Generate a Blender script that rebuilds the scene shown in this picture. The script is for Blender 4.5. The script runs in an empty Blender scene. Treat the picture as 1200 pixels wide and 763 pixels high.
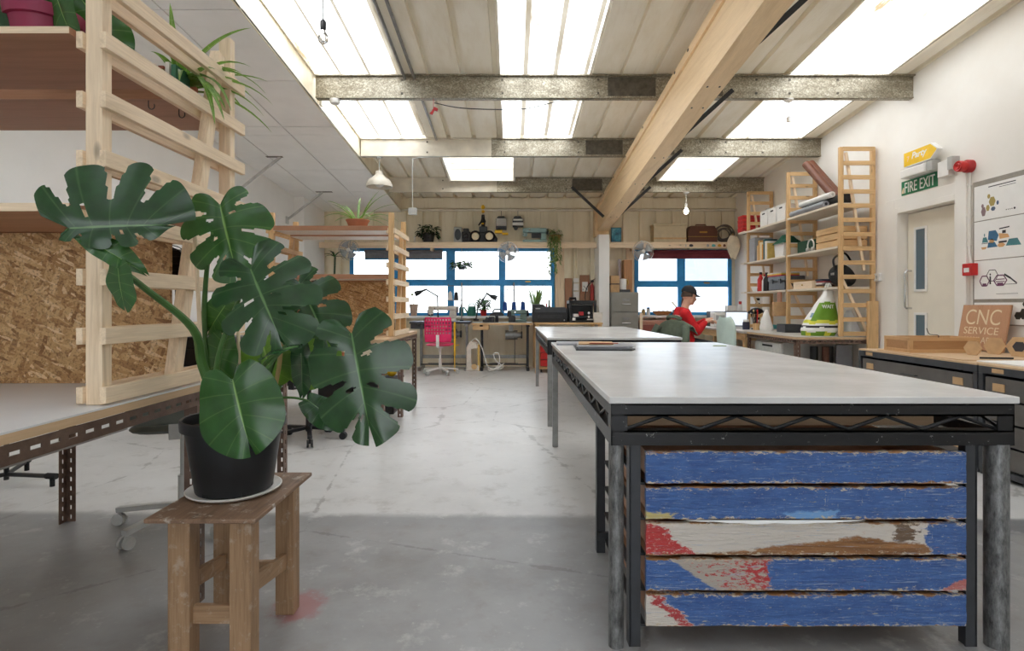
import bpy, math, random
from mathutils import Vector, Matrix, noise
SC = bpy.context.scene
COL = SC.collection
PI = math.pi
rnd = random.Random(7)
V = Vector
F_PX, EYE = 660.0, 1.15          # lens in pixels of the 1200 px wide frame, eye height


def P(x, y, d):
    """point that the frame shows at (x, y) when it stands d metres into the room"""
    return V(((x - 600) * d / F_PX, d, EYE + (358 - y) * d / F_PX))


# ------------------------------------------------------------------ mesh builder
class MB:
    def __init__(s):
        s.v, s.f, s.mi, s.uv, s.cur = [], [], [], {}, 0

    def m(s, i):
        s.cur = i
        return s

    def face(s, *idx):
        s.f.append(tuple(idx)); s.mi.append(s.cur)

    def add(s, vs, fs):
        o = len(s.v)
        s.v += [V(p) for p in vs]
        for f in fs:
            s.face(*[i + o for i in f])
        return s

    def box(s, x0, x1, y0, y1, z0, z1):
        if x1 < x0: x0, x1 = x1, x0
        if y1 < y0: y0, y1 = y1, y0
        if z1 < z0: z0, z1 = z1, z0
        return s.add([(x0, y0, z0), (x1, y0, z0), (x1, y1, z0), (x0, y1, z0), (x0, y0, z1), (x1, y0, z1), (x1, y1, z1), (x0, y1, z1)],
                     [(0, 3, 2, 1), (4, 5, 6, 7), (0, 1, 5, 4), (1, 2, 6, 5), (2, 3, 7, 6), (3, 0, 4, 7)])

    def cbox(s, c, sx, sy, sz, rot=None):
        R = rot or Matrix.Identity(3)
        c = V(c)
        pts = [c + R @ V((a * sx / 2, b * sy / 2, d * sz / 2)) for d in (-1, 1) for a, b in ((-1, -1), (1, -1), (1, 1), (-1, 1))]
        return s.add(pts, [(0, 3, 2, 1), (4, 5, 6, 7), (0, 1, 5, 4), (1, 2, 6, 5), (2, 3, 7, 6), (3, 0, 4, 7)])

    def bar(s, p, q, w, h, up=(0, 0, 1)):
        p, q = V(p), V(q)
        d = (q - p).normalized()
        u = V(up)
        if abs(d.dot(u)) > .98: u = V((0, 1, 0)) if abs(d.y) < .9 else V((1, 0, 0))
        a = d.cross(u).normalized(); b = a.cross(d).normalized()
        pts = []
        for o in (p, q):
            for i, j in ((-1, -1), (1, -1), (1, 1), (-1, 1)):
                pts.append(o + a * i * w / 2 + b * j * h / 2)
        return s.add(pts, [(0, 1, 2, 3)[::-1], (4, 5, 6, 7), (0, 1, 5, 4), (1, 2, 6, 5), (2, 3, 7, 6), (3, 0, 4, 7)])

    def tube(s, pts, r, n=8, closed=False):
        pts = [V(p) for p in pts]
        m = len(pts)
        rs = r if isinstance(r, (list, tuple)) else [r] * m
        o = len(s.v)
        prev = None
        for i, p in enumerate(pts):
            if closed: t = (pts[(i + 1) % m] - pts[i - 1])
            else: t = pts[min(i + 1, m - 1)] - pts[max(i - 1, 0)]
            t = t.normalized() if t.length > 1e-9 else V((0, 0, 1))
            if prev is None:
                a = t.cross(V((0, 0, 1)))
                if a.length < .05: a = t.cross(V((1, 0, 0)))
            else:
                a = prev - t * prev.dot(t)
                if a.length < 1e-6: a = t.cross(V((1, 0, 0)))
            a.normalize(); prev = a
            b = t.cross(a)
            for k in range(n):
                an = 2 * PI * k / n
                s.v.append(p + (a * math.cos(an) + b * math.sin(an)) * rs[i])
        for i in range(m if closed else m - 1):
            for k in range(n):
                i2 = (i + 1) % m
                s.face(o + i * n + k, o + i * n + (k + 1) % n, o + i2 * n + (k + 1) % n, o + i2 * n + k)
        if not closed:
            s.face(*[o + k for k in range(n)][::-1])
            s.face(*[o + (m - 1) * n + k for k in range(n)])
        return s

    def lathe(s, prof, c=(0, 0, 0), n=20, rot=None, a0=0, a1=2 * PI):
        R = rot or Matrix.Identity(3)
        c = V(c); o = len(s.v); full = abs(a1 - a0 - 2 * PI) < 1e-6
        nn = n if full else n + 1
        for r, z in prof:
            for k in range(nn):
                an = a0 + (a1 - a0) * k / n
                s.v.append(c + R @ V((r * math.cos(an), r * math.sin(an), z)))
        for i in range(len(prof) - 1):
            for k in range(n):
                k2 = (k + 1) % nn
                s.face(o + i * nn + k, o + i * nn + k2, o + (i + 1) * nn + k2, o + (i + 1) * nn + k)
        if full and prof[0][0] > 1e-4: s.face(*[o + k for k in range(nn)][::-1])
        if full and prof[-1][0] > 1e-4: s.face(*[o + (len(prof) - 1) * nn + k for k in range(nn)])
        return s

    def ell(s, c, rx, ry=None, rz=None, n=12, m=8, rot=None):
        ry = rx if ry is None else ry; rz = rx if rz is None else rz
        R = rot or Matrix.Identity(3); c = V(c); o = len(s.v)
        for i in range(m + 1):
            th = PI * i / m
            for k in range(n):
                an = 2 * PI * k / n
                s.v.append(c + R @ V((rx * math.sin(th) * math.cos(an), ry * math.sin(th) * math.sin(an), -rz * math.cos(th))))
        for i in range(m):
            for k in range(n):
                s.face(o + i * n + k, o + i * n + (k + 1) % n, o + (i + 1) * n + (k + 1) % n, o + (i + 1) * n + k)
        return s

    def prism(s, poly, o, u, v, t):
        """polygon (list of 2-D points) in the frame o,u,v, extruded by t along u x v"""
        o, u, v = V(o), V(u), V(v); n = u.cross(v).normalized(); k = len(poly)
        pts = [o + u * a + v * b for a, b in poly]
        return s.add(pts + [p + n * t for p in pts], [tuple(range(k))[::-1], tuple(range(k, 2 * k))] + [(i, (i + 1) % k, k + (i + 1) % k, k + i) for i in range(k)])

    def grid(s, fn, nu, nv, keep=None, uv=None):
        o = len(s.v)
        for i in range(nu + 1):
            for j in range(nv + 1):
                s.v.append(V(fn(i / nu, j / nv)))
                if uv: s.uv[o + i * (nv + 1) + j] = uv(i / nu, j / nv)
        for i in range(nu):
            for j in range(nv):
                if keep is None or keep(i, j):
                    a = o + i * (nv + 1) + j
                    s.face(a, a + 1, a + nv + 2, a + nv + 1)
        return s

    def slotted(s, p, q, u, w, t, slot=.035, pitch=.06, sw=.011, off=.5):
        """flat steel strip p->q, width w along u, thickness t along (q-p) x u, pierced by a row of slots"""
        p, q, u = V(p), V(q), V(u).normalized(); d = (q - p); L = d.length; d = d / L; n = d.cross(u).normalized()

        def blk(a0, a1, b0, b1):
            pts = []
            for c in (0, t):
                for a, b in ((a0, b0), (a1, b0), (a1, b1), (a0, b1)):
                    pts.append(p + d * a + u * b + n * c)
            s.add(pts, [(0, 3, 2, 1), (4, 5, 6, 7), (0, 1, 5, 4), (1, 2, 6, 5), (2, 3, 7, 6), (3, 0, 4, 7)])
        b0, b1 = w * off - sw / 2, w * off + sw / 2
        blk(0, L, 0, b0); blk(0, L, b1, w)
        a = 0.0; first = (pitch - slot) / 2
        x = first
        while x + slot < L:
            blk(a, x, b0, b1); a = x + slot; x += pitch
        blk(a, L, b0, b1)
        return s

    def build(s, name, mat, parent=None, smooth=False, bevel=0.0, local=False, angle=35):
        vs = s.v
        if parent is not None and not local:
            off = V((0, 0, 0)); q = parent
            while q is not None: off = off + q.location; q = q.parent
            vs = [p - off for p in vs]
        me = bpy.data.meshes.new(name)
        me.from_pydata([tuple(p) for p in vs], [], s.f)
        mats = mat if isinstance(mat, (list, tuple)) else [mat]
        for mm in mats: me.materials.append(mm)
        if len(mats) > 1: me.polygons.foreach_set('material_index', s.mi)
        if s.uv:
            l = me.uv_layers.new(name='UVMap')
            for lp in me.loops: l.data[lp.index].uv = s.uv.get(lp.vertex_index, (0, 0))
        if smooth:
            me.polygons.foreach_set('use_smooth', [True] * len(me.polygons))
            me.set_sharp_from_angle(angle=math.radians(angle))
        me.validate(); me.update()
        o = bpy.data.objects.new(name, me); COL.objects.link(o)
        if parent is not None: o.parent = parent
        if bevel:
            b = o.modifiers.new('Bevel', 'BEVEL'); b.width = bevel; b.segments = 2; b.limit_method = 'ANGLE'; b.angle_limit = math.radians(40)
        return o


def tag(o, label=None, cat=None, group=None, kind=None):
    if label: o['label'] = label
    if cat: o['category'] = cat
    if group: o['group'] = group
    if kind: o['kind'] = kind
    return o


def thing(name, label, cat, loc=(0, 0, 0), group=None, rz=0.0):
    o = bpy.data.objects.new(name, None); COL.objects.link(o)
    o.empty_display_size = .1; o.location = V(loc); o.rotation_euler = (0, 0, rz)
    return tag(o, label, cat, group)


def struct(o, label=None):
    return tag(o, label, None, None, 'structure')


def dup(root, loc, label, group=None, rz=None, scale=None):
    """a copy of a thing with copies of its parts and their sub-parts"""
    def cp(o, par):
        c = o.copy(); COL.objects.link(c); c.parent = par
        for ch in o.children: cp(ch, c)
        return c
    r = cp(root, None); r.location = V(loc)
    if rz is not None: r.rotation_euler = (0, 0, rz)
    if scale is not None: r.scale = (scale,) * 3
    r['label'] = label
    if group: r['group'] = group
    return r


def RZ(a): return Matrix.Rotation(a, 3, 'Z')
def RX(a): return Matrix.Rotation(a, 3, 'X')
def RY(a): return Matrix.Rotation(a, 3, 'Y')


# ------------------------------------------------------------------ materials
def srgb(r, g, b):
    f = lambda c: (c / 255 / 12.92) if c / 255 <= .04045 else ((c / 255 + .055) / 1.055) ** 2.4
    return (f(r), f(g), f(b), 1)


class N:
    """small node-tree helper"""
    def __init__(s, name):
        s.mat = bpy.data.materials.new(name); s.mat.use_nodes = True
        s.t = s.mat.node_tree; s.n = s.t.nodes; s.l = s.t.links
        s.n.clear()
        s.out = s.n.new('ShaderNodeOutputMaterial')
        s.b = s.n.new('ShaderNodeBsdfPrincipled')
        s.l.new(s.b.outputs[0], s.out.inputs[0])
        s.tc = s.n.new('ShaderNodeTexCoord')

    def put(s, sock, val):
        if hasattr(val, 'is_output') or isinstance(val, bpy.types.NodeSocket): s.l.new(val, sock)
        else: sock.default_value = val

    def mapping(s, scale=(1, 1, 1), loc=(0, 0, 0), rot=(0, 0, 0), src=None):
        m = s.n.new('ShaderNodeMapping'); m.inputs['Scale'].default_value = scale; m.inputs['Location'].default_value = loc; m.inputs['Rotation'].default_value = rot
        s.l.new(src or s.tc.outputs['Object'], m.inputs[0]); return m.outputs[0]

    def noise(s, vec, scale=5, detail=4, rough=.55, dist=0):
        m = s.n.new('ShaderNodeTexNoise'); m.inputs['Scale'].default_value = scale; m.inputs['Detail'].default_value = detail
        m.inputs['Roughness'].default_value = rough; m.inputs['Distortion'].default_value = dist
        s.l.new(vec, m.inputs['Vector']); return m.outputs['Fac']

    def voro(s, vec, scale=5, feature='F1', out='Color', rnd_=1.0):
        m = s.n.new('ShaderNodeTexVoronoi'); m.feature = feature; m.inputs['Scale'].default_value = scale; m.inputs['Randomness'].default_value = rnd_
        s.l.new(vec, m.inputs['Vector']); return m.outputs[out]

    def ramp(s, fac, stops):
        m = s.n.new('ShaderNodeValToRGB'); e = m.color_ramp.elements
        while len(e) < len(stops): e.new(.5)
        for el, (p, c) in zip(e, stops):
            el.position = p; el.color = c if isinstance(c, (tuple, list)) else (c, c, c, 1)
        s.l.new(fac, m.inputs[0]); return m.outputs[0]

    def mix(s, fac, a, b, mode='MIX'):
        m = s.n.new('ShaderNodeMix'); m.data_type = 'RGBA'; m.blend_type = mode
        s.put(m.inputs[0], fac); s.put(m.inputs[6], a); s.put(m.inputs[7], b); return m.outputs[2]

    def math(s, op, a, b=0.0):
        m = s.n.new('ShaderNodeMath'); m.operation = op; s.put(m.inputs[0], a); s.put(m.inputs[1], b); return m.outputs[0]

    def sep(s, vec):
        m = s.n.new('ShaderNodeSeparateXYZ'); s.l.new(vec, m.inputs[0]); return m.outputs

    def bump(s, h, strength=.3, dist=.01):
        m = s.n.new('ShaderNodeBump'); m.inputs['Strength'].default_value = strength; m.inputs['Distance'].default_value = dist
        s.l.new(h, m.inputs['Height']); s.l.new(m.outputs[0], s.b.inputs['Normal'])

    def set(s, color=None, rough=None, metal=None, **kw):
        if color is not None: s.put(s.b.inputs['Base Color'], color)
        if rough is not None: s.put(s.b.inputs['Roughness'], rough)
        if metal is not None: s.put(s.b.inputs['Metallic'], metal)
        for k, v in kw.items(): s.put(s.b.inputs[k.replace('_', ' ')], v)
        return s


_cache = {}


def plain(name, rgb, rough=.5, metal=0.0, var=.12, scale=14, bump=0.0, **kw):
    """paint / plastic / cloth: a colour with slight uneven wear"""
    key = ('p', name)
    if key in _cache: return _cache[key]
    n = N(name); c = srgb(*rgb) if max(rgb) > 1 else tuple(rgb) + (1,)
    nz = n.noise(n.tc.outputs['Object'], scale, 5)
    lo = tuple(x * (1 - var) for x in c[:3]) + (1,); hi = tuple(min(1, x * (1 + var)) for x in c[:3]) + (1,)
    n.set(n.ramp(nz, [(.3, lo), (.7, hi)]), rough, metal, **kw)
    if bump: n.bump(nz, bump, .004)
    _cache[key] = n.mat
    return n.mat


def wood(name, rgb, axis='x', dark=.62, ring=9.0, rough=.55, knots=True, worn=0.0):
    key = ('w', name, axis)
    if key in _cache: return _cache[key]
    n = N(name + '_' + axis); c = srgb(*rgb)
    i = 'xyz'.index(axis)
    sc = [ring] * 3; sc[i] = ring * .07
    v = n.mapping(tuple(sc))
    a = n.noise(v, 3.2, 6, .6, .8)
    sc2 = [60.0] * 3; sc2[i] = 2.5
    g = n.noise(n.mapping(tuple(sc2)), 3, 3, .6)
    lo = tuple(x * dark for x in c[:3]) + (1,); lo = (lo[0], lo[1] * .93, lo[2] * .82, 1)
    hi = tuple(min(1, x * 1.1) for x in c[:3]) + (1,)
    col = n.ramp(a, [(.25, lo), (.48, c), (.75, hi)])
    col = n.mix(n.ramp(g, [(.35, .35), (.6, 0.0)]), col, lo)
    if knots:
        sk = [5.0] * 3; sk[i] = 2.2
        k = n.voro(n.mapping(tuple(sk)), 1.4, 'F1', 'Distance')
        col = n.mix(n.ramp(k, [(.05, .75), (.11, 0.0)]), col, tuple(x * .33 for x in c[:3]) + (1,))
    if worn:
        w = n.noise(n.tc.outputs['Object'], 22, 8, .7)
        col = n.mix(n.ramp(w, [(.56, 0.0), (.64, worn)]), col, srgb(205, 198, 186))
        w2 = n.noise(n.tc.outputs['Object'], 6, 8, .7)
        col = n.mix(n.ramp(w2, [(.55, 0.0), (.75, worn * .8)]), col, tuple(x * .35 for x in c[:3]) + (1,))
    n.set(col, rough); n.bump(g, .12, .003)
    _cache[key] = n.mat
    return n.mat


PINE = lambda ax: wood('pine', (240, 218, 188), ax, dark=.7)
PINE2 = lambda ax: wood('pine_honey', (218, 180, 130), ax)
PLY = lambda ax: wood('plywood_brown', (168, 122, 92), ax, dark=.75, ring=5, knots=False)
PLYL = lambda ax: wood('plywood_light', (205, 175, 140), ax, dark=.8, ring=5, knots=False)
GLULAM = lambda ax: wood('glulam', (238, 208, 166), ax, dark=.85, ring=4, knots=False)
OLDWOOD = lambda ax: wood('stool_wood', (164, 132, 100), ax, dark=.48, ring=8, worn=.3)
OLDTOP = lambda ax: wood('stool_top', (136, 108, 86), ax, dark=.5, ring=8, worn=.6)
DARKW = lambda ax: wood('walnut', (98, 58, 40), ax, dark=.6, ring=6, knots=False)

M = {}


def mats():
    # osb: overlapping strands of many browns
    n = N('osb'); o = n.tc.outputs['Object']
    cols = None
    warp = n.noise(o, 9, 3)
    for k, (rot, sc) in enumerate([(.5, 1.0), (2.1, 1.1), (1.25, .9), (2.75, 1.2)]):
        v = n.mapping((15 * sc, 1, 70 * sc), (k * 3.7, 0, k * 1.9), src=n.mapping((1, 1, 1), (0, 0, 0), (0, rot, 0)))
        m = n.n.new('ShaderNodeVectorMath'); m.operation = 'ADD'; n.l.new(v, m.inputs[0])
        mm = n.n.new('ShaderNodeVectorMath'); mm.operation = 'SCALE'; n.l.new(warp, mm.inputs[0]); mm.inputs['Scale'].default_value = 1.6
        n.l.new(mm.outputs[0], m.inputs[1])
        vc = n.voro(m.outputs[0], 1.0)
        r = n.sep(vc)[0]
        c = n.ramp(r, [(0, srgb(138, 98, 58)), (.2, srgb(176, 134, 86)), (.55, srgb(198, 160, 110)), (.8, srgb(212, 176, 128)), (1, srgb(230, 200, 158))])
        if cols is None: cols = c
        else:
            g = n.sep(vc)[1]
            cols = n.mix(n.ramp(g, [(.52, 0.0), (.6, 1.0)]), cols, c)
    fl = n.noise(n.mapping((60, 20, 60)), 2.0, 4, .7)
    cols = n.mix(n.ramp(fl, [(.35, .7), (.5, 0.0)]), cols, srgb(92, 58, 28))
    n.set(cols, .6); n.bump(fl, .3, .004); M['osb'] = n.mat

    # concrete floor: lighter painted slab further in, darker worn slab in front
    n = N('concrete_floor'); o = n.tc.outputs['Object']; s = n.sep(o)
    big = n.noise(o, .9, 6, .65); mid = n.noise(o, 5, 8, .7); fine = n.noise(o, 40, 6, .7)
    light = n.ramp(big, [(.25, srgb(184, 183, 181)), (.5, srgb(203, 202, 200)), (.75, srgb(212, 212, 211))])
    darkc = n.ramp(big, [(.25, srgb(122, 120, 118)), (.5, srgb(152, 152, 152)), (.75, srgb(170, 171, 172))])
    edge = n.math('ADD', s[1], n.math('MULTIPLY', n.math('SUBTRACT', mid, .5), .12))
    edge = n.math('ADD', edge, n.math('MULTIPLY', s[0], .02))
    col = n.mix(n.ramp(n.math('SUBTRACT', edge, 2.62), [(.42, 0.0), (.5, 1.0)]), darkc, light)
    bandm = n.math('MULTIPLY', n.ramp(n.math('SUBTRACT', edge, 2.5), [(.36, 0.0), (.42, 1.0)]), n.ramp(n.math('SUBTRACT', edge, 2.5), [(.56, 1.0), (.6, 0.0)]))
    right = n.ramp(n.math('MULTIPLY', s[0], .25), [(.1, 0.0), (.3, 1.0)])
    col = n.mix(n.math('MULTIPLY', n.math('MULTIPLY', bandm, .75), n.math('ADD', n.math('MULTIPLY', right, .8), .2)), col, srgb(100, 102, 106))
    col = n.mix(n.ramp(mid, [(.3, .45), (.47, 0.0)]), col, srgb(128, 120, 110))
    col = n.mix(n.ramp(mid, [(.56, 0.0), (.72, .5)]), col, srgb(218, 217, 214))
    col = n.mix(n.ramp(fine, [(.62, 0.0), (.72, .3)]), col, srgb(222, 220, 216))
    crack = n.voro(n.mapping((.55, .5, 1), (2.3, .4, 0)), 1.0, 'DISTANCE_TO_EDGE', 'Distance')
    crk = n.ramp(n.math('ADD', crack, n.math('MULTIPLY', n.math('SUBTRACT', mid, .5), .07)), [(.0, .4), (.004, 0.0)])
    col = n.mix(crk, col, srgb(96, 92, 88))
    dx = n.math('SUBTRACT', s[0], -.80); dy = n.math('SUBTRACT', s[1], 2.16)
    dd = n.math('ADD', n.math('MULTIPLY', dx, dx), n.math('MULTIPLY', n.math('MULTIPLY', dy, dy), .6))
    spot = n.ramp(n.math('ADD', dd, n.math('MULTIPLY', n.math('SUBTRACT', mid, .5), .045)), [(.004, .6), (.009, 0.0)])
    col = n.mix(spot, col, srgb(160, 84, 86))
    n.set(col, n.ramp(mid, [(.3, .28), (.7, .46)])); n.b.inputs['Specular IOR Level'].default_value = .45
    n.bump(fine, .12, .002); M['floor'] = n.mat

    n = N('wall_paint'); o = n.tc.outputs['Object']
    a = n.noise(o, 1.2, 6, .6); b = n.noise(o, 120, 2)
    n.set(n.ramp(a, [(.3, srgb(230, 225, 217)), (.7, srgb(239, 236, 230))]), .7); n.bump(b, .08, .002); M['wall'] = n.mat
    M['wall_cool'] = plain('wall_white', (242, 241, 238), .75, var=.03, scale=2)
    M['tile'] = plain('ceiling_tile', (243, 242, 240), .85, var=.04, scale=3)
    M['gap'] = plain('ceiling_gap', (120, 116, 110), .9)
    n = N('cream_cladding'); o = n.tc.outputs['Object']
    a = n.noise(n.mapping((2, 2, .5)), 2, 6, .65); b = n.noise(n.mapping((9, 9, .8)), 2, 5, .7)
    c = n.ramp(a, [(.3, srgb(226, 214, 186)), (.6, srgb(240, 231, 208))])
    c = n.mix(n.ramp(b, [(.55, 0.0), (.8, .4)]), c, srgb(176, 152, 112))
    n.set(c, .5); M['clad'] = n.mat
    n = N('roof_liner'); o = n.tc.outputs['Object']
    a = n.noise(n.mapping((3, .7, 1)), 2, 6, .65); b = n.noise(n.mapping((14, .8, 1)), 2, 5, .7)
    c = n.ramp(a, [(.3, srgb(234, 225, 204)), (.6, srgb(246, 240, 225))])
    c = n.mix(n.ramp(b, [(.58, 0.0), (.85, .3)]), c, srgb(164, 142, 104))
    n.set(c, .45); M['roof'] = n.mat
    # translucent roof-light sheet
    n = N('rooflight_sheet'); o = n.tc.outputs['Object']
    a = n.noise(n.mapping((3, .6, 1)), 2.0, 6, .65)
    tr = n.n.new('ShaderNodeBsdfTranslucent'); df = n.n.new('ShaderNodeBsdfDiffuse'); mx = n.n.new('ShaderNodeMixShader'); mx.inputs[0].default_value = .16
    c = n.ramp(a, [(.30, (.16, .12, .07, 1)), (.41, (.52, .49, .43, 1)), (.55, (.84, .85, .85, 1))])
    n.l.new(c, tr.inputs[0]); n.l.new(c, df.inputs[0]); n.l.new(tr.outputs[0], mx.inputs[1]); n.l.new(df.outputs[0], mx.inputs[2]); n.l.new(mx.outputs[0], n.out.inputs[0])
    M['rooflight'] = n.mat
    n = N('rooflight_rib_shade'); tr = n.n.new('ShaderNodeBsdfTranslucent'); df = n.n.new('ShaderNodeBsdfDiffuse'); ad = n.n.new('ShaderNodeAddShader')  # rib and margin shading of the strips put into a darker, warmer colour
    c = n.ramp(n.noise(n.mapping((4, 1.2, 1)), 3, 5), [(.3, (.045, .035, .022, 1)), (.65, (.08, .07, .054, 1))])
    n.l.new(c, tr.inputs[0]); df.inputs[0].default_value = (.16, .15, .13, 1); n.l.new(tr.outputs[0], ad.inputs[0]); n.l.new(df.outputs[0], ad.inputs[1]); n.l.new(ad.outputs[0], n.out.inputs[0]); M['rooflight_rib_shade'] = n.mat
    n = N('rooflight_unseen'); tr = n.n.new('ShaderNodeBsdfTranslucent'); tr.inputs[0].default_value = (.30, .305, .31, 1); n.l.new(tr.outputs[0], n.out.inputs[0]); M['rooflight_unseen'] = n.mat  # sheet for the out-of-view stretch, added to balance the room's light
    # galvanised steel
    n = N('galvanised'); o = n.tc.outputs['Object']
    vc = n.sep(n.voro(o, 85))[0]; a = n.noise(n.mapping((1.4, 1.4, 5)), 3, 6, .7)
    c = n.ramp(vc, [(0, srgb(136, 128, 112)), (.5, srgb(168, 160, 142)), (1, srgb(204, 198, 180))])
    c = n.mix(n.ramp(a, [(.4, .55), (.65, 0.0)]), c, srgb(112, 102, 84))
    n.set(c, .42, .55); M['galv'] = n.mat
    M['galv_dark'] = plain('galvanised_dark', (96, 90, 80), .5, .6, var=.3, scale=20)
    M['white_steel'] = plain('whitened_steel', (220, 212, 196), .6, var=.15, scale=5)
    n = N('table_laminate'); o = n.tc.outputs['Object']; a = n.noise(o, 2.5, 7, .65); b = n.noise(n.mapping((3, 40, 1)), 3, 4, .6)
    c = n.ramp(a, [(.3, srgb(208, 207, 205)), (.6, srgb(222, 222, 221)), (.8, srgb(230, 230, 229))])
    c = n.mix(n.ramp(b, [(.45, 0.0), (.8, .16)]), c, srgb(176, 172, 166))
    n.set(c, n.ramp(a, [(.2, .2), (.8, .28)])); M['laminate'] = n.mat
    n = N('black_paint'); o = n.tc.outputs['Object']; a = n.noise(o, 30, 8, .75); b = n.noise(n.mapping((40, 90, 90)), 1, 3, .6)
    c = n.mix(n.ramp(a, [(.635, 0.0), (.66, .8)]), srgb(30, 30, 32), srgb(168, 166, 164))
    c = n.mix(n.ramp(b, [(.70, 0.0), (.74, .5)]), c, srgb(120, 118, 116))
    n.set(c, .38, .2); M['black_paint'] = n.mat
    n = N('worn_tube'); o = n.tc.outputs['Object']; a = n.noise(n.mapping((20, 20, 6)), 3, 8, .75); b = n.noise(o, 9, 5)
    c = n.ramp(a, [(.32, srgb(70, 70, 70)), (.5, srgb(124, 125, 125)), (.7, srgb(160, 161, 161))])
    c = n.mix(n.ramp(b, [(.6, 0.0), (.7, .5)]), c, srgb(52, 50, 50))
    n.set(c, .45, .6); M['tube_steel'] = n.mat
    n = N('brown_angle'); o = n.tc.outputs['Object']; a = n.noise(o, 12, 6, .7)
    n.set(n.ramp(a, [(.3, srgb(96, 76, 66)), (.7, srgb(132, 108, 94))]), .45, .35); M['angle'] = n.mat
    M['dark_steel'] = plain('dark_steel', (58, 58, 60), .45, .5, var=.25)
    M['grey_steel'] = plain('grey_steel', (142, 142, 140), .4, .5, var=.2)
    M['chrome'] = plain('chrome', (200, 200, 200), .2, 1.0, var=.05)
    M['black'] = plain('black_plastic', (24, 24, 26), .4, var=.2)
    M['blackrub'] = plain('black_rubber', (30, 30, 30), .8, var=.2)
    M['charcoal'] = plain('charcoal_steel', (62, 64, 68), .45, .2, var=.15)
    M['white'] = plain('white_plastic', (232, 230, 226), .4, var=.04)
    M['paper'] = plain('paper_white', (238, 237, 234), .85, var=.02)
    M['card'] = plain('brown_card', (196, 160, 118), .8, var=.12)
    M['lgrey'] = plain('light_grey_plastic', (178, 178, 174), .45, var=.08)
    M['putty'] = plain('filing_grey', (140, 138, 130), .45, .1, var=.1, scale=5)
    M['blue_frame'] = plain('blue_frame', (44, 146, 210), .4, var=.12, scale=8)
    M['red'] = plain('red_plastic', (196, 34, 32), .4, var=.12)
    M['redbox'] = plain('red_file', (176, 40, 44), .5, var=.2)
    M['maroon'] = plain('maroon_blind', (120, 44, 54), .75, var=.1)
    M['pink'] = plain('pink_plastic', (232, 40, 104), .4, var=.08)
    M['yellow'] = plain('yellow_paint', (242, 196, 34), .5, var=.08)
    M['sign_green'] = plain('sign_green', (24, 118, 78), .45, var=.06)
    M['teal'] = plain('teal_enamel', (146, 176, 174), .35, .0, var=.08)
    M['navy'] = plain('thread_blue', (26, 74, 150), .7, var=.15)
    M['blue'] = plain('blue_plastic', (40, 96, 170), .5, var=.12)
    M['green'] = plain('green_plastic', (40, 112, 92), .5, var=.12)
    M['terracotta'] = plain('terracotta', (176, 112, 82), .8, var=.15)
    M['soil'] = plain('soil', (58, 44, 36), .95, var=.5, scale=60, bump=.8)
    M['potblack'] = plain('pot_black', (28, 29, 31), .42, var=.25, scale=10)
    M['potmaroon'] = plain('pot_maroon', (146, 44, 78), .5, var=.1)
    M['mint'] = plain('mint_cloth', (196, 214, 206), .75, var=.05)
    M['jacket'] = plain('green_jacket', (98, 108, 92), .85, var=.15, scale=20, bump=.3)
    M['seatgrey'] = plain('seat_grey', (108, 112, 104), .7, var=.1)
    M['hoodie'] = plain('red_fleece', (206, 26, 34), .85, var=.12, scale=20, bump=.3)
    M['trouser'] = plain('dark_trousers', (40, 42, 48), .85, var=.2)
    M['skin'] = plain('skin', (222, 172, 146), .55, var=.06, scale=20)
    M['cap'] = plain('black_cap', (38, 36, 38), .8, var=.2)
    M['hair'] = plain('brown_hair', (74, 54, 42), .7, var=.3, scale=60)
    M['leather'] = plain('brown_leather', (106, 62, 42), .5, var=.15)
    M['brass'] = plain('brass', (196, 160, 80), .3, .9, var=.1)
    M['beigebox'] = plain('beige_canvas', (198, 184, 154), .8, var=.08)
    M['foilgrey'] = plain('portfolio_grey', (150, 152, 158), .5, var=.08)
    M['bagwhite'] = plain('bag_white', (232, 232, 228), .45, var=.06, scale=8)
    M['baggreen'] = plain('bag_green', (104, 148, 32), .5, var=.1)
    M['baglime'] = plain('bag_lime', (208, 206, 60), .5, var=.1)
    M['wicker'] = wood('wicker', (176, 128, 78), 'x', dark=.5, ring=30, knots=False)
    M['straw'] = plain('bamboo', (206, 176, 120), .6, var=.15)
    M['text_dark'] = plain('print_dark', (52, 50, 54), .7, var=.05)
    M['text_cream'] = plain('carved_cream', (226, 206, 172), .7, var=.05)
    M['asphalt'] = plain('yard', (150, 150, 148), .9, var=.08, scale=1)
    M['facade'] = plain('facade', (198, 206, 214), .8, var=.05, scale=1)
    M['facade_glass'] = plain('facade_glass', (128, 146, 160), .3, var=.1, scale=1)
    # leaves
    def leaf(name, rgb, vein, rough=.32, trans=.18):
        n = N(name); s = n.sep(n.tc.outputs['UV']); c0 = srgb(*rgb)
        nz = n.noise(n.tc.outputs['Object'], 18, 4)
        base = n.ramp(nz, [(.3, tuple(x * .72 for x in c0[:3]) + (1,)), (.7, tuple(x * 1.25 for x in c0[:3]) + (1,))])
        fr = n.math('FRACT', n.math('MULTIPLY', s[0], 7.0))
        line = n.ramp(n.math('ABSOLUTE', n.math('SUBTRACT', fr, .5)), [(.0, .28), (.05, 0.0)])
        mid = n.ramp(s[1], [(.015, .9), (.035, 0.0)])
        col = n.mix(n.math('MAXIMUM', line, mid), base, srgb(*vein))
        n.set(col, rough)
        tr = n.n.new('ShaderNodeBsdfTranslucent'); n.l.new(n.mix(.5, col, srgb(120, 170, 50)), tr.inputs[0])
        mx = n.n.new('ShaderNodeMixShader'); mx.inputs[0].default_value = trans
        n.l.new(n.b.outputs[0], mx.inputs[1]); n.l.new(tr.outputs[0], mx.inputs[2]); n.l.new(mx.outputs[0], n.out.inputs[0])
        return n.mat
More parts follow.
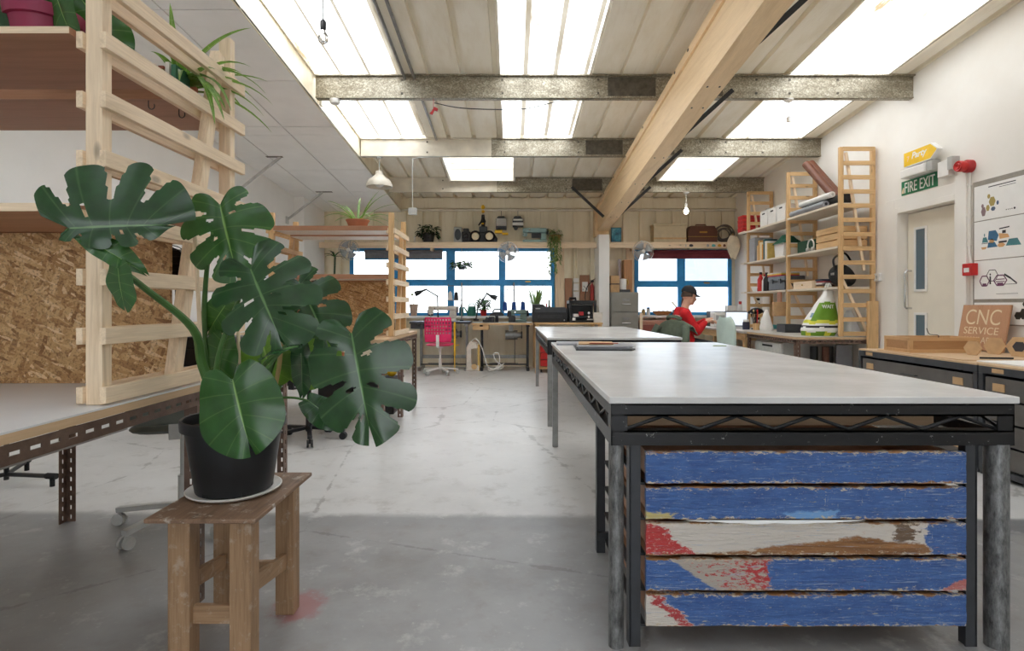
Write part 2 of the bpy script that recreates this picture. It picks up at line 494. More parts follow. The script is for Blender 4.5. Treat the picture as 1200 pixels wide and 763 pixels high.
    M['leaf_dark'] = leaf('leaf_dark', (34, 68, 36), (100, 138, 84), .24, .05)
    M['leaf_mid'] = leaf('leaf_mid', (42, 86, 38), (128, 166, 90), .27, .12)
    M['leaf_backlit'] = leaf('leaf_backlit', (96, 132, 52), (168, 190, 110), .5, .35)  # paler green of leaves lit from behind, put into the colour
    M['leaf_spider'] = leaf('leaf_spider', (120, 158, 74), (214, 222, 160), .4, .3)
    M['leaf_pale'] = leaf('leaf_pale', (128, 150, 92), (176, 192, 128), .5, .3)
    M['stem'] = plain('green_stem', (74, 112, 56), .45, var=.2)
    M['stem_dark'] = plain('dark_stem', (58, 82, 48), .5, var=.2)
    # glass: clear pane
    n = N('window_glass'); g = n.n.new('ShaderNodeBsdfGlossy'); g.inputs['Roughness'].default_value = .02
    t = n.n.new('ShaderNodeBsdfTransparent'); fz = n.n.new('ShaderNodeFresnel'); fz.inputs[0].default_value = 1.45
    mx = n.n.new('ShaderNodeMixShader'); n.l.new(fz.outputs[0], mx.inputs[0]); n.l.new(t.outputs[0], mx.inputs[1]); n.l.new(g.outputs[0], mx.inputs[2]); n.l.new(mx.outputs[0], n.out.inputs[0])
    M['glass'] = n.mat
    n = N('dark_glass'); n.set(srgb(92, 112, 124), .08); M['dark_glass'] = n.mat
    # clear plastic / wire-fan guard look
    def emit(name, rgb, st):
        n = N(name); n.set((.8, .8, .8, 1), .4); n.b.inputs['Emission Color'].default_value = srgb(*rgb); n.b.inputs['Emission Strength'].default_value = st; return n.mat
    M['bulb_on'] = emit('bulb_lit', (255, 236, 205), 14)
    M['screen'] = emit('screen', (200, 214, 232), .55)
    n = N('bulb_clear'); n.set((1, 1, 1, 1), .03); n.b.inputs['Transmission Weight'].default_value = .9; M['bulb_off'] = n.mat


mats()
# ------------------------------------------------------------------ camera, view, sky
cam = bpy.data.cameras.new('camera'); co = bpy.data.objects.new('camera', cam); COL.objects.link(co)
co.location = (0, 0, EYE); co.rotation_euler = (PI / 2, 0, 0)
cam.sensor_width = 36; cam.lens = F_PX / 1200 * 36; cam.shift_y = -23.5 / 1200; cam.clip_start = .05
SC.camera = co
SC.view_settings.view_transform = 'Standard'; SC.view_settings.look = 'None'; SC.view_settings.gamma = 1; SC.view_settings.exposure = .62
SC.view_settings.use_curve_mapping = False
SC.cycles.use_denoising = True
SC.cycles.max_bounces = 14; SC.cycles.diffuse_bounces = 10; SC.cycles.transparent_max_bounces = 12
SC.cycles.sample_clamp_indirect = 12
w = bpy.data.worlds.new('overcast_sky'); SC.world = w; w.use_nodes = True
wt = w.node_tree; bg = wt.nodes['Background']
tcw = wt.nodes.new('ShaderNodeTexCoord'); sx = wt.nodes.new('ShaderNodeSeparateXYZ'); rp = wt.nodes.new('ShaderNodeValToRGB')
wt.links.new(tcw.outputs['Generated'], sx.inputs[0]); wt.links.new(sx.outputs[2], rp.inputs[0]); wt.links.new(rp.outputs[0], bg.inputs[0])
rp.color_ramp.elements[0].position = .0; rp.color_ramp.elements[0].color = (.26, .272, .28, 1)
rp.color_ramp.elements[1].position = .9; rp.color_ramp.elements[1].color = (.94, .985, 1.05, 1)
bg.inputs[1].default_value = 6.6

# ------------------------------------------------------------------ the room
XL, XR, XS, YB, YF = -3.70, 4.19, -2.07, 10.6, -4.2      # left wall, right wall, soffit edge, window wall, end behind the camera
zroof = lambda y: 4.0195 - .079 * y
zpur = lambda y: 3.78 - .079 * y        # underside of the purlins, top of the rafter
zsof = lambda y: 3.745 - .079 * y

b = MB(); b.box(XL - .3, XR + .3, YF - .3, YB + .25, -.12, 0)
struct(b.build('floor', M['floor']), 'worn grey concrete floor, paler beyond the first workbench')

# window wall: vertical ribbed cream cladding with the two window openings
W1 = (-3.05, .80, .96, 2.24); W2 = (2.30, 4.13, .97, 2.20)
b = MB()
x = XL - .1
edges = []
while x < XR + .2:
    edges.append((x, x + .255, 0.0)); edges.append((x + .255, x + .31, .05)); x += .31
cuts = sorted({e for t in (W1, W2) for e in t[:2]})
for (a, c, dy) in edges:
    pts = [a] + [q for q in cuts if a + 1e-4 < q < c - 1e-4] + [c]
    for p0, p1 in zip(pts, pts[1:]):
        mid = (p0 + p1) / 2; rng = [(0, 3.6)]
        for t in (W1, W2):
            if t[0] < mid < t[1]: rng = [(0, t[2]), (t[3], 3.6)]
        for z0, z1 in rng: b.box(p0, p1, YB + dy, YB + .16, z0, z1)
struct(b.build('wall_back', M['clad']), 'cream ribbed metal cladding around the blue windows')
# right wall with the door opening (door leaf set back)
DY0, DY1, DZ = 5.31, 6.10, 2.145
b = MB()
b.box(XR, XR + .25, YF, DY0 - .06, 0, 4.6); b.box(XR, XR + .25, DY1 + .06, YB + .16, 0, 4.6); b.box(XR, XR + .25, DY0 - .06, DY1 + .06, DZ + .06, 4.6)
struct(b.build('wall_right', M['wall']), 'cream painted wall with the fire door')
b = MB()
b.box(XL - .2, XL, YF, YB + .16, 0, 4.6); b.box(XL, -3.53, 9.56, YB, 0, 3.1)
struct(b.build('wall_left', M['wall_cool']), 'white wall behind the timber shelving')
# end wall behind the camera: an unseen opening to the yard, added to let light in from behind
b = MB()
b.box(XL - .2, -1.6, YF - .2, YF, 0, 4.7); b.box(1.6, XR + .25, YF - .2, YF, 0, 4.7); b.box(-1.6, 1.6, YF - .2, YF, 2.6, 4.7)
struct(b.build('wall_front', M['wall']))

# roof: liner sheets with ribs along the slope, three strips of translucent sheet
STR = [(-2.05, -1.14), (-.12, .83), (2.90, 3.94)]
YS = 7.66                                   # the strips end at the second purlin
WELL = [(-1.0, .02, 7.82, 9.22), (2.40, 3.28, 7.82, 9.22)]


def roof_piece(b, x0, x1, y0, y1, rib_shade=None):
    n = max(1, round((x1 - x0) / .32)); wd = (x1 - x0) / n
    for k in range(n):
        a = x0 + k * wd
        if x1 - x0 > .2: prof = [(a, 0), (a + wd - .085, 0), (a + wd - .078, .05), (a + wd - .032, .05), (a + wd - .025, 0), (a + wd, 0)]
        else: prof = [(a, 0), (a + wd, 0)]
        for q_, ((p, hp), (q, hq)) in enumerate(zip(prof, prof[1:])):
            if rib_shade is not None: b.m(rib_shade if (q_ == 2 or (q_ == 4 and k == n - 1)) else b.base)
            b.add([(p, y0, zroof(y0) + hp), (q, y0, zroof(y0) + hq), (q, y1, zroof(y1) + hq), (p, y1, zroof(y1) + hp)], [(0, 1, 2, 3)])


b = MB()
xs = sorted([XL - .2, XR + .25] + [e for s_ in STR for e in s_])
for a, c in zip(xs, xs[1:]):
    if (a, c) not in STR: roof_piece(b, a, c, YF - .2, YS)
xs = sorted([XL - .2, XR + .25] + [e for s_ in WELL for e in s_[:2]])
for a, c in zip(xs, xs[1:]):
    hit = [wl for wl in WELL if wl[:2] == (a, c)]
    if hit: roof_piece(b, a, c, YS, hit[0][2]); roof_piece(b, a, c, hit[0][3], YB + .2)
    else: roof_piece(b, a, c, YS, YB + .2)
for yy in (YS,):
    b.box(XL - .2, XR + .25, yy - .004, yy + .004, zroof(yy) - .003, zroof(yy) + .06)
struct(b.build('ceiling', M['roof']), 'sloping beige metal roof lining between the steel purlins')
for k, (a, c) in enumerate(STR):
    b = MB(); b.base = 0; roof_piece(b, a, c, 3.4, YS, 2); b.base = 1; b.m(1); roof_piece(b, a, c, YF - .2, 3.4, 2)
    struct(b.build('window_%d' % (k + 3), [M['rooflight'], M['rooflight_unseen'], M['rooflight_rib_shade']]), ['strip of translucent roof light beside the white lowered ceiling', 'strip of translucent roof light down the middle of the roof', 'strip of translucent roof light near the fire door wall'][k])
for k, (x0, x1, y0, y1) in enumerate(WELL):
    b = MB(); t = .03
    for (a, c, d, e) in ((x0 - t, x0, y0 - t, y1 + t), (x1, x1 + t, y0 - t, y1 + t)):
        v = []
        for yy in (d, e):
            v += [(a, yy, zroof(yy) - .1), (c, yy, zroof(yy) - .1), (c, yy, zroof(yy) + .3), (a, yy, zroof(yy) + .3)]
        b.add(v, [(0, 1, 2, 3)[::-1], (4, 5, 6, 7), (0, 1, 5, 4), (1, 2, 6, 5), (2, 3, 7, 6), (3, 0, 4, 7)])
    for yy in (y0 - t, y1): b.box(x0, x1, yy, yy + t, zroof(yy) - .1, zroof(yy) + .3)
    for q in (.1, .2): b.box(x0, x1, y1 - .012, y1, zroof(y1) + q - .006, zroof(y1) + q + .006)
    o = struct(b.build('window_%d' % (k + 6), plain('well_cream', (238, 232, 220), .6, var=.05)), ['opening roof window in a pale timber well, nearer the middle of the roof', 'opening roof window in a pale timber well, nearer the fire door wall'][k])
    b = MB(); zz = lambda y: zroof(y) + .3
    b.add([(x0 - t, y0 - t, zz(y0)), (x1 + t, y0 - t, zz(y0)), (x1 + t, y1 + t, zz(y1)), (x0 - t, y1 + t, zz(y1))], [(0, 1, 2, 3)])
    b.build('pane', M['rooflight'], o)

# purlins (cold-rolled channel), the middle ones with whitened ends
for k, y in enumerate((-2.9, -1.15, .6, 2.35, 4.11, 5.88, 7.64, 9.37)):
    zb, zt = zpur(y), zroof(y) - .004
    b = MB()
    spl = {7.64: -.28, 9.37: -.25}.get(y)
    segs = [(XS + .02, XR)] if spl is None else [(XS + .02, spl), (spl, XR)]
    for q, (a, c) in enumerate(segs):
        b.m(1 if (spl is not None and q == 0) else 0)
        b.box(a, c, y, y + .012, zb, zt); b.box(a, c, y, y + .075, zb, zb + .012); b.box(a, c, y - .035, y, zt - .012, zt)
        b.box(a, c, y - .006, y, zb, zb + .018)
    b.m(2)
    b.box(1.0, 1.5, y - .004, y, zb + .02, zt - .02); b.box(1.8, 2.2, y - .004, y, zb + .02, zt - .02)
    for xx in (-1.15, -.1, .9, 2.05, 2.55, 2.9, 3.4): b.cbox((xx, y - .004, zb + .05), .02, .008, .02); b.cbox((xx, y - .004, zb + .19), .02, .008, .02)
    struct(b.build('roof_beam', [M['galv'], M['white_steel'], M['galv_dark']]), 'galvanised steel purlin crossing under the roof')
# eaves beam over the windows and the ledge pipe under it
b = MB(); b.box(XL, XR, YB - .05, YB, 2.97, 3.16)
struct(b.build('trim_1', M['clad']), 'beige eaves board along the top of the window wall')
b = MB(); b.tube([(XS, YB - .09, 2.93), (XR, YB - .09, 2.93)], .022, 10)
struct(b.build('trim_2', M['white_steel']), 'pale pipe under the eaves board')

# lowered ceiling of square tiles over the left bay + its fascia
b = MB()
ys = [YF, -3.0, -1.8, -.7, .4, 1.6, 2.0, 3.2, 4.3, 5.44, 6.55, 6.8, 8.12, 9.25, YB]
xs = [XL, -3.27, -2.67, XS]
g = .007
for a, c in zip(xs, xs[1:]):
    for d, e in zip(ys, ys[1:]):
        s0 = rnd.uniform(0, .006)
        x0, x1, y0, y1 = a + g, c - g, d + g, e - g
        if c == XS: x1 = XS
        v = [(xx, yy, zsof(yy) + zo + s0) for zo in (0, .02) for xx, yy in ((x0, y0), (x1, y0), (x1, y1), (x0, y1))]
        b.add(v, [(0, 3, 2, 1), (4, 5, 6, 7), (0, 1, 5, 4), (1, 2, 6, 5), (2, 3, 7, 6), (3, 0, 4, 7)])
b.m(1)
b.add([(XL, YF, zsof(YF) + .022), (XS - .01, YF, zsof(YF) + .022), (XS - .01, YB, zsof(YB) + .022), (XL, YB, zsof(YB) + .022)], [(0, 1, 2, 3)])
for (x0, x1, y0) in ((-3.22, -2.95, 9.22), (-3.3, -3.08, 7.54)):     # dark slots where the stays pass the tiles
    v = [(xx, yy, zsof(yy) - .003 + zo) for zo in (0, .004) for xx, yy in ((x0, y0), (x1, y0), (x1, y0 + .05), (x0, y0 + .05))]
    b.add(v, [(0, 3, 2, 1), (4, 5, 6, 7), (0, 1, 5, 4), (1, 2, 6, 5), (2, 3, 7, 6), (3, 0, 4, 7)])
struct(b.build('ceiling_lowered', [M['tile'], M['gap']]), 'white tiled lowered ceiling over the left bay')
b = MB()
b.add([(XS, YF, zsof(YF)), (XS, YB, zsof(YB)), (XS, YB, zroof(YB) + .03), (XS, YF, zroof(YF) + .03), (XS - .012, YF, zsof(YF)), (XS - .012, YB, zsof(YB)), (XS - .012, YB, zroof(YB) + .03), (XS - .012, YF, zroof(YF) + .03)],
      [(0, 1, 2, 3), (4, 7, 6, 5), (0, 4, 5, 1)])
struct(b.build('trim_3', M['clad']), 'cream fascia along the edge of the lowered ceiling')
for k, (y, z0, z1) in enumerate(((9.25, 2.55, zsof(9.25)), (7.57, 2.68, zsof(7.57)))):
    b = MB(); b.bar((XL, y, z0), (-3.11, y, z1), .03, .03); b.cbox((XL + .008, y, z0), .016, .1, .12)
    struct(b.build('wall_brace', plain('brace_grey', (196, 196, 194), .5)), 'pale steel stay from the white wall to the tiles')

# timber box rafter, post and fly braces
XA, XB = 1.55, 1.74
b = MB()


def slab(x0, x1, y0, y1, o0, o1):
    v = [(xx, yy, zpur(yy) - oo) for yy in (y0, y1) for xx, oo in ((x0, o1), (x1, o1), (x1, o0), (x0, o0))]
    b.add(v, [(0, 1, 2, 3)[::-1], (4, 5, 6, 7), (0, 1, 5, 4), (1, 2, 6, 5), (2, 3, 7, 6), (3, 0, 4, 7)])


slab(XA - .018, XB + .018, YF, 10.36, 0.0, .085)
slab(XA + .004, XB - .004, YF, 10.32, .085, .42)
slab(XA, XB, YF, 10.2, .42, .48)
b.box(XA - .03, XB + .03, 10.3, YB - .05, 2.42, 2.96)
b.m(1)
for y in (1.2, 2.9, 4.6, 5.0, 6.3, 7.3, 8.2, 9.1):
    for dx in (.045, .145): b.cbox((XA + dx, y, zpur(y) - .481), .012, .02, .006)
    b.cbox((XA - .019, y + .3, zpur(y) - .045), .006, .03, .02)
struct(b.build('roof_rafter', [GLULAM('y'), M['dark_steel']]), 'big pale timber rafter slanting under the purlins')
b = MB(); b.box(XA, XB, 10.05, YB, 0, 2.42)
struct(b.build('pillar', M['wall_cool'], bevel=.004), 'white boxed post carrying the timber rafter')
for y in (4.11, 5.88, 7.64, 9.37):
    for sx, xo in ((1, XB), (-1, XA)):
        if sx < 0 and y < 9: continue
        b = MB(); zb = zpur(y)
        b.bar((xo + sx * .02, y + .03, zb - .41), (xo + sx * .56, y - .015, zb + .08), .045, .012, up=(0, 1, 0))
        b.bar((xo + sx * .02, y + .045, zb - .41), (xo + sx * .56, y, zb + .08), .008, .045, up=(0, 1, 0))
        struct(b.build('rafter_brace', M['dark_steel']), 'dark steel angle brace between rafter and purlin')
# conduits under the roof
b = MB()
for xx in (-1.02, -1.12):
    yy0, yy1 = (0.0, 7.6) if xx > -1.1 else (3.0, 5.9)
    b.tube([(xx, yy0, zroof(yy0) - .03), (xx, yy1, zroof(yy1) - .03)], .016, 8)
struct(b.build('trim_4', M['grey_steel']), 'steel conduit running up the roof lining')

# windows of the back wall
def window(nm, W, vs, hz, label, open_pane=False):
    x0, x1, z0, z1 = W
    b = MB(); y0, y1 = YB - .02, YB + .06
    fw = .055
    b.box(x0, x1, y0, y1, z0, z0 + fw); b.box(x0, x1, y0, y1, z1 - fw, z1); b.box(x0, x0 + fw, y0, y1, z0, z1); b.box(x1 - fw, x1, y0, y1, z0, z1)
    for a, c in vs: b.box(a, c, y0, y1, z0 + fw, z1 - fw)
    xsx = [x0 + fw] + [q for v_ in vs for q in v_] + [x1 - fw]
    cols = list(zip(xsx[::2], xsx[1::2]))
    for a, c in cols: b.box(a, c, y0, y1, hz[0], hz[1])
    f = struct(b.build(nm, M['blue_frame'], bevel=.004), label)
    for a, c in cols:
        for d, e in ((z0 + fw, hz[0]), (hz[1], z1 - fw)):
            g_ = MB(); g_.box(a, c, YB + .02, YB + .026, d, e); g_.build('pane', M['glass'], f)
            if e > hz[1]:
                g_ = MB(); iw = .022
                g_.box(a, c, y0 - .006, y0 + .01, d, d + iw); g_.box(a, c, y0 - .006, y0 + .01, e - iw, e); g_.box(a, a + iw, y0 - .006, y0 + .01, d + iw, e - iw); g_.box(c - iw, c, y0 - .006, y0 + .01, d + iw, e - iw)
                g_.build('casement', M['blue_frame'], f)
    h = MB(); h.cbox(((cols[-1][0] + cols[-1][1]) / 2, y0 - .02, hz[1] - .02), .1, .02, .02); h.build('catch', M['brass'], f)
    return f


wx = lambda px: (px - 600) * YB / F_PX
zp = lambda py: EYE + (358 - py) * YB / F_PX
window('window_1', W1, [(wx(462), wx(468)), (wx(524.5), wx(532)), (wx(585.8), wx(591))], (zp(335), zp(329)), 'wide blue framed window over the sewing benches')
window('window_2', W2, [(wx(794.5), wx(801))], (zp(336.5), zp(330.5)), 'blue framed window behind the man in red')
b = MB(); b.box(-3.1, .84, YB - .16, YB, .915, .955); struct(b.build('windowsill_1', M['wall_cool'], bevel=.004))
b = MB(); b.box(2.26, XR, YB - .16, YB, .925, .965); struct(b.build('windowsill_2', M['wall_cool'], bevel=.004))
b = MB(); b.box(.81, .98, YB - .05, YB, .95, 2.24); b.box(2.14, 2.29, YB - .05, YB, .95, 2.24); struct(b.build('trim_5', PINE('z')), 'pale timber strips beside the windows')
# ledge above the windows
b = MB(); b.box(XL + .15, XR - .02, 10.30, YB, 2.285, 2.31); b.box(XL + .15, XR - .02, 10.30, 10.325, 2.20, 2.285)
for xx in (-1.5, .9, 2.2): b.box(xx, xx + .04, 10.33, YB, 2.16, 2.285)
LEDGE = thing('wall_ledge', 'long pale timber ledge above the windows carrying machines and plants', 'shelf', (0, 10.45, 2.2))
b.build('board', PINE('x'), LEDGE, bevel=.003)
ZL = 2.31
# roller blinds
t = thing('roller_blind', 'rolled maroon fabric blind above the window behind the man', 'blind', (3.3, 10.5, 2.07))
b = MB(); b.tube([(2.55, 10.52, 2.155), (4.1, 10.52, 2.155)], .03, 12); b.box(2.55, 4.1, 10.525, 10.535, 2.04, 2.15); b.build('fabric', M['maroon'], t, smooth=True)
b = MB(); b.tube([(2.55, 10.53, 2.035), (4.1, 10.53, 2.035)], .012, 8); b.build('bottom_bar', M['maroon'], t)
t = thing('roller_blind', 'rolled grey blind above the window corner behind the far timber shelving', 'blind', (-2.3, 10.5, 2.07))
b = MB(); b.tube([(-2.75, 10.52, 2.16), (-1.3, 10.52, 2.16)], .03, 12); b.box(-2.75, -1.3, 10.525, 10.535, 2.02, 2.16); b.build('fabric', plain('blind_grey', (120, 122, 130), .7), t, smooth=True)
b = MB(); b.tube([(-2.75, 10.53, 2.015), (-1.3, 10.53, 2.015)], .012, 8); b.build('bottom_bar', M['blue_frame'], t)

# door in the right wall
b = MB(); fx = XR + .09
b.box(fx, fx + .045, DY0 + .012, DY1 - .012, .01, DZ - .012)
# vision panel openings are framed on the leaf
door = struct(b.build('door_1', plain('door_cream', (232, 224, 208), .5, var=.05, scale=3), bevel=.003), 'cream painted fire door with narrow vision panels')
ky0, ky1 = 5.80, 5.985
for z0, z1 in ((1.32, 1.95), (.55, 1.05)):
    b = MB()
    b.box(fx - .012, fx, ky0, ky0 + .025, z0, z1); b.box(fx - .012, fx, ky1 - .025, ky1, z0, z1); b.box(fx - .012, fx, ky0, ky1, z0 - .025, z0); b.box(fx - .012, fx, ky0, ky1, z1, z1 + .025)
    f = b.build('vision_frame', M['white'], door, bevel=.002)
    b = MB(); b.box(fx - .004, fx, ky0 + .025, ky1 - .025, z0, z1); b.build('pane', M['dark_glass'], f)
b = MB(); b.tube([(fx, 6.035, 1.12), (fx - .055, 6.035, 1.12), (fx - .07, 6.035, 1.14), (fx - .07, 6.035, 1.5), (fx - .055, 6.035, 1.52), (fx, 6.035, 1.52)], .011, 8); b.build('door_handle', M['chrome'], door, smooth=True)
b = MB()
for y in (DY0 - .06, DY1): b.box(XR - .02, XR + .135, y, y + .06, 0, DZ + .06)
b.box(XR - .02, XR + .135, DY0, DY1, DZ, DZ + .06)
b.box(XR - .015, XR, DY0 - .16, DY0 - .06, 0, DZ + .16); b.box(XR - .015, XR, DY1 + .06, DY1 + .2, 0, DZ + .16); b.box(XR - .015, XR, DY0 - .06, DY1 + .06, DZ + .06, DZ + .16)
b.box(XR + .1355, XR + .24, DY0 - .055, DY1 + .055, 0, DZ + .055)
struct(b.build('trim_6', M['wall'], bevel=.003), 'cream architrave around the fire door')
b = MB(); b.box(XR - .035, XR, 5.155, 5.285, 0, 2.36); struct(b.build('trim_7', M['wall'], bevel=.003), 'cream boxing beside the fire door')

# outside: pale yard and a pale building across it
b = MB(); b.box(-60, 60, YB + .3, 90, -.2, -.1); b.box(-60, 60, -60, YF - .3, -.2, -.1); struct(b.build('ground_outside', M['asphalt']))
b = MB(); b.box(6, 26, 24, 34, -.1, 9); b.m(1)
for k in range(5):
    for q in range(2): b.box(7 + k * 3.6, 9.2 + k * 3.6, 23.93, 24.02, 2.2 + q * 2.6, 4.0 + q * 2.6)
struct(b.build('building_outside', [M['facade'], M['facade_glass']]), 'pale building seen through the window behind the man')
# ------------------------------------------------------------------ steel framed work tables
def truss(b, p, q, nrm, hz=.14, top=.042, bot=.05, cells=5, t=.006, rod=.0065, end=.055):
    """lattice rail from p to q (lower edge), plates facing nrm"""
    p, q, nrm = V(p), V(q), V(nrm); d = q - p; L = d.length; d /= L; up = V((0, 0, 1))

    def plate(a0, a1, z0, z1):
        c = p + d * (a0 + a1) / 2 + up * (z0 + z1) / 2
        R = Matrix((d, nrm, up)).transposed()
        b.cbox(c - nrm * t / 2, a1 - a0, t, z1 - z0, R)
    plate(0, L, hz - top, hz); plate(0, L, 0, bot); plate(0, end, bot, hz - top); plate(L - end, L, bot, hz - top)
    # inward flanges of the angles
    for zz in (hz - .006, bot - .006, hz - top):
        R = Matrix((d, nrm, up)).transposed(); b.cbox(p + d * L / 2 + up * (zz + .003) - nrm * .022, L, .044, .006, R)
    x0, x1 = end * .9, L - end * .9; n = cells * 2; st = (x1 - x0) / n
    pts = [p + d * (x0 + st * k) + up * ((bot + .002) if k % 2 == 0 else (hz - top - .002)) - nrm * .012 for k in range(n + 1)]
    for a, c in zip(pts, pts[1:]): b.tube([a, c], rod, 6)
    return b


def work_table(x0, x1, y0, y1, label, tubes):
    t = thing('work_table', label, 'table', ((x0 + x1) / 2, (y0 + y1) / 2, 0), 'steel framed work tables')
    b = MB(); b.box(x0, x1, y0, y1, .824, .847); b.build('tabletop', M['laminate'], t, bevel=.003)
    i = .008
    for p, q, n_, c in (((x0 + i, y0 + .012, .683), (x1 - i, y0 + .012, .683), (0, -1, 0), 5), ((x1 - i, y1 - .012, .683), (x0 + i, y1 - .012, .683), (0, 1, 0), 5),
                        ((x0 + i, y1 - .012, .683), (x0 + i, y0 + .012, .683), (-1, 0, 0), 11), ((x1 - i, y0 + .012, .683), (x1 - i, y1 - .012, .683), (1, 0, 0), 11)):
        truss(MB(), p, q, n_, cells=c).build('lattice_rail', M['black_paint'], t)
    for k, (lx, ly) in enumerate(((x0 + .03, y0 + .04), (x1 - .045, y0 + .04), (x0 + .03, y1 - .05), (x1 - .045, y1 - .05))):
        b = MB(); r = tubes[k]
        if r: b.lathe([(r, 0), (r, .685)], (lx, ly, 0), 20)
        else: b.box(lx - .022, lx + .022, ly - .022, ly + .022, 0, .685)
        b.build('leg', M['tube_steel'] if r else M['grey_steel'], t, smooth=True)
    for z in (.78,):
        b = MB(); b.box(x0 + .1, x1 - .1, y0 + .25, y0 + .31, .70, .815); b.box(x0 + .1, x1 - .1, y1 - .31, y1 - .25, .70, .815); b.box(x0 + .1, x1 - .1, (y0 + y1) / 2 - .03, (y0 + y1) / 2 + .03, .70, .815); b.build('cross_beam', PLYL('x'), t)
    return t


work_table(.322, 1.683, 1.865, 4.64, 'big work table with flaking blue drawers standing under it', (.0255, .0355, 0, 0))
work_table(.330, 1.610, 5.32, 8.08, 'work table in front of the white post, empty pale top', (0, 0, 0, 0))

# five flaking drawers in a steel rack under the front table
RK = V((.975, 1.9, 0))


def flaky(name, kind, z0, z1):
    n = N(name); o = n.tc.outputs['Object']; s = n.sep(o); x, z = s[0], s[2]
    fine = n.noise(n.mapping((26, 26, 60)), 2.0, 9, .75); mid = n.noise(n.mapping((7, 7, 16)), 2.0, 8, .7); low = n.noise(n.mapping((3.2, 3, 5)), 2, 4, .6)
    wr = n.noise(n.mapping((9, 9, 75)), 1.6, 5, .65, .8)
    jit = n.math('MULTIPLY', n.math('SUBTRACT', mid, .5), .16); jit2 = n.math('MULTIPLY', n.math('SUBTRACT', fine, .5), .06)
    xj = n.math('ADD', n.math('ADD', x, jit), jit2)
    zj = n.math('ADD', n.math('ADD', z, n.math('MULTIPLY', jit, .35)), n.math('MULTIPLY', jit2, .4))
    blue = n.ramp(mid, [(.3, srgb(52, 86, 150)), (.6, srgb(74, 114, 178))])
    white, red, brown = srgb(222, 214, 204), srgb(196, 62, 62), (0, 0, 0, 1)
    wd = n.ramp(n.noise(n.mapping((2, 8, 40)), 2, 5), [(.3, srgb(122, 80, 44)), (.7, srgb(186, 134, 84))])
    step = lambda v, at, wdt=.004: n.ramp(n.math('ADD', n.math('SUBTRACT', v, at), .5), [(.5 - wdt, 0.0), (.5 + wdt, 1.0)])
    inv = lambda v: n.math('SUBTRACT', 1.0, v)
    col = blue
    zc = (z0 + z1) / 2
    slant = n.math('ADD', xj, n.math('MULTIPLY', zj, 0.0))
    if kind == 3:
        col = n.mix(inv(step(xj, .405)), col, white)
        bz = n.math('ADD', zj, n.math('MULTIPLY', n.math('ABSOLUTE', n.math('SUBTRACT', x, .18)), .10))
        col = n.mix(n.math('MULTIPLY', inv(step(bz, zc + .004)), n.math('MULTIPLY', step(xj, -.36), inv(step(xj, .40)))), col, wd)
        col = n.mix(n.math('MULTIPLY', step(xj, .30), n.math('MULTIPLY', inv(step(xj, .37)), step(n.math('ADD', zj, n.math('MULTIPLY', low, .1)), zc + .045))), col, srgb(120, 98, 78))
        rs = n.math('ADD', xj, n.math('MULTIPLY', n.math('SUBTRACT', z, zc), 1.3))
        col = n.mix(n.math('MULTIPLY', inv(step(rs, -.43)), step(fine, .40, .02)), col, red)
    if kind == 4:
        sl = n.math('ADD', x, n.math('MULTIPLY', n.math('SUBTRACT', z, zc), 1.5)); slj = n.math('ADD', sl, jit2)
        band = n.math('MULTIPLY', step(slj, -.375), inv(step(n.math('ADD', xj, 0.0), -.12)))
        col = n.mix(band, col, srgb(190, 180, 168))
        col = n.mix(n.math('MULTIPLY', n.math('MULTIPLY', band, step(n.math('ADD', fine, n.math('MULTIPLY', x, .5)), .40, .02)), step(slj, -.34)), col, red)
        col = n.mix(n.math('MULTIPLY', step(n.math('ADD', xj, n.math('MULTIPLY', n.math('SUBTRACT', z, z0), -2.5)), .44), .9), col, srgb(206, 120, 104))
    if kind == 5:
        sl = n.math('ADD', xj, n.math('MULTIPLY', n.math('SUBTRACT', z, zc), 1.0))
        col = n.mix(inv(step(sl, -.425)), col, white)
        col = n.mix(n.math('MULTIPLY', n.math('MULTIPLY', step(sl, -.47), inv(step(sl, -.43))), step(fine, .42, .02)), col, srgb(186, 64, 66))
    if kind in (2,):
        col = n.mix(n.math('MULTIPLY', n.math('MULTIPLY', step(xj, -.06), inv(step(xj, .10))), inv(step(zj, z0 + .027))), col, srgb(120, 168, 220))
        col = n.mix(n.math('MULTIPLY', inv(step(xj, -.44)), inv(step(zj, z0 + .02))), col, srgb(206, 190, 126))
    # chips at the edges and hairline flecks
    edge = n.math('MINIMUM', n.math('SUBTRACT', z, z0), n.math('SUBTRACT', z1, z))
    em = n.math('SUBTRACT', fine, n.math('MULTIPLY', edge, 9.0))
    col = n.mix(step(em, .50, .012), col, srgb(214, 200, 176))
    em2 = n.math('SUBTRACT', mid, n.math('MULTIPLY', edge, 16.0))
    col = n.mix(step(em2, .53, .015), col, wd)
    fl = n.noise(n.mapping((34, 34, 130), (kind * 1.7, 0, 0)), 1.4, 8, .8)
    col = n.mix(step(fl, .615, .010), col, srgb(196, 192, 182))
    fl2 = n.noise(n.mapping((9, 9, 30), (kind * 2.7, 0, 3)), 1.4, 9, .75)
    col = n.mix(step(fl2, .665, .01), col, [srgb(206, 186, 110), srgb(206, 186, 110), srgb(206, 150, 120), srgb(214, 132, 116), srgb(206, 196, 160)][kind - 1])
    hl = n.noise(n.mapping((7, 7, 150), (kind * 5.1, 0, 1)), 1.3, 6, .7, .6)
    col = n.mix(n.math('MULTIPLY', step(hl, .61, .01), .55), col, srgb(176, 190, 212))
    hv = n.noise(n.mapping((90, 60, 14), (kind * 3.3, 0, 5)), 1.2, 7, .75)
    col = n.mix(n.math('MULTIPLY', step(hv, .66, .01), .7), col, srgb(200, 198, 190))
    n.set(col, .36)
    h = n.math('ADD', n.math('MULTIPLY', wr, 1.2), n.math('MULTIPLY', fine, .4)); n.bump(h, .9, .009)
    return n.mat


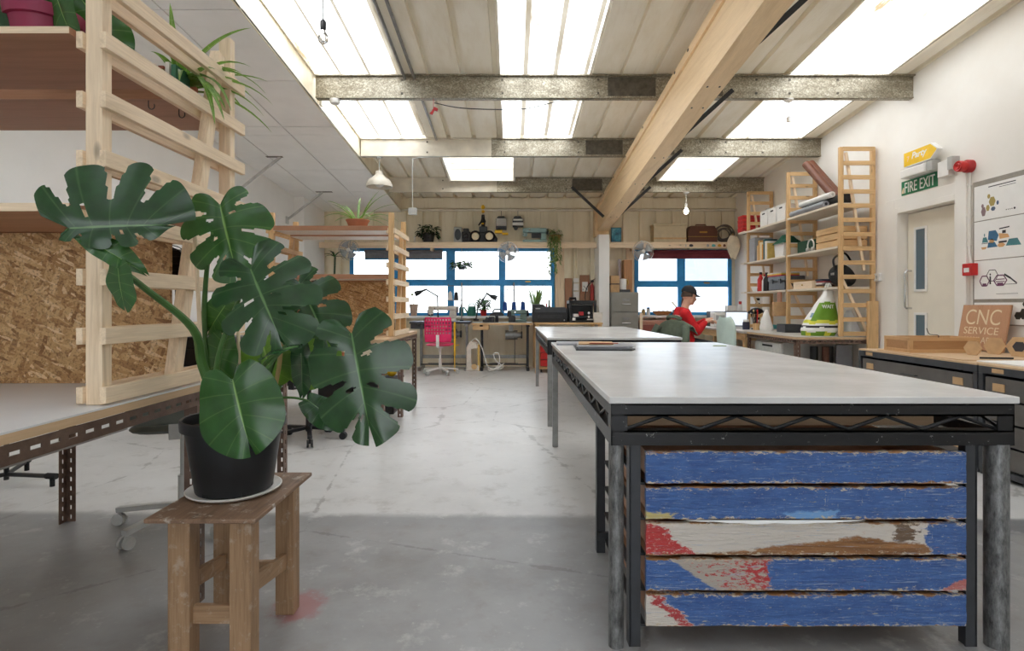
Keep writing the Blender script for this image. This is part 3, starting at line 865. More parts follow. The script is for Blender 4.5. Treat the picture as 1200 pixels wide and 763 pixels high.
t = thing('drawer_rack', 'dark steel rack of five long drawers with flaking blue paint', 'drawers', RK)
for px in (.415, 1.546):
    for py in (1.9, 2.62):
        b = MB(); sx = 1 if px < 1 else -1
        b.box(px - .018, px + .018, py - .003, py + .003, 0, .682); b.box(px - sx * .018 - .003, px - sx * .018 + .003, py - .003, py + .04, 0, .682)
        b.box(px - .014, px + .014, py + .003, py + .034, 0, .682)
        b.build('post', M['charcoal'], t)
    for z in (.07, .19, .31, .43, .55):
        b = MB(); b.box(px - .012 + (.025 if px < 1 else -.025), px + .012 + (.025 if px < 1 else -.025), 1.91, 2.62, z - .008, z); b.build('runner', M['dark_steel'], t)
b = MB(); b.box(.40, 1.56, 2.60, 2.62, .62, .66); b.box(.40, 1.56, 2.60, 2.62, .06, .10); b.build('back_rail', M['charcoal'], t)
lbl = ['drawer front of chipped blue paint', 'blue drawer front with a yellow chipped corner', 'drawer front mostly peeled to white and bare wood', 'blue drawer front with a red and white slanted patch', 'blue drawer front with a white peeled left end']
for k in range(5):
    z1 = .664 - .1185 * k; z0 = z1 - .104
    x0, x1 = .445, 1.507
    b = MB(); b.box(x0 + .012, x1 - .012, 1.885, 2.58, z0 + .012, z0 + .02)
    b.box(x0 + .012, x0 + .026, 1.885, 2.58, z0 + .02, z1 - .012); b.box(x1 - .026, x1 - .012, 1.885, 2.58, z0 + .02, z1 - .012); b.box(x0 + .026, x1 - .026, 2.566, 2.58, z0 + .02, z1 - .012)
    d = b.build('drawer', PLY('y'), t)
    b = MB()
    nx, nz = 90, 8
    # slightly warped, chipped front board
    def fr(u, v, z0=z0, z1=z1, k=k):
        x = x0 + (x1 - x0) * u; z = z0 + (z1 - z0) * v
        if v in (0, 1): z += .0035 * noise.noise(V((x * 9, k * 3.1, v))) + .002 * noise.noise(V((x * 40, k, v * 3)))
        if u in (0, 1): x += .003 * noise.noise(V((z * 30, k, u)))
        return (x, 1.868 + .0015 * noise.noise(V((x * 6, z * 30, k))), z)
    b.grid(fr, nx, nz)
    b.grid(lambda u, v: (fr(u, v)[0], 1.887, fr(u, v)[2]), nx, nz)
    o2 = (nx + 1) * (nz + 1)
    idx = lambda i, j: i * (nz + 1) + j
    for i in range(nx):
        for j in (0, nz): b.face(idx(i, j), idx(i + 1, j), o2 + idx(i + 1, j), o2 + idx(i, j))
    for j in range(nz):
        for i in (0, nx): b.face(idx(i, j), idx(i, j + 1), o2 + idx(i, j + 1), o2 + idx(i, j))
    f = b.build('drawer_front', flaky('flaking_paint', k + 1, z0, z1), d)
    f['label'] = lbl[k]
b = MB()
def film(u, v): return (.57 + .60 * u, 1.862 - .010 * math.sin(v * 2.2) * (1 - abs(2 * u - 1) ** 3), .440 - .014 * v * (1 - abs(2 * u - 1) ** 2) * (.7 + .5 * noise.noise(V((u * 9, 0, 0)))))
b.grid(film, 40, 4); o = b.build('hanging_paint_film', M['paper'], t, smooth=True); o['label'] = 'curled strip of peeling pale paint'

# portfolio folders on the front table
zt = .847
t = thing('portfolio', 'black ring portfolio holding brown papers on the front table', 'folder', (.62, 4.05, zt), 'folders on the front table')
b = MB(); b.prism([(0, 0), (.37, -.03), (.41, .06), (.40, .42), (.03, .45)], (.43, 3.78, zt), (1, 0, 0), (0, 1, 0), .008); b.build('cover', M['black'], t, bevel=.002)
b = MB(); b.prism([(.02, .02), (.36, -.01), (.385, .07), (.38, .40), (.05, .43)], (.43, 3.78, zt + .008), (1, 0, 0), (0, 1, 0), .016); b.build('page_stack', M['foilgrey'], t)
b = MB(); b.prism([(.0, 0), (.38, -.03), (.41, .05), (.40, .40), (.36, .30), (.30, .12), (.03, .10)], (.43, 3.78, zt + .024), (1, 0, 0), (0, 1, 0), .006); b.build('top_cover', M['foilgrey'], t, bevel=.002)
t = thing('paper_sheaf', 'loose brown and red paper sheets lying on the portfolio', 'paper', (.6, 3.98, zt + .03), 'folders on the front table')
b = MB(); b.prism([(.03, .11), (.27, .10), (.30, .34), (.06, .36)], (.43, 3.78, zt + .031), (1, 0, 0), (0, 1, 0), .008); b.build('brown_sheets', M['card'], t)
b = MB(); b.prism([(.10, .09), (.30, .095), (.31, .14), (.12, .15)], (.43, 3.78, zt + .0395), (1, 0, 0), (0, 1, 0), .004); b.build('red_sheet', plain('red_brown', (150, 72, 52), .7), t)
b = MB(); b.prism([(0, 0), (.36, -.02), (.38, .26), (.02, .28)], (.34, 4.28, zt), (1, 0, 0), (0, 1, 0), .014)
tag(b.build('clear_folder', M['foilgrey'], bevel=.002), 'flat grey plastic folder behind the black portfolio', 'folder', 'folders on the front table')
b = MB(); b.prism([(0, 0), (.10, .0), (.11, .03), (.01, .035)], (1.50, 4.2, zt), (1, 0, 0), (0, 1, 0), .004)
tag(b.build('paper_scrap', M['leaf_pale']), 'small pale green scrap lying alone on the front table', 'paper')

# ------------------------------------------------------------------ stool, pot and monstera
t = thing('stool', 'low rough wooden stool carrying the big potted plant', 'stool', (-.94, 1.92, 0))
TZ = .512
b = MB(); b.prism([(-1.10, 1.68), (-.765, 1.68), (-.765, 2.155), (-1.10, 2.155)], (0, 0, TZ - .014), (1, 0, 0), (0, 1, 0), .014)
b.build('seat', OLDTOP('y'), t, bevel=.003)
LG = {}
for lx, ly in ((-1.04, 1.785), (-.848, 1.785), (-1.075, 2.12), (-.845, 2.12)):
    b = MB(); b.box(lx - .034, lx + .034, ly - .03, ly + .03, 0, TZ - .0145); b.build('leg', OLDWOOD('z'), t, bevel=.003)
b = MB(); b.box(-1.006, -.882, 1.775, 1.795, .145, .203); b.build('stretcher', OLDWOOD('x'), t, bevel=.002)
b = MB(); b.box(-1.041, -.879, 2.11, 2.13, .14, .19); b.build('stretcher', OLDWOOD('x'), t, bevel=.002)
b = MB(); b.bar((-1.045, 1.815, .258), (-1.07, 2.09, .20), .02, .055); b.build('stretcher', OLDWOOD('y'), t, bevel=.002)
b = MB(); b.bar((-.848, 1.815, .245), (-.845, 2.09, .20), .02, .055); b.build('stretcher', OLDWOOD('y'), t, bevel=.002)
PC = V((-.955, 1.94, TZ))
b = MB(); b.lathe([(0, .002), (.118, .002), (.135, .004), (.150, .012), (.152, .016), (.148, .017), (.130, .009), (0, .008)], PC, 40)
tag(b.build('saucer', M['white'], smooth=True), 'white saucer under the big black plant pot', 'saucer')

mon = thing('potted_monstera', 'large split-leaf plant in a black pot on the wooden stool', 'plant', PC + V((0, 0, .0095)))
pb = PC + V((0, 0, .0095))
b = MB(); b.lathe([(0, 0), (.118, 0), (.122, .006), (.152, .205), (.152, .21), (.166, .213), (.168, .245), (.165, .249), (.158, .247), (.150, .20), (0, .20)], pb, 44)
for k in range(6):
    an = k * PI / 3 - 1.9; b.cbox(pb + V((.119 * math.cos(an), .119 * math.sin(an), .012)), .008, .022, .014, RZ(an))
b.build('pot', M['potblack'], mon, smooth=True)
b = MB()
b.grid(lambda u, v: (pb.x + .150 * v * math.cos(u * 2 * PI), pb.y + .150 * v * math.sin(u * 2 * PI), pb.z + .212 + .006 * noise.noise(V((v * 9 * math.cos(u * 6.283), v * 9 * math.sin(u * 6.283), 0)))), 40, 8)
b.build('soil', M['soil'], mon, smooth=True)


def smooth_path(pts, n=8):
    pts = [V(p) for p in pts]; out = []
    for i in range(len(pts) - 1):
        p0, p1, p2, p3 = pts[max(i - 1, 0)], pts[i], pts[i + 1], pts[min(i + 2, len(pts) - 1)]
        for k in range(n):
            s = k / n
            out.append(.5 * ((2 * p1) + (-p0 + p2) * s + (2 * p0 - 5 * p1 + 4 * p2 - p3) * s * s + (-p0 + 3 * p1 - 3 * p2 + p3) * s ** 3))
    return out + [pts[-1]]


def mleaf(base, tip, nrm, wl=.5, wr=.5, cuts=True, droop=.12, cup=.15, seed=0, roll=0):
    """broad heart-shaped leaf with deep side splits; wl / wr: half widths relative to the length"""
    r_ = random.Random(seed); base, tip = V(base), V(tip); L = (tip - base).length; T = (tip - base).normalized()
    nrm = V(nrm); n = (nrm - T * nrm.dot(T)).normalized(); S = T.cross(n).normalized()
    b = MB(); NU, NV = 84, 18
    for side, wd in ((1, wr), (-1, wl)):
        slits = []
        if cuts:
            c = r_.uniform(.26, .34)
            while c < .86:
                slits.append((c, r_.uniform(.34, .55), r_.uniform(.016, .026))); c += r_.uniform(.17, .27)
        holes = [(c + r_.uniform(.04, .08), r_.uniform(.22, .34)) for c, _, _ in slits[:3] if r_.random() < .55]

        def fn(u, v, side=side, wd=wd, slits=slits):
            th = 2.62 * (1 - u) ** .85 + .16 * u
            o = max(0, (u - .16) / .84) * .90
            prof = .30 + .85 * math.sin(PI * min(1, (u + .06) * .78)) ** 1.1
            r = wd * prof * (1.0 - .45 * u ** 3)
            r *= 1 + .025 * math.sin(u * 17 + seed)
            for c, d0, wdt in slits: r *= 1 - .20 * math.exp(-((u - c) / .042) ** 2)
            a = (o + v * r * math.cos(th) + .10 * v * v * math.sin(th) * r) * L; s = v * r * math.sin(th) * L * side
            h = -cup * (abs(s) / L) ** 1.6 * L - droop * (a / L) ** 2 * L + .022 * L * math.sin(u * 19 + seed) * v ** 1.5 + .02 * L * math.sin(u * 9 + 2 * seed) * v + .03 * L * (1 - math.exp(-12 * abs(s) / L))
            return base + T * a + S * s + n * h

        def keep(i, j, slits=slits, holes=holes):
            u = (i + .5) / NU; v = (j + .5) / NV
            for c, d0, wdt in slits:
                if v > d0 and abs(u - c) < wdt * (.5 + 1.3 * (v - d0) / (1 - d0)): return False
            for c, vv in holes:
                if ((u - c) / .016) ** 2 + ((v - vv) / .11) ** 2 < 1: return False
            return True
        b.grid(fn, NU, NV, keep if cuts else None, lambda u, v: (u, v))
    return b


def px(x, y, d): return P(x, y, d)


stems = [  # petioles: points in space, radius
    ([px(262, 492, 1.96), px(238, 430, 1.93), px(226, 385, 1.84), px(170, 338, 1.68), px(120, 300, 1.58), px(78, 269, 1.50)], [.017, .017, .013, .0095, .0085, .007]),
    ([px(252, 500, 1.98), px(240, 400, 2.02), px(242, 320, 2.02), px(252, 262, 2.0), px(258, 240, 1.98)], [.012, .010, .008, .007, .005]),
    ([px(258, 495, 1.92), px(254, 430, 1.86), px(272, 370, 1.82), px(294, 322, 1.76)], [.012, .009, .007, .005]),
    ([px(285, 498, 1.95), px(300, 440, 1.88), px(345, 400, 1.80), px(380, 394, 1.76), px(411, 392, 1.72)], [.012, .009, .007, .006, .005]),
    ([px(300, 492, 2.0), px(320, 425, 2.0), px(345, 370, 2.0), px(352, 332, 1.98)], [.010, .008, .006, .005]),
    ([px(292, 496, 1.90), px(318, 470, 1.86), px(342, 466, 1.85), px(362, 470, 1.84)], [.007, .005, .004, .004]),
    ([px(266, 498, 1.88), px(268, 462, 1.80), px(272, 446, 1.74)], [.008, .006, .005]),
    ([px(300, 500, 2.02), px(330, 450, 2.08), px(358, 408, 2.1)], [.008, .006, .004]),
    ([px(275, 490, 2.0), px(300, 440, 2.06), px(308, 408, 2.08)], [.008, .006, .004]),
    ([px(280, 492, 1.9), px(322, 420, 1.74), px(350, 406, 1.72)], [.007, .005, .004]),
]
for pts, rr in stems:
    sp = smooth_path(pts, 6); k = len(sp); rs = []
    for i in range(k):
        f = i / (k - 1) * (len(rr) - 1); a = int(min(f, len(rr) - 2)); rs.append(rr[a] + (rr[a + 1] - rr[a]) * (f - a))
    b = MB(); b.tube(sp, rs, 9); b.build('stem', M['stem'], mon, smooth=True)
leaves = [  # base, tip, facing, half widths, splits, droop, cup, material
    (px(82, 268, 1.50), px(206, 262, 1.58), (-.05, -1, .12), .74, .24, True, .05, .10, 'leaf_dark'),
    (px(98, 278, 1.51), px(176, 322, 1.57), (.2, -1, .5), .20, .16, False, .10, .2, 'leaf_mid'),
    (px(138, 312, 1.54), px(142, 364, 1.56), (-.3, -1, .1), .42, .34, False, .10, .15, 'leaf_mid'),
    (px(258, 240, 1.98), px(272, 312, 1.92), (.1, -.85, .55), .62, .58, True, .25, .3, 'leaf_mid'),
    (px(294, 316, 1.76), px(326, 398, 1.72), (-.15, -.9, .45), .70, .62, True, .10, .14, 'leaf_dark'),
    (px(350, 330, 1.98), px(386, 402, 1.92), (.35, -.9, .35), .48, .55, True, .12, .2, 'leaf_dark'),
    (px(412, 391, 1.72), px(433, 512, 1.68), (-.05, -.95, .3), .52, .46, True, .06, .10, 'leaf_dark'),
    (px(273, 446, 1.74), px(290, 524, 1.70), (-.05, -.92, .4), .58, .60, False, .08, .22, 'leaf_mid'),
    (px(362, 470, 1.84), px(402, 499, 1.82), (.25, -1, .6), .30, .34, False, .15, .2, 'leaf_dark'),
    (px(358, 398, 2.1), px(372, 446, 2.06), (.1, -1, .2), .62, .62, False, .1, .1, 'leaf_backlit'),
    (px(308, 402, 2.08), px(318, 446, 2.06), (-.1, -1, .2), .70, .70, False, .1, .1, 'leaf_backlit'),
    (px(350, 406, 1.72), px(298, 420, 1.70), (.0, -.25, 1), .20, .20, False, .05, .2, 'leaf_dark'),
    (px(262, 398, 2.0), px(248, 458, 1.98), (-.3, -1, .2), .4, .42, False, .1, .2, 'leaf_mid'),
    (px(268, 352, 2.02), px(240, 392, 2.04), (.2, -1, .1), .34, .36, False, .1, .2, 'leaf_mid'),
    (px(352, 405, 2.0), px(357, 468, 1.94), (.7, -.7, .1), .22, .2, False, .1, .2, 'leaf_dark'),
]
for k, (a, c, nn, wl, wr, cu, dr, cp, mt) in enumerate(leaves):
    mleaf(a, c, nn, wl, wr, cu, dr, cp, k + 3).build('leaf', M[mt], mon, smooth=True, angle=180)
for pts, r in (([px(240, 500, 1.95), px(232, 340, 1.99), px(226, 236, 2.02)], .0075), ([px(282, 496, 2.0), px(279, 380, 2.04), px(282, 252, 2.06)], .006), ([px(314, 500, 1.98), px(327, 430, 2.0), px(332, 385, 2.0)], .008)):
    b = MB(); b.tube(pts, r, 6); o = b.build('stake', M['straw'] if r > .0078 else PINE('z'), mon); o['label'] = 'pale stake holding the stems'

# ------------------------------------------------------------------ timber shelving on slotted-angle benches (left)
def angle_leg(b, x, y, z1, sx, sy, w=.05, t=.003):
    b.slotted((x, y, 0), (x, y, z1), (sx, 0, 0), w, t, .022, .05, .009)
    b.slotted((x, y, 0), (x, y, z1), (0, sy, 0), w, t, .022, .05, .009)
    return b


def angle_bench(name, label, x0, x1, y0, y1, legs, top_mat, edge_mat, ztop=.85, group=None, th=.03, cross=()):
    t = thing(name, label, 'bench', ((x0 + x1) / 2, (y0 + y1) / 2, 0), group)
    b = MB(); b.box(x0, x1, y0, y1, ztop - .004, ztop); b.box(x0 + .001, x1 - .001, y0 + .001, y1 - .001, ztop - .006, ztop - .004); b.build('laminate', top_mat, t)
    b = MB(); b.box(x0, x1, y0, y1, ztop - th, ztop - .0055); b.build('worktop', edge_mat, t)
    zr = ztop - th - .052
    for p, q, u in (((x1 - .004, y0, zr), (x1 - .004, y1, zr), (0, 0, 1)), ((x0 + .004, y1, zr), (x0 + .004, y0, zr), (0, 0, 1)), ((x0, y0 + .004, zr), (x1, y0 + .004, zr), (0, 0, 1)), ((x1, y1 - .004, zr), (x0, y1 - .004, zr), (0, 0, 1))):
        b = MB(); b.slotted(p, q, u, .05, .003, .034, .061, .011); b.build('angle_rail', M['angle'], t)
    for (lx, ly, sx, sy) in legs:
        angle_leg(MB(), lx, ly, zr + .045, sx, sy).build('leg', M['angle'], t)
    for p, q in cross:
        b = MB(); b.slotted(p, q, (0, 0, 1), .045, .003, .03, .061, .010); b.build('cross_rail', M['lgrey'], t)
    return t


white_top = plain('bench_white', (226, 228, 230), .35, var=.03, scale=3)
angle_bench('slotted_bench', 'long white topped bench on brown slotted angle legs behind the stool', -3.35, -1.20, .72, 3.03,
            [(-1.206, .74, -1, 1), (-1.206, 2.16, -1, 1), (-1.206, 3.015, -1, -1), (-2.34, .74, -1, 1), (-2.375, 3.0, 1, -1), (-3.32, .74, 1, 1), (-3.32, 3.0, 1, -1)],
            white_top, PLYL('y'), group='timber shelf benches', cross=[((-2.05, .75, .49), (-2.05, 3.0, .49))])
angle_bench('slotted_bench', 'wood topped bench on brown slotted angle legs carrying the far timber shelving', -3.0, -1.12, 4.93, 6.65,
            [(-1.126, 4.95, -1, 1), (-1.126, 5.79, -1, 1), (-1.126, 6.63, -1, -1), (-2.1, 4.95, -1, 1), (-2.1, 6.63, -1, -1), (-2.97, 4.95, 1, 1), (-2.97, 6.63, 1, -1)],
            PLYL('x'), PLYL('y'), group='timber shelf benches')


def side_frame(t, x, y0, y1, z0, z1, lv, mat_p, mat_r, brace=True, pw=.05, pd=.042, rh=.05, over=.055):
    """ladder of paired slats standing in the depth direction"""
    f = MB()
    e = bpy.data.objects.new('side_frame', None); COL.objects.link(e); e.parent = t; e.empty_display_size = .1
    for yy in (y0, y1 - pd):
        b = MB(); b.box(x - pw / 2, x + pw / 2, yy, yy + pd, z0, z1); b.build('post', mat_p, e, bevel=.002)
    for z in lv:
        for xo in (x - pw / 2 - .020, x + pw / 2):
            b = MB(); b.box(xo, xo + .020, y0 - .012, y1 + over, z, z + rh); b.build('rung', mat_r, e, bevel=.002)
    if brace:
        b = MB(); b.bar((x, y0 + (y1 - y0) * .48, z0 + .01), (x, y1 - .10, z1 - .1), .04, .05, up=(0, 1, 0)); b.build('brace', mat_p, e, bevel=.002)
    return e


t = thing('shelving_unit', 'tall pale slatted timber shelving in front of the monstera with chipboard back', 'shelving', (-2.2, 2.1, .85), 'timber shelving over the benches')
lv = [.856 + .177 * k for k in range(8)]
side_frame(t, -1.255, 1.69, 2.50, .851, 2.32, lv, PINE('z'), PINE('y'))
side_frame(t, -3.2, 1.69, 2.50, .851, 2.32, lv, PINE('z'), PINE('y'), brace=False)
for (y0, y1, z0, z1) in ((1.66, 2.09, 1.952, 1.972), (2.19, 2.58, 1.952, 1.99), (1.66, 2.13, 1.428, 1.452), (2.2, 2.56, 1.428, 1.455)):
    b = MB(); b.box(-3.17, -1.305, y0, y1, z0, z1); b.m(1); b.box(-3.17, -1.305, y0 - .002, y0, z0, z1)
    b.build('shelf', [PLY('x'), PINE('x') if y0 < 2 else PLY('x')], t)
b = MB(); b.box(-3.17, -1.32, 2.085, 2.1, 1.452, 1.52); b.box(-3.17, -1.285, 2.2, 2.216, 1.455, 1.54); b.build('lip_board', PLY('x'), t)
b = MB(); b.box(-3.17, -1.315, 2.165, 2.18, .851, 1.428); b.build('back_panel', M['osb'], t)

t = thing('shelving_unit', 'pale slatted timber shelving with chipboard back carrying the bowl of green plant', 'shelving', (-1.75, 5.8, .85), 'timber shelving over the benches')
lv = [.855 + .165 * k for k in range(8)]
side_frame(t, -1.165, 5.42, 6.07, .851, 2.045, lv[:7] , PINE2('z'), PINE('y'), over=.06)
side_frame(t, -2.32, 5.42, 6.07, .851, 2.045, lv[:7], PINE2('z'), PINE2('y'))
for (y0, y1, z0, z1, mt) in ((5.40, 5.72, 1.87, 1.915, 'PLY'), (5.78, 6.08, 1.86, 1.90, 'PLY'), (5.40, 5.72, 1.405, 1.45, 'PLY'), (5.8, 6.08, 1.39, 1.43, 'PLY')):
    b = MB(); b.box(-2.29, -1.195, y0, y1, z0, z1); b.m(1); b.box(-2.29, -1.195, y0 + .005, y1, z0 - .003, z0); b.build('shelf', [PLY('x'), M['white']], t)  # white underside paints the pale reflection beneath the brown boards
b = MB(); b.box(-2.29, -1.195, 5.74, 5.756, .851, 1.39); b.build('back_panel', M['osb'], t)

# things on and under the first shelving
def flow_leaf(b, base, dirv, L, w, droop, n=10, twist=0, fold=.25):
    """long arching ribbon leaf"""
    base, d = V(base), V(dirv).normalized(); hor = V((d.x, d.y, 0)); side = V((-d.y, d.x, 0))
    side = side.normalized() if side.length > 1e-4 else V((1, 0, 0))
    pts = []; p = base.copy(); v = d.copy()
    for i in range(n + 1):
        pts.append(p.copy()); v = (v + V((0, 0, -droop / n))).normalized(); p = p + v * (L / n)
    o = len(b.v)
    for i, q in enumerate(pts):
        s = i / n; ww = w * (math.sin(PI * min(1, .18 + s * .82)) ** .7) * (1 - .25 * s)
        up = V((0, 0, ww * fold))
        for k, (a, e) in enumerate(((-1, 1), (0, 0), (1, 1))):
            b.v.append(q + side * a * ww / 2 + up * e); b.uv[o + i * 3 + k] = (s, abs(a) * .5)
    for i in range(n):
        for k in range(2):
            a = o + i * 3 + k; b.face(a, a + 1, a + 4, a + 3)


def spider(name, label, loc, r_pot, h_pot, potmat, nleaf, L, w, leafmat, seed, droop=1.6, group=None, spread=1.0, up=(.3, 1.2), cat='plant'):
    r_ = random.Random(seed); t = thing(name, label, cat, loc, group); l = V(loc)
    b = MB(); b.lathe([(0, 0), (r_pot * .72, 0), (r_pot * .95, h_pot * .85), (r_pot, h_pot * .86), (r_pot, h_pot), (r_pot * .88, h_pot), (r_pot * .85, h_pot * .8), (0, h_pot * .8)], l, 20); b.build('pot', potmat, t, smooth=True)
    for k in range(nleaf):
        b = MB(); a = r_.uniform(0, 2 * PI); e = r_.uniform(*up)
        flow_leaf(b, l + V((.25 * r_pot * math.cos(a), .25 * r_pot * math.sin(a), h_pot * .8)), (math.cos(a) * spread, math.sin(a) * spread, e), L * r_.uniform(.6, 1.1), w * r_.uniform(.8, 1.2), droop * r_.uniform(.6, 1.3))
        b.build('leaf', leafmat, t, smooth=True, angle=180)
    return t


def bushy(name, label, loc, r_pot, h_pot, potmat, n, R, H, leafL, leafmat, seed, group=None, hang=0.0, cat='plant', zc=None):
    """leafy plant: many small folded oval leaves on short stems"""
    r_ = random.Random(seed); t = thing(name, label, cat, loc, group); l = V(loc)
    b = MB(); b.lathe([(0, 0), (r_pot * .75, 0), (r_pot * .97, h_pot * .85), (r_pot, h_pot * .86), (r_pot, h_pot), (r_pot * .88, h_pot), (r_pot * .85, h_pot * .8), (0, h_pot * .8)], l, 20); b.build('pot', potmat, t, smooth=True)
    b = MB(); s = MB()
    for k in range(n):
        a = r_.uniform(0, 2 * PI); rr = R * math.sqrt(r_.random()); hh = h_pot + H * r_.random() - hang * (rr / R) * r_.random()
        q = l + V((rr * math.cos(a), rr * math.sin(a), hh))
        if k % 3 == 0: s.tube([l + V((0, 0, h_pot * .8)), (l + V((0, 0, h_pot))).lerp(q, .5) + V((0, 0, .03)), q], .0022, 5)
        flow_leaf(b, q, (math.cos(a) + r_.uniform(-.6, .6), math.sin(a) + r_.uniform(-.6, .6), r_.uniform(-.5, .7)), leafL * r_.uniform(.7, 1.2), leafL * .55, .9, 4)
    s.build('stem', M['stem_dark'], t); o = b.build('foliage', leafmat, t, smooth=True, angle=180); o['kind'] = 'stuff'
    return t


SH = 1.972
t = thing('potted_plant', 'glossy broad-leaved plant in a maroon pot on the top shelf', 'plant', (-1.56, 1.88, SH))
b = MB(); b.lathe([(0, 0), (.078, 0), (.098, .11), (.108, .113), (.112, .15), (.105, .152), (.09, .13), (0, .13)], (-1.56, 1.88, SH), 32); b.build('pot', M['potmaroon'], t, smooth=True)
b = MB(); b.tube([(-1.56, 1.88, SH + .13), (-1.55, 1.87, SH + .30), (-1.57, 1.88, SH + .45)], .009, 8); b.build('stem', M['stem_dark'], t, smooth=True)
for k, (bs, tp, nn, mt) in enumerate([((-1.63, 1.82, SH + .26), (-1.70, 1.80, SH + .01), (-.3, -1, .1), 'leaf_backlit'), ((-1.61, 1.80, SH + .24), (-1.655, 1.78, SH + .015), (.3, -1, .1), 'leaf_dark'),
                                      ((-1.47, 1.80, SH + .22), (-1.415, 1.79, SH + .015), (-.5, -1, .1), 'leaf_mid'), ((-1.50, 1.95, SH + .25), (-1.36, 2.0, SH + .05), (.3, -1, .2), 'leaf_mid'),
                                      ((-1.57, 1.84, SH + .40), (-1.60, 1.70, SH + .30), (0, -.4, 1), 'leaf_dark'), ((-1.64, 1.92, SH + .3), (-1.82, 1.95, SH + .10), (-.2, -1, .2), 'leaf_mid')]):
    mleaf(bs, tp, nn, .30, .30, False, .12, .3, k).build('leaf', M[mt], t, smooth=True, angle=180)
spx = spider('spider_plant', 'long-leaved spider plant arching over the slats of the tall shelving', (-1.40, 2.40, 1.991), .055, .09, M['terracotta'], 26, .38, .032, M['leaf_spider'], 5, 1.5, up=(.35, 1.5))
for bs, dv, L, dr in (((-1.39, 2.38, 2.08), (.9, -.1, .75), .42, 1.7), ((-1.38, 2.36, 2.08), (.85, -.35, .55), .36, 2.2), ((-1.37, 2.34, 2.08), (.7, -.5, .4), .40, 2.6), ((-1.40, 2.38, 2.08), (.55, 0, 1.1), .40, 1.2), ((-1.41, 2.39, 2.08), (-.25, -.1, 1.1), .33, .8), ((-1.4, 2.35, 2.08), (.1, -.3, 1.2), .3, .6), ((-1.38, 2.35, 2.08), (.75, -.5, .15), .42, 1.6)):
    b = MB(); flow_leaf(b, bs, dv, L, .032, dr, 14); b.build('leaf', M['leaf_spider'], spx, smooth=True, angle=180)
t = thing('trailing_plant', 'small trailing plant peeping between the slats of the top shelf', 'plant', (-1.42, 2.0, SH))
b = MB(); b.lathe([(0, 0), (.03, 0), (.04, .05), (0, .05)], (-1.42, 2.0, SH), 14); b.build('pot', M['terracotta'], t, smooth=True)
for k, (bs, tp) in enumerate((((-1.40, 1.98, SH + .07), (-1.33, 1.95, SH + .005)), ((-1.40, 2.0, SH + .08), (-1.36, 2.04, SH + .02)), ((-1.44, 2.0, SH + .08), (-1.47, 1.98, SH + .03)))):
    mleaf(bs, tp, (0, -1, .5), .38, .38, False, .1, .2, k).build('leaf', M['leaf_mid'], t, smooth=True, angle=180)
for k, (x, w_, h_, cl, lab) in enumerate(((-1.335, .018, .11, (66, 120, 96), 'green book standing on the rear top shelf'), (-1.36, .016, .12, (222, 218, 208), 'white book standing on the rear top shelf'), (-1.385, .022, .105, (150, 82, 62), 'brown book standing on the rear top shelf'))):
    b = MB(); b.box(x - w_ / 2, x + w_ / 2, 2.22, 2.32, 1.991, 1.991 + h_); bk = b.build('book', plain('bk%d' % k, cl, .6), None, bevel=.001)
    tag(bk, lab, 'book', 'books on the rear top shelf')
b = MB(); b.box(-1.345, -1.312, 2.47, 2.56, 1.991, 2.06); tag(b.build('wooden_box', DARKW('y'), bevel=.002), 'small dark brown wooden box at the end of the rear top shelf', 'box')
for k, xx in enumerate((-1.42, -1.36)):
    b = MB(); y = 2.1 + .1 * k + .1; pts = [(xx, y, 1.951), (xx, y, 1.93)] + [(xx + .012 - .012 * math.cos(a), y, 1.93 - .014 * math.sin(a)) for a in [i * PI / 6 for i in range(1, 8)]]
    tag(b.tube(pts, .0018, 6).build('cup_hook', M['dark_steel'], smooth=True), ['small metal cup hook under the rear top shelf, nearer the aisle', 'small metal cup hook under the rear top shelf, second along'][1 - k], 'hook')
# black lamp on twin poles + black box on the bench behind the chipboard
t = thing('studio_lamp', 'round black lamp with wire guard behind the slats', 'lamp', (-1.50, 2.5, .85))
b = MB(); b.tube([(-1.52, 2.5, .87), (-1.52, 2.5, 1.26)], .010, 8); b.tube([(-1.485, 2.5, .87), (-1.485, 2.5, 1.26)], .010, 8); b.build('pole', M['black'], t)
b = MB(); b.lathe([(0, 0), (.09, 0), (.09, .02), (0, .02)], (-1.5, 2.5, .85), 20); b.build('base', M['black'], t)
b = MB(); R = RX(PI / 2); b.lathe([(0, -.05), (.055, -.05), (.075, .0), (.082, .05), (.078, .05), (.07, 0), (0, -.02)], (-1.5, 2.5, 1.325), 24, R); b.build('lamp_head', M['black'], t, smooth=True)
b = MB()
for k in range(5): b.tube([(-1.5 + .08 * math.cos(a), 2.45 - .03 * math.sin(a), 1.27 + .03 * k) for a in [i * PI / 10 for i in range(11)]], .0015, 5)
b.tube([(-1.56 + .0 * i, 2.47, 1.39) for i in range(2)] and [(-1.565 + .13 * i / 8, 2.48, 1.385 + .03 * math.sin(PI * i / 8)) for i in range(9)], .002, 5)
b.build('wire_guard', M['dark_steel'], t)
t = thing('equipment_case', 'black equipment case on the bench behind the slats', 'case', (-1.5, 2.75, .85))
b = MB(); b.box(-1.68, -1.32, 2.66, 2.86, .851, 1.0); b.build('body', M['black'], t, bevel=.01)
b = MB(); b.tube([(-1.56, 2.655, .96), (-1.56, 2.635, .95), (-1.44, 2.635, .95), (-1.44, 2.655, .96)], .006, 6); b.build('handle', M['blackrub'], t)

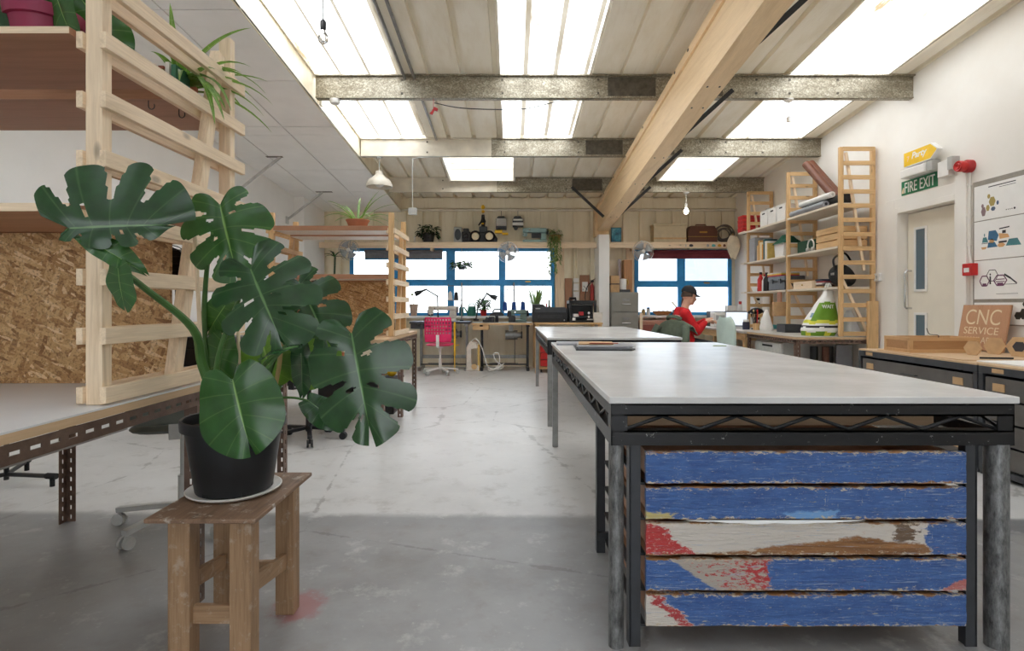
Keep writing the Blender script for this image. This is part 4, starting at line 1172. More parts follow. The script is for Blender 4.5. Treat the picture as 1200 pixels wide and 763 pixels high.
# chairs on castors
def office_chair(name, label, loc, mats_, seat_z=.48, back=True, rz=0.0, group='chairs on castors', perforated=False, back_h=(.58, .92), bw=.40, arm_r=.30):
    t = thing(name, label, 'chair', loc, group, rz); mb, ms, mc = mats_
    for k in range(5):
        a = 2 * PI * k / 5 + .3; d = V((math.cos(a), math.sin(a), 0))
        b = MB(); b.bar(V((0, 0, .105)) + d * .03, V((0, 0, .08)) + d * arm_r, .038, .026); b.build('base_arm', mb, t, local=True, bevel=.003)
        b = MB(); p = d * (arm_r - .012) + V((0, 0, .031)); s_ = V((-d.y, d.x, 0))
        for sg in (-1, 1): b.tube([p + s_ * sg * .008, p + s_ * sg * .024], .031, 14)
        b.tube([p, p + V((0, 0, .045))], .008, 8); b.build('castor', mc, t, local=True, smooth=True)
    b = MB(); b.lathe([(.028, .075), (.028, .26), (.018, .26), (.018, seat_z - .06), (.05, seat_z - .06), (.05, seat_z - .03)], (0, 0, 0), 18); b.build('gas_column', mb, t, local=True, smooth=True)
    b = MB()
    def seat(u, v, top):
        x = (u - .5) * 2; y = (v - .5) * 2; q = (abs(x) ** 4 + abs(y) ** 4) ** .25
        k_ = 1 / max(q, 1e-6) if q > 1 else 1
        e = min(1, q)
        return (x * k_ * .225, y * k_ * .22, seat_z + (top * .022) * (1 - e ** 6) ** .5 - .006 * (1 - e))
    for s_ in (1, -1): b.grid(lambda u, v, s_=s_: seat(u, v, s_), 14, 14)
    b.build('seat', ms, t, local=True, smooth=True, angle=60)
    if back:
        b = MB(); b.bar((0, -.12, seat_z - .035), (0, -.25, seat_z - .03), .05, .014); b.bar((0, -.245, seat_z - .03), (0, -.25, back_h[0] + .12), .05, .014, up=(0, 1, 0)); b.build('back_bracket', mb, t, local=True)
        z0, z1 = back_h
        b = MB(); nu, nv = 19, 15
        def bk(u, v, off):
            x = (u - .5) * bw; z = z0 + (z1 - z0) * v
            cr = 1 - .06 * (abs(2 * v - 1) ** 5) if perforated else 1 - .42 * max(0, (v - .6) / .4) ** 2.6 - .22 * max(0, (.3 - v) / .3) ** 2
            return (x * cr, -.235 - .02 * v + .05 * (2 * u - 1) ** 2 - off, z)
        keep = (lambda i, j: not (i % 2 == 1 and j % 2 == 1 and 3 < j < 14 and 0 < i < 18)) if perforated else None
        b.grid(lambda u, v: bk(u, v, .0), nu, nv, keep); o = b.build('backrest', ms, t, local=True, smooth=True)
        sd = o.modifiers.new('Solid', 'SOLIDIFY'); sd.thickness = .012 if perforated else .028; sd.offset = -1
    return t


office_chair('office_chair', 'grey seated castor chair tucked under the white topped bench', (-1.73, 2.97, 0), (M['lgrey'], M['seatgrey'], M['lgrey']), seat_z=.535, rz=.37, arm_r=.34, back=True, back_h=(.58, .74))
office_chair('office_chair', 'black castor chair behind the potted monstera', (-1.74, 4.83, 0), (M['black'], M['blackrub'], M['black']), seat_z=.50, rz=-.25, back_h=(.6, .95))
t = thing('stand_base', 'black tube foot of a stand on the floor under the bench', 'stand', (-3.25, 3.62, 0))
b = MB(); b.tube([(-3.25, 3.62, .03), (-3.25, 3.62, 1.2)], .014, 10); b.build('pole', M['black'], t, smooth=True)
for k in range(3):
    a = 2 * PI * k / 3 - .12; d = V((math.cos(a), math.sin(a), 0)); c = V((-3.25, 3.62, .065))
    b = MB(); b.tube([c, c + d * .33], .014, 10); o = b.build('leg', M['black'], t, smooth=True)
    b = MB(); b.tube([c + d * .29, c + d * .36], .019, 10); b.tube([c + d * .33, c + d * .33 - V((0, 0, .065))], .014, 8); b.build('rubber_foot', M['blackrub'], o, smooth=True)
# bowl plant on the far shelving, dark crates under its bench
spider('bowl_plant', 'long-leaved green plant in a brown clay bowl on the far timber shelving', (-1.52, 5.55, 1.916), .115, .075, M['terracotta'], 24, .40, .024, M['leaf_spider'], 11, 1.2, up=(.5, 2.6))
for k, (x0, x1, lab) in enumerate(((-1.62, -1.25, 'black storage crate under the far bench, nearer the aisle'), (-2.05, -1.68, 'black storage crate under the far bench, further from the aisle'))):
    t = thing('storage_crate', lab, 'crate', ((x0 + x1) / 2, 6.2, 0), 'crates under the far bench')
    b = MB(); b.box(x0, x1, 5.95, 6.45, 0, .02)
    for q in ((x0, x0 + .015, 5.95, 6.45), (x1 - .015, x1, 5.95, 6.45), (x0, x1, 5.95, 5.965), (x0, x1, 6.435, 6.45)): b.box(*q, .02, .34)
    b.build('body', M['black'], t, bevel=.004)
    b = MB(); b.box(x0 - .012, x1 + .012, 5.938, 6.462, .33, .352); b.build('rim', M['blackrub'], t, bevel=.004)
b = MB(); b.tube([(-1.55, 6.1, .36), (-1.36, 6.25, .43)], .035, 10); b.ell((-1.34, 6.27, .42), .06); tag(b.build('yellow_tool', M['yellow'], smooth=True), 'yellow tool lying on the black crate nearer the aisle', 'tool')
# ------------------------------------------------------------------ lettering
def lettering(body, o, u, v, width, height, mat, parent, depth=.002, name='lettering', italic=False, bold=0.0):
    """raised letters starting at o, running along u, up v"""
    cu = bpy.data.curves.new(name, 'FONT'); cu.body = body; cu.extrude = depth / 2; cu.offset = bold
    if italic: cu.shear = .25
    tmp = bpy.data.objects.new('t', cu); COL.objects.link(tmp); bpy.context.view_layer.update()
    me = bpy.data.meshes.new_from_object(tmp); bpy.data.objects.remove(tmp)
    xs = [p.co.x for p in me.vertices]; ys = [p.co.y for p in me.vertices]
    o, u, v = V(o), V(u).normalized(), V(v).normalized(); n = u.cross(v)
    off = V((0, 0, 0)); q = parent
    while q is not None: off = off + q.location; q = q.parent
    fx, fy = width / (max(xs) - min(xs)), height / (max(ys) - min(ys)); x0, y0 = min(xs), min(ys)
    for p in me.vertices:
        p.co = o + u * (p.co.x - x0) * fx + v * (p.co.y - y0) * fy + n * p.co.z - off
    me.materials.clear(); me.materials.append(mat); me.name = name
    ob = bpy.data.objects.new(name, me); COL.objects.link(ob); ob.parent = parent
    return ob


# ------------------------------------------------------------------ right wall: signs, alarm, boards
wx_ = XR
sign = thing('exit_sign', 'green fire exit sign over the fire door', 'sign', (XR, 5.8, 2.39))
b = MB(); b.box(XR - .006, XR, 5.54, 6.05, 2.325, 2.472); b.build('panel', M['sign_green'], sign)
lettering('FIRE EXIT', (XR - .0065, 6.0, 2.345), (0, -1, 0), (0, 0, 1), .43, .108, M['paper'], sign, bold=.006)
b = MB(); b.prism([(0, 0), (.035, .0), (.035, .06), (.02, .06), (.0, .02)], (XR - .007, 6.042, 2.345), (0, -1, 0), (0, 0, 1), .001); b.build('running_mark', M['text_cream'], sign)
t = thing('emergency_light', 'white emergency light box between the yellow sign and the exit sign', 'light', (XR, 5.85, 2.53))
b = MB(); b.box(XR - .11, XR - .02, 5.58, 5.93, 2.475, 2.565); b.build('diffuser', M['white'], t, bevel=.012)
b = MB(); b.box(XR - .09, XR, 5.50, 5.575, 2.475, 2.575); b.box(XR - .02, XR, 5.575, 5.92, 2.474, 2.57); b.build('housing', M['lgrey'], t, bevel=.004)
t = thing('arrow_sign', 'yellow arrow shaped sign reading Party above the fire door', 'sign', (XR, 5.8, 2.69))
ap = [(0, 0), (.37, 0), (.455, .07), (.37, .14), (0, .14)]
b = MB(); b.prism([(-.010, -.010), (.375, -.010), (.470, .07), (.375, .150), (-.010, .150)], (XR - .0975, 5.88, 2.592), (0, -1, 0), (0, 0, 1), -.05); b.build('backing', M['white'], t, bevel=.003)
b = MB(); b.prism(ap, (XR - .0985, 5.88, 2.592), (0, -1, 0), (0, 0, 1), -.006)
b.build('face', M['yellow'], t)
lettering('Party', (XR - .099, 5.765, 2.628), (0, -1, 0), (0, 0, 1), .21, .085, M['paper'], t, italic=True, bold=.02)
lettering('7', (XR - .099, 5.835, 2.634), (0, -1, 0), (0, 0, 1), .035, .055, plain('pale_pink', (236, 196, 170), .6), t, bold=.012)
b = MB(); b.box(XR - .05, XR, 5.65, 5.7, 2.60, 2.70); b.build('bracket', M['lgrey'], t)
t = thing('alarm_interface_box', 'white box beside the red alarm sounder', 'box', (XR, 5.38, 2.47))
b = MB(); b.box(XR - .06, XR, 5.33, 5.47, 2.385, 2.535); b.build('body', M['white'], t, bevel=.006)
b = MB(); b.box(XR - .075, XR, 5.27, 5.325, 2.43, 2.55); b.build('end_bracket', M['lgrey'], t)
t = thing('alarm_sounder', 'round red fire alarm sounder on the wall', 'alarm', (XR, 5.19, 2.42))
R = RY(-PI / 2)
b = MB(); b.lathe([(0, 0), (.058, 0), (.058, .05), (.05, .06), (0, .06)], (XR, 5.14, 2.42), 24, R); b.build('base', M['redbox'], t, smooth=True)
b = MB(); b.lathe([(0, .06), (.046, .06), (.05, .09), (.05, .12), (.044, .128), (.03, .120), (.02, .128), (.012, .12), (0, .12)], (XR, 5.14, 2.42), 24, R); b.build('horn', M['red'], t, smooth=True)
b = MB(); b.tube([(XR - .015, 5.14, 2.36), (XR - .015, 5.14, 1.62), (XR - .015, 5.12, 1.53)], .012, 8)
for z in (2.25, 1.97, 1.7): b.cbox((XR - .014, 5.14, z), .03, .03, .012)
tag(b.build('conduit', M['wall'], smooth=True), 'cream conduit dropping from the red alarm sounder', 'conduit')
t = thing('call_point', 'square red fire alarm call point on the wall below the sounder', 'alarm', (XR, 5.1, 1.46))
b = MB(); b.box(XR - .075, XR, 5.045, 5.152, 1.42, 1.53); b.build('body', M['red'], t, bevel=.006)
b = MB(); b.box(XR - .078, XR - .075, 5.07, 5.128, 1.45, 1.49); b.build('glass_plate', M['paper'], t)
for k, (y, z, lab) in enumerate(((6.42, 1.47, 'white wall switch beside the near shelf ladder'),)):
    t = thing('wall_switch', lab, 'switch', (XR, y, z)); b = MB(); b.box(XR - .035, XR, y - .045, y + .045, z - .045, z + .045); b.build('plate', M['white'], t, bevel=.004)
    b = MB(); b.box(XR - .04, XR - .035, y - .012, y + .012, z - .02, z + .02); b.build('rocker', M['lgrey'], t, bevel=.002)
# notice board with three prints
b = MB(); b.box(XR - .012, XR - .0004, 3.9, 5.105, .98, 2.26); nb = tag(b.build('notice_board', plain('board_grey', (150, 144, 134), .7)), 'grey notice board behind the three prints', 'board')
YP0 = 5.085
pm = lambda nm, rgb: plain(nm, rgb, .8, var=.06)


def poster(z0, z1, label, draws, y1=4.25):
    t = thing('print_sheet', label, 'poster', (XR - .012, YP0, z0), 'prints on the notice board')
    b = MB(); b.box(XR - .0165, XR - .012, y1, YP0, z0, z1); b.build('sheet', M['paper'], t)
    for nm, mt, polys in draws:
        b = MB()
        for poly in polys: b.prism(poly, (XR - .0168, YP0, z0), (0, -1, 0), (0, 0, 1), -.0008)
        b.build(nm, mt, t)


hexa = lambda cx, cz, r, ry=None: [(cx + r * math.cos(PI / 3 * k), cz + (ry or r) * math.sin(PI / 3 * k)) for k in range(6)]
def bar2(a, c, w_): 
    a, c = V((a[0], a[1])), V((c[0], c[1])); d = (c - a).normalized(); n_ = V((-d.y, d.x)) * w_ / 2
    return [tuple(a - n_), tuple(c - n_), tuple(c + n_), tuple(a + n_)]
outl = lambda poly, w_: [bar2(poly[i], poly[(i + 1) % len(poly)], w_) for i in range(len(poly))]
olive, slate, mauve = pm('ink_olive', (172, 154, 92)), pm('ink_slate', (84, 100, 124)), pm('ink_mauve', (140, 116, 118))
poster(1.905, 2.215, 'top print on the notice board, small olive building drawing',
       [('building_drawing', olive, [hexa(.19, .15, .035, .045), hexa(.145, .10, .02, .03), hexa(.155, .20, .016, .022)]), ('shaded_blocks', mauve, [hexa(.10, .075, .026, .045), hexa(.09, .125, .014, .02)]),
        ('blue_blocks', slate, [hexa(.20, .085, .024, .02), hexa(.245, .13, .013, .02)]), ('heading_lines', M['text_dark'], [bar2((.15, .282), (.42, .282), .008), bar2((.26, .262), (.42, .262), .004)]),
        ('small_icons', M['text_dark'], [hexa(.33 + k * .018, .055, .005) for k in range(4)] + [hexa(.408, .056, .010)])])
blue_i, teal_i, tan_i, dk_i = pm('ink_blue', (64, 108, 142)), pm('ink_teal', (76, 130, 136)), pm('ink_tan', (216, 168, 116)), M['text_dark']
poster(1.555, 1.897, 'middle print on the notice board, blue and tan angular drawing',
       [('blue_shapes', blue_i, [[(.155, .245), (.225, .245), (.255, .20), (.235, .15), (.145, .17)], [(.15, .145), (.215, .145), (.245, .10), (.14, .10)]]),
        ('teal_shapes', teal_i, [[(.095, .195), (.13, .195), (.15, .15), (.085, .15)], [(.355, .155), (.435, .155), (.47, .095), (.325, .10)], hexa(.11, .215, .006, .016)]),
        ('tan_shapes', tan_i, [hexa(.185, .155, .03, .02), [(.075, .11), (.14, .11), (.12, .09), (.085, .09)], [(.255, .215), (.345, .20), (.36, .17), (.265, .165)], hexa(.28, .112, .04, .02)]),
        ('dark_marks', dk_i, [[(.29, .235), (.325, .235), (.325, .21), (.29, .21)], bar2((.255, .138), (.335, .138), .016), bar2((.26, .252), (.36, .258), .010), bar2((.08, .142), (.15, .142), .005)])])
pur = pm('ink_plum', (112, 66, 98))
poster(1.205, 1.547, 'lowest print on the notice board, plum line drawing of hexagons',
       [('plum_lines', pur, outl(hexa(.11, .16, .05, .05), .010) + outl(hexa(.27, .16, .065, .05), .010) + [bar2((.225, .15), (.315, .15), .008), bar2((.225, .17), (.315, .17), .008), bar2((.24, .13), (.30, .13), .02), bar2((.09, .128), (.13, .128), .022)]),
        ('dark_lines', dk_i, outl(hexa(.19, .205, .06, .055), .006) + [bar2((.17, .20), (.17, .13), .016), hexa(.17, .215, .008, .010), bar2((.31, .21), (.37, .175), .016), bar2((.37, .175), (.43, .13), .012), bar2((.30, .125), (.43, .125), .004), bar2((.23, .045), (.44, .045), .003)])])
poster(.99, 1.175, 'sheet with black hexagon shapes partly behind the CNC board', [('black_hexagons', pm('ink_olive_dark', (62, 56, 46)), [hexa(.50, .09, .05), hexa(.57, .12, .05), hexa(.44, .075, .035), hexa(.50, .17, .02)])])

# ------------------------------------------------------------------ plan chests along the right wall
def plan_chest(y0, y1, label):
    x0, x1, zt = 3.20, 4.16, .752
    t = thing('plan_chest', label, 'chest', ((x0 + x1) / 2, (y0 + y1) / 2, 0), 'plan chests by the fire door wall')
    b = MB(); b.box(x0, x1, y0, y1, zt - .012, zt); b.build('top', PLYL('y'), t)
    b = MB(); fr = .035
    b.box(x0, x0 + fr, y0, y1, zt - .062, zt - .0125); b.box(x0, x0 + fr, y0, y1, .03, .07)
    for yy in (y0, y1 - fr): b.box(x0, x0 + fr, yy, yy + fr, .07, zt - .062); b.box(x1 - fr, x1, yy, yy + fr, .03, zt - .0125); b.box(x0 + fr, x1 - fr, yy, yy + fr, zt - .062, zt - .0125)
    for yy in (y0 + .004, y1 - .010): b.box(x0 + fr, x1 - fr, yy, yy + .006, .05, zt - .062)
    b.box(x1 - .02, x1 - .01, y0, y1, .05, zt - .02)
    for xx in (x0 + .01, x1 - .05):
        for yy in (y0, y1 - .04): b.box(xx, xx + .04, yy, yy + .04, 0, .03)
    b.build('steel_frame', M['charcoal'], t, bevel=.002)
    h = (zt - .062 - .07 - .02) / 4
    for k in range(4):
        z1 = zt - .082 - k * h; z0 = z1 - h + .014
        b = MB(); b.box(x0 + .008, x0 + .026, y0 + fr + .012, y1 - fr - .012, z0, z1); b.box(x0 + .026, x1 - .06, y0 + fr + .02, y1 - fr - .02, z0, z0 + .01)
        d = b.build('drawer', plain('chest_drawer', (92, 88, 84), .5, var=.2, scale=6), t, bevel=.002)
        for yy in (y0 + .13, y1 - .20):
            b = MB(); b.box(x0 + .003, x0 + .008, yy, yy + .09, z0 + h * .32, z0 + h * .66); b.build('label_holder', M['card'], d)
        b = MB(); b.tube([(x0 + .008, (y0 + y1) / 2 - .08, z0 + h * .4), (x0 - .012, (y0 + y1) / 2 - .08, z0 + h * .4), (x0 - .012, (y0 + y1) / 2 + .08, z0 + h * .4), (x0 + .008, (y0 + y1) / 2 + .08, z0 + h * .4)], .005, 6); b.build('handle', M['dark_steel'], d)
    b = MB(); b.box(x0 - .002, x0, y1 - .20, y1 - .11, zt - .05, zt - .022); b.build('card_label', M['card'], t)
    return t


plan_chest(3.875, 5.2, 'dark steel plan chest under the CNC board')
plan_chest(2.66, 3.865, 'dark steel plan chest nearest the big table')
ZC = .752
# sheets, framed tray, CNC board, hexagon cut-outs
for k, (x0, x1, y0, y1, mt, lab) in enumerate(((3.24, 3.95, 4.05, 5.0, PLYL('y'), 'thin plywood sheet lying under the shallow timber tray'), (3.30, 3.8, 3.3, 4.0, M['paper'], 'white paper sheet on the nearer plan chest'))):
    b = MB(); b.box(x0, x1, y0, y1, ZC, ZC + .008); tag(b.build('sheet', mt), lab, 'sheet')
t = thing('timber_tray', 'shallow framed timber tray on the plan chest', 'tray', (3.55, 4.75, ZC + .008))
zb = ZC + .008; b = MB(); fb = MB()
x0, x1, y0, y1, h = 3.27, 3.85, 4.63, 4.95, .126
pw = .028
for yy in (y0, y1 - .016):
    fb.box(x0, x1, yy, yy + .016, zb, zb + pw); fb.box(x0, x1, yy, yy + .016, zb + h - pw, zb + h); fb.box(x0, x0 + pw, yy, yy + .016, zb + pw, zb + h - pw); fb.box(x1 - pw, x1, yy, yy + .016, zb + pw, zb + h - pw)
    b.box(x0 + pw, x1 - pw, yy + .006, yy + .012, zb + pw, zb + h - pw)
for xx in (x0, x1 - .016):
    fb.box(xx, xx + .016, y0 + .016, y1 - .016, zb, zb + pw); fb.box(xx, xx + .016, y0 + .016, y1 - .016, zb + h - pw, zb + h); fb.box(xx, xx + .016, y0 + .016, y0 + pw, zb + pw, zb + h - pw); fb.box(xx, xx + .016, y1 - pw, y1 - .016, zb + pw, zb + h - pw)
    b.box(xx + .006, xx + .012, y0 + pw, y1 - pw, zb + pw, zb + h - pw)
fb.build('frame', wood('tray_oak', (206, 164, 116), 'x', dark=.8, knots=False), t, bevel=.001)
b.box(x0 + .016, x1 - .016, y0 + .016, y1 - .016, zb + .004, zb + .012); b.build('panel', wood('tray_panel', (176, 132, 88), 'x', dark=.8, knots=False), t)
b = MB(); b.tube(smooth_path([(3.55, 4.8, zb + .02), (3.6, 4.75, zb + .13), (3.5, 4.72, zb + .15), (3.46, 4.7, zb + .2)], 6), .003, 6); tag(b.build('cable', M['black'], smooth=True), 'thin black cable rising out of the timber tray', 'cable')
t = thing('wooden_sign', 'square wooden board carved CNC SERVICE leaning on the wall', 'sign', (4.0, 4.85, ZC + .008))
lo, hi = V((4.06, 5.15, ZC + .009)), V((4.13, 5.15, 1.155)); up = (hi - lo).normalized(); H = (hi - lo).length; Wd = .49
b = MB(); b.prism([(0, 0), (Wd, 0), (Wd, H), (0, H)], lo, (0, -1, 0), up, -.018)
nn = V((0, -1, 0)).cross(up)
CNC = b.build('board', wood('sign_ply', (186, 140, 106), 'z', dark=.82, ring=6, knots=False), t, bevel=.001)
for s_, a, z_, w_, h_, bo in (('CNC', .055, H * .56, .36, .135, -.006), ('SERVICE', .055, H * .35, .36, .062, -.002), ('AVAILABLE', .055, H * .15, .36, .055, -.004)):
    lettering(s_, lo + V((0, -a, 0)) + up * z_ + nn * .0006, (0, -1, 0), up, w_, h_, M['text_cream'], t, name='carved_lettering', depth=.002, bold=bo)
for k, (x, y, z, r, lab) in enumerate(((3.62, 4.42, 0, .062, 'small brown card hexagon in front of the CNC board'), (3.86, 4.50, 0, .075, 'brown card hexagon leaning below the CNC board'), (3.86, 4.28, 0, .085, 'brown card hexagon with a dark centre by the CNC board'))):
    t = thing('card_hexagon', lab, 'cut-out', (x, y, ZC + .008), 'card hexagons below the CNC board')
    b = MB(); c = V((x, y, ZC + .009 + r * .866)); b.prism([(q[0], q[1]) for q in hexa(0, 0, r)], c, (.45, -.89, 0), (.12, .06, .99), .012); b.build('plate', M['card'], t)
    if k == 2:
        b = MB(); b.prism([(q[0], q[1]) for q in hexa(0, 0, r * .5)], c - V((.45, -.89, 0)).cross(V((.12, .06, .99))).normalized() * .0, (.45, -.89, 0), (.12, .06, .99), .0135); b.build('dark_centre', M['text_dark'], t)
        b = MB(); b.prism([(q[0], q[1]) for q in hexa(0, 0, r * .5)], c, (.45, -.89, 0), (.12, .06, .99), -.0015); b.build('dark_centre', M['text_dark'], t)
b = MB(); b.tube([(3.42, 4.12, ZC + .015), (3.58, 4.02, ZC + .02)], .007, 8); tag(b.build('craft_knife', M['black'], smooth=True), 'black handled knife lying on the plywood sheet', 'knife')

# ------------------------------------------------------------------ right hand benches and shelving
ZB = .79
rb = angle_bench('slotted_bench', 'grey topped bench on slotted legs below the shelving with the shopping bag', 3.26, 4.165, 6.46, 7.82,
                 [(3.264, 6.47, 1, 1), (4.16, 6.47, -1, 1), (3.264, 7.80, 1, -1), (4.16, 7.80, -1, -1)], plain('bench_worn', (186, 182, 176), .4, var=.08, scale=5), PLYL('y'), ztop=ZB)
t = thing('wooden_bench', 'wooden framed bench in the window corner where the man works', 'bench', (3.7, 9.1, 0))
b = MB(); b.box(3.22, 4.165, 7.83, 10.40, ZB - .03, ZB); b.build('worktop', plain('bench_pale', (196, 190, 184), .4, var=.06, scale=5), t, bevel=.003)
b = MB(); b.box(3.25, 3.28, 7.86, 10.37, ZB - .13, ZB - .0305); b.box(4.1, 4.13, 7.86, 10.37, ZB - .13, ZB - .0305); b.box(3.28, 4.1, 7.86, 7.89, ZB - .13, ZB - .0305); b.build('apron', PINE2('y'), t)
for lx in (3.285, 4.095):
    for ly in (7.92, 9.1, 10.32):
        b = MB(); b.box(lx - .03, lx + .03, ly - .03, ly + .03, 0, ZB - .031); b.build('leg', PINE2('z'), t, bevel=.003)
t = thing('drawer_cabinet', 'grey drawer cabinet under the slotted bench', 'cabinet', (3.7, 7.3, 0))
b = MB(); b.box(3.34, 4.0, 6.94, 7.70, .0, .69); b.build('body', M['lgrey'], t, bevel=.004)
for k in range(4):
    z1 = .675 - k * .165
    b = MB(); b.box(3.32, 3.34, 6.95, 7.69, z1 - .155, z1); d = b.build('drawer', plain('drawer_pale', (206, 206, 202), .45), t, bevel=.003)
    b = MB(); b.box(3.312, 3.32, 7.18, 7.46, z1 - .055, z1 - .03); b.build('handle', M['black'], d, bevel=.003)
for k, (x, y, r, mt, lab) in enumerate(((3.62, 6.75, .045, M['black'], 'black tube standing under the slotted bench, furthest of the tubes'), (3.72, 6.68, .04, DARKW('z'), 'brown tube standing under the slotted bench'), (3.80, 6.74, .04, M['dark_steel'], 'dark grey tube standing under the slotted bench'))):
    b = MB(); b.lathe([(r * .8, .005), (r, .005), (r, .66), (r * .8, .66)], (x, y, 0), 16); b.lathe([(r * .8, .66), (r * .8, .005)], (x, y, 0), 16); tag(b.build('storage_tube', mt, smooth=True), lab, 'tube', 'tubes under the slotted bench')
b = MB(); b.box(3.86, 4.05, 6.70, 6.72, 0, .68); tag(b.build('grey_board', M['foilgrey'], bevel=.001), 'pale grey board standing under the slotted bench', 'board')

SHV = thing('wall_shelving', 'pine ladder shelving on the right wall loaded with boxes and rolls', 'shelving', (3.97, 7.7, .8))
LAD = (6.46, 7.69, 8.99)
def rladder(t, y, z0, z1):
    e = bpy.data.objects.new('side_frame', None); COL.objects.link(e); e.parent = t; e.empty_display_size = .1
    for x in (3.76, 4.125):
        b = MB(); b.box(x, x + .045, y, y + .04, z0, z1); b.build('post', PINE2('z'), e, bevel=.002)
    n = int((z1 - z0 - .05) / .163)
    for k in range(n + 1):
        z = z1 - .05 - k * .163
        b = MB(); b.box(3.79, 4.155, y - .012, y - .0005, z, z + .05); b.build('rung', PINE2('x'), e, bevel=.0015)
    b = MB(); b.bar((3.84, y + .022, z1 - .06), (4.05, y + .022, z0 + (z1 - z0) * .35), .03, .025, up=(0, 1, 0)); b.build('brace', PINE('z'), e)
    b = MB(); b.bar((3.80, y + .022, z0 + (z1 - z0) * .30), (4.10, y + .022, z0 + .02), .03, .025, up=(0, 1, 0)); b.build('brace', PINE('z'), e)
for k, y in enumerate(LAD): rladder(SHV, y, ZB + .0015, 2.97)
SZ = (2.335, 1.835, 1.365)
for k, z in enumerate(SZ):
    for a, c in ((LAD[0] + .042, LAD[1] - .014), (LAD[1] + .042, LAD[2] + (.25 if k == 0 else .12))):
        b = MB()
        if c > LAD[2]:
            b.box(3.75, 4.15, a, LAD[2] - .014, z - .025, z); b.box(3.70, 3.755, LAD[2] - .014, c, z - .025, z); b.box(3.81, 4.12, LAD[2] + .042, c, z - .025, z); b.box(3.70, 4.12, c - .02, c, z - .025, z)
        else: b.box(3.75, 4.15, a, c, z - .025, z)
        b.build('shelf', plain('shelf_pale', (226, 214, 196), .6, var=.06, scale=4), SHV)
b = MB(); b.box(4.05, 4.165, 6.40, 6.435, .0, 1.2); tag(b.build('timber_batten', PINE2('z')), 'brown timber batten standing against the near shelf ladder', 'batten')

# top shelf
for k in range(4):
    z = SZ[0] + .002 + k * .066
    t = thing('red_file_box', ['red file box, lowest of the stack at the far shelf end', 'red file box, second from the bottom of the far stack', 'red file box, third from the bottom of the far stack', 'red file box, topmost of the stack at the far shelf end'][k], 'box', (3.83, 9.1, z), 'red file boxes')
    dx = .004 * (k % 2); b = MB(); b.box(3.70 + dx, 4.02 + dx, 8.93 + .11, 9.235, z, z + .055); b.build('body', M['redbox'], t, bevel=.003)
    b = MB(); b.box(3.697 + dx, 4.023 + dx, 9.035, 9.24, z + .04, z + .063); b.build('lid', M['red'], t, bevel=.003)
for k, (y0, y1) in enumerate(((8.32, 8.56), (8.05, 8.29), (7.78, 8.02))):
    t = thing('white_box', ['white box next to the red files on the top shelf', 'white box, middle of three on the top shelf', 'white box beside the middle shelf ladder'][k], 'box', (3.9, (y0 + y1) / 2, SZ[0]), 'white boxes on the top shelf')
    b = MB(); b.box(3.77, 4.08, y0, y1, SZ[0] + .001, SZ[0] + .23); b.build('body', M['white'], t, bevel=.004)
    b = MB(); b.box(3.766, 3.77, (y0 + y1) / 2 - .04, (y0 + y1) / 2 + .04, SZ[0] + .175, SZ[0] + .195); b.build('hand_hole', M['text_dark'], t)
b = MB(); b.box(3.82, 4.0, 8.4, 8.5, SZ[0] + .232, SZ[0] + .27); tag(b.build('grey_case', M['lgrey'], bevel=.006), 'small grey case on the white box next to the red files', 'case')
def roll(name, p, q, r, mt, label, core=None, cat='roll', group='fabric rolls on the top shelf'):
    t = thing(name, label, cat, p, group); p, q = V(p), V(q)
    b = MB(); b.tube([p, p.lerp(q, .5), q], r, 20); b.build('roll', mt, t, smooth=True)
    b = MB(); d = (q - p).normalized()
    b.tube([p - d * .006, p + d * .02], r * .42, 14); b.build('core', core or M['text_dark'], t)
    return t
roll('fabric_roll', (3.91, 6.56, SZ[0] + .072), (3.90, 7.45, SZ[0] + .072), .07, M['black'], 'black fabric roll lying on the top shelf')
roll('fabric_roll', (3.79, 6.80, SZ[0] + .042), (3.79, 7.62, SZ[0] + .042), .04, M['foilgrey'], 'grey fabric roll lying in front of the black roll')
roll('fabric_roll', (3.825, 6.72, SZ[0] + .142), (3.825, 7.45, SZ[0] + .142), .035, M['white'], 'white paper roll on top of the grey roll', core=M['lgrey'])
t = thing('leather_roll', 'brown leather roll leaning up against the wall from the top shelf', 'roll', (3.98, 6.9, SZ[0] + .17))
p, q = V((4.08, 6.92, SZ[0] + .075)), V((3.97, 7.50, 3.03))
b = MB(); d = (q - p).normalized(); s_ = d.cross(V((1, .2, 0))).normalized()
b.tube([p + s_ * .0, q], .062, 18); b.build('outer_turn', M['leather'], t, smooth=True)
b = MB(); o_ = V((-.075, -.03, 0)); b.tube([p + o_ + d * .02, q + o_ - d * .01], .05, 18); b.build('inner_turn', M['leather'], t, smooth=True)

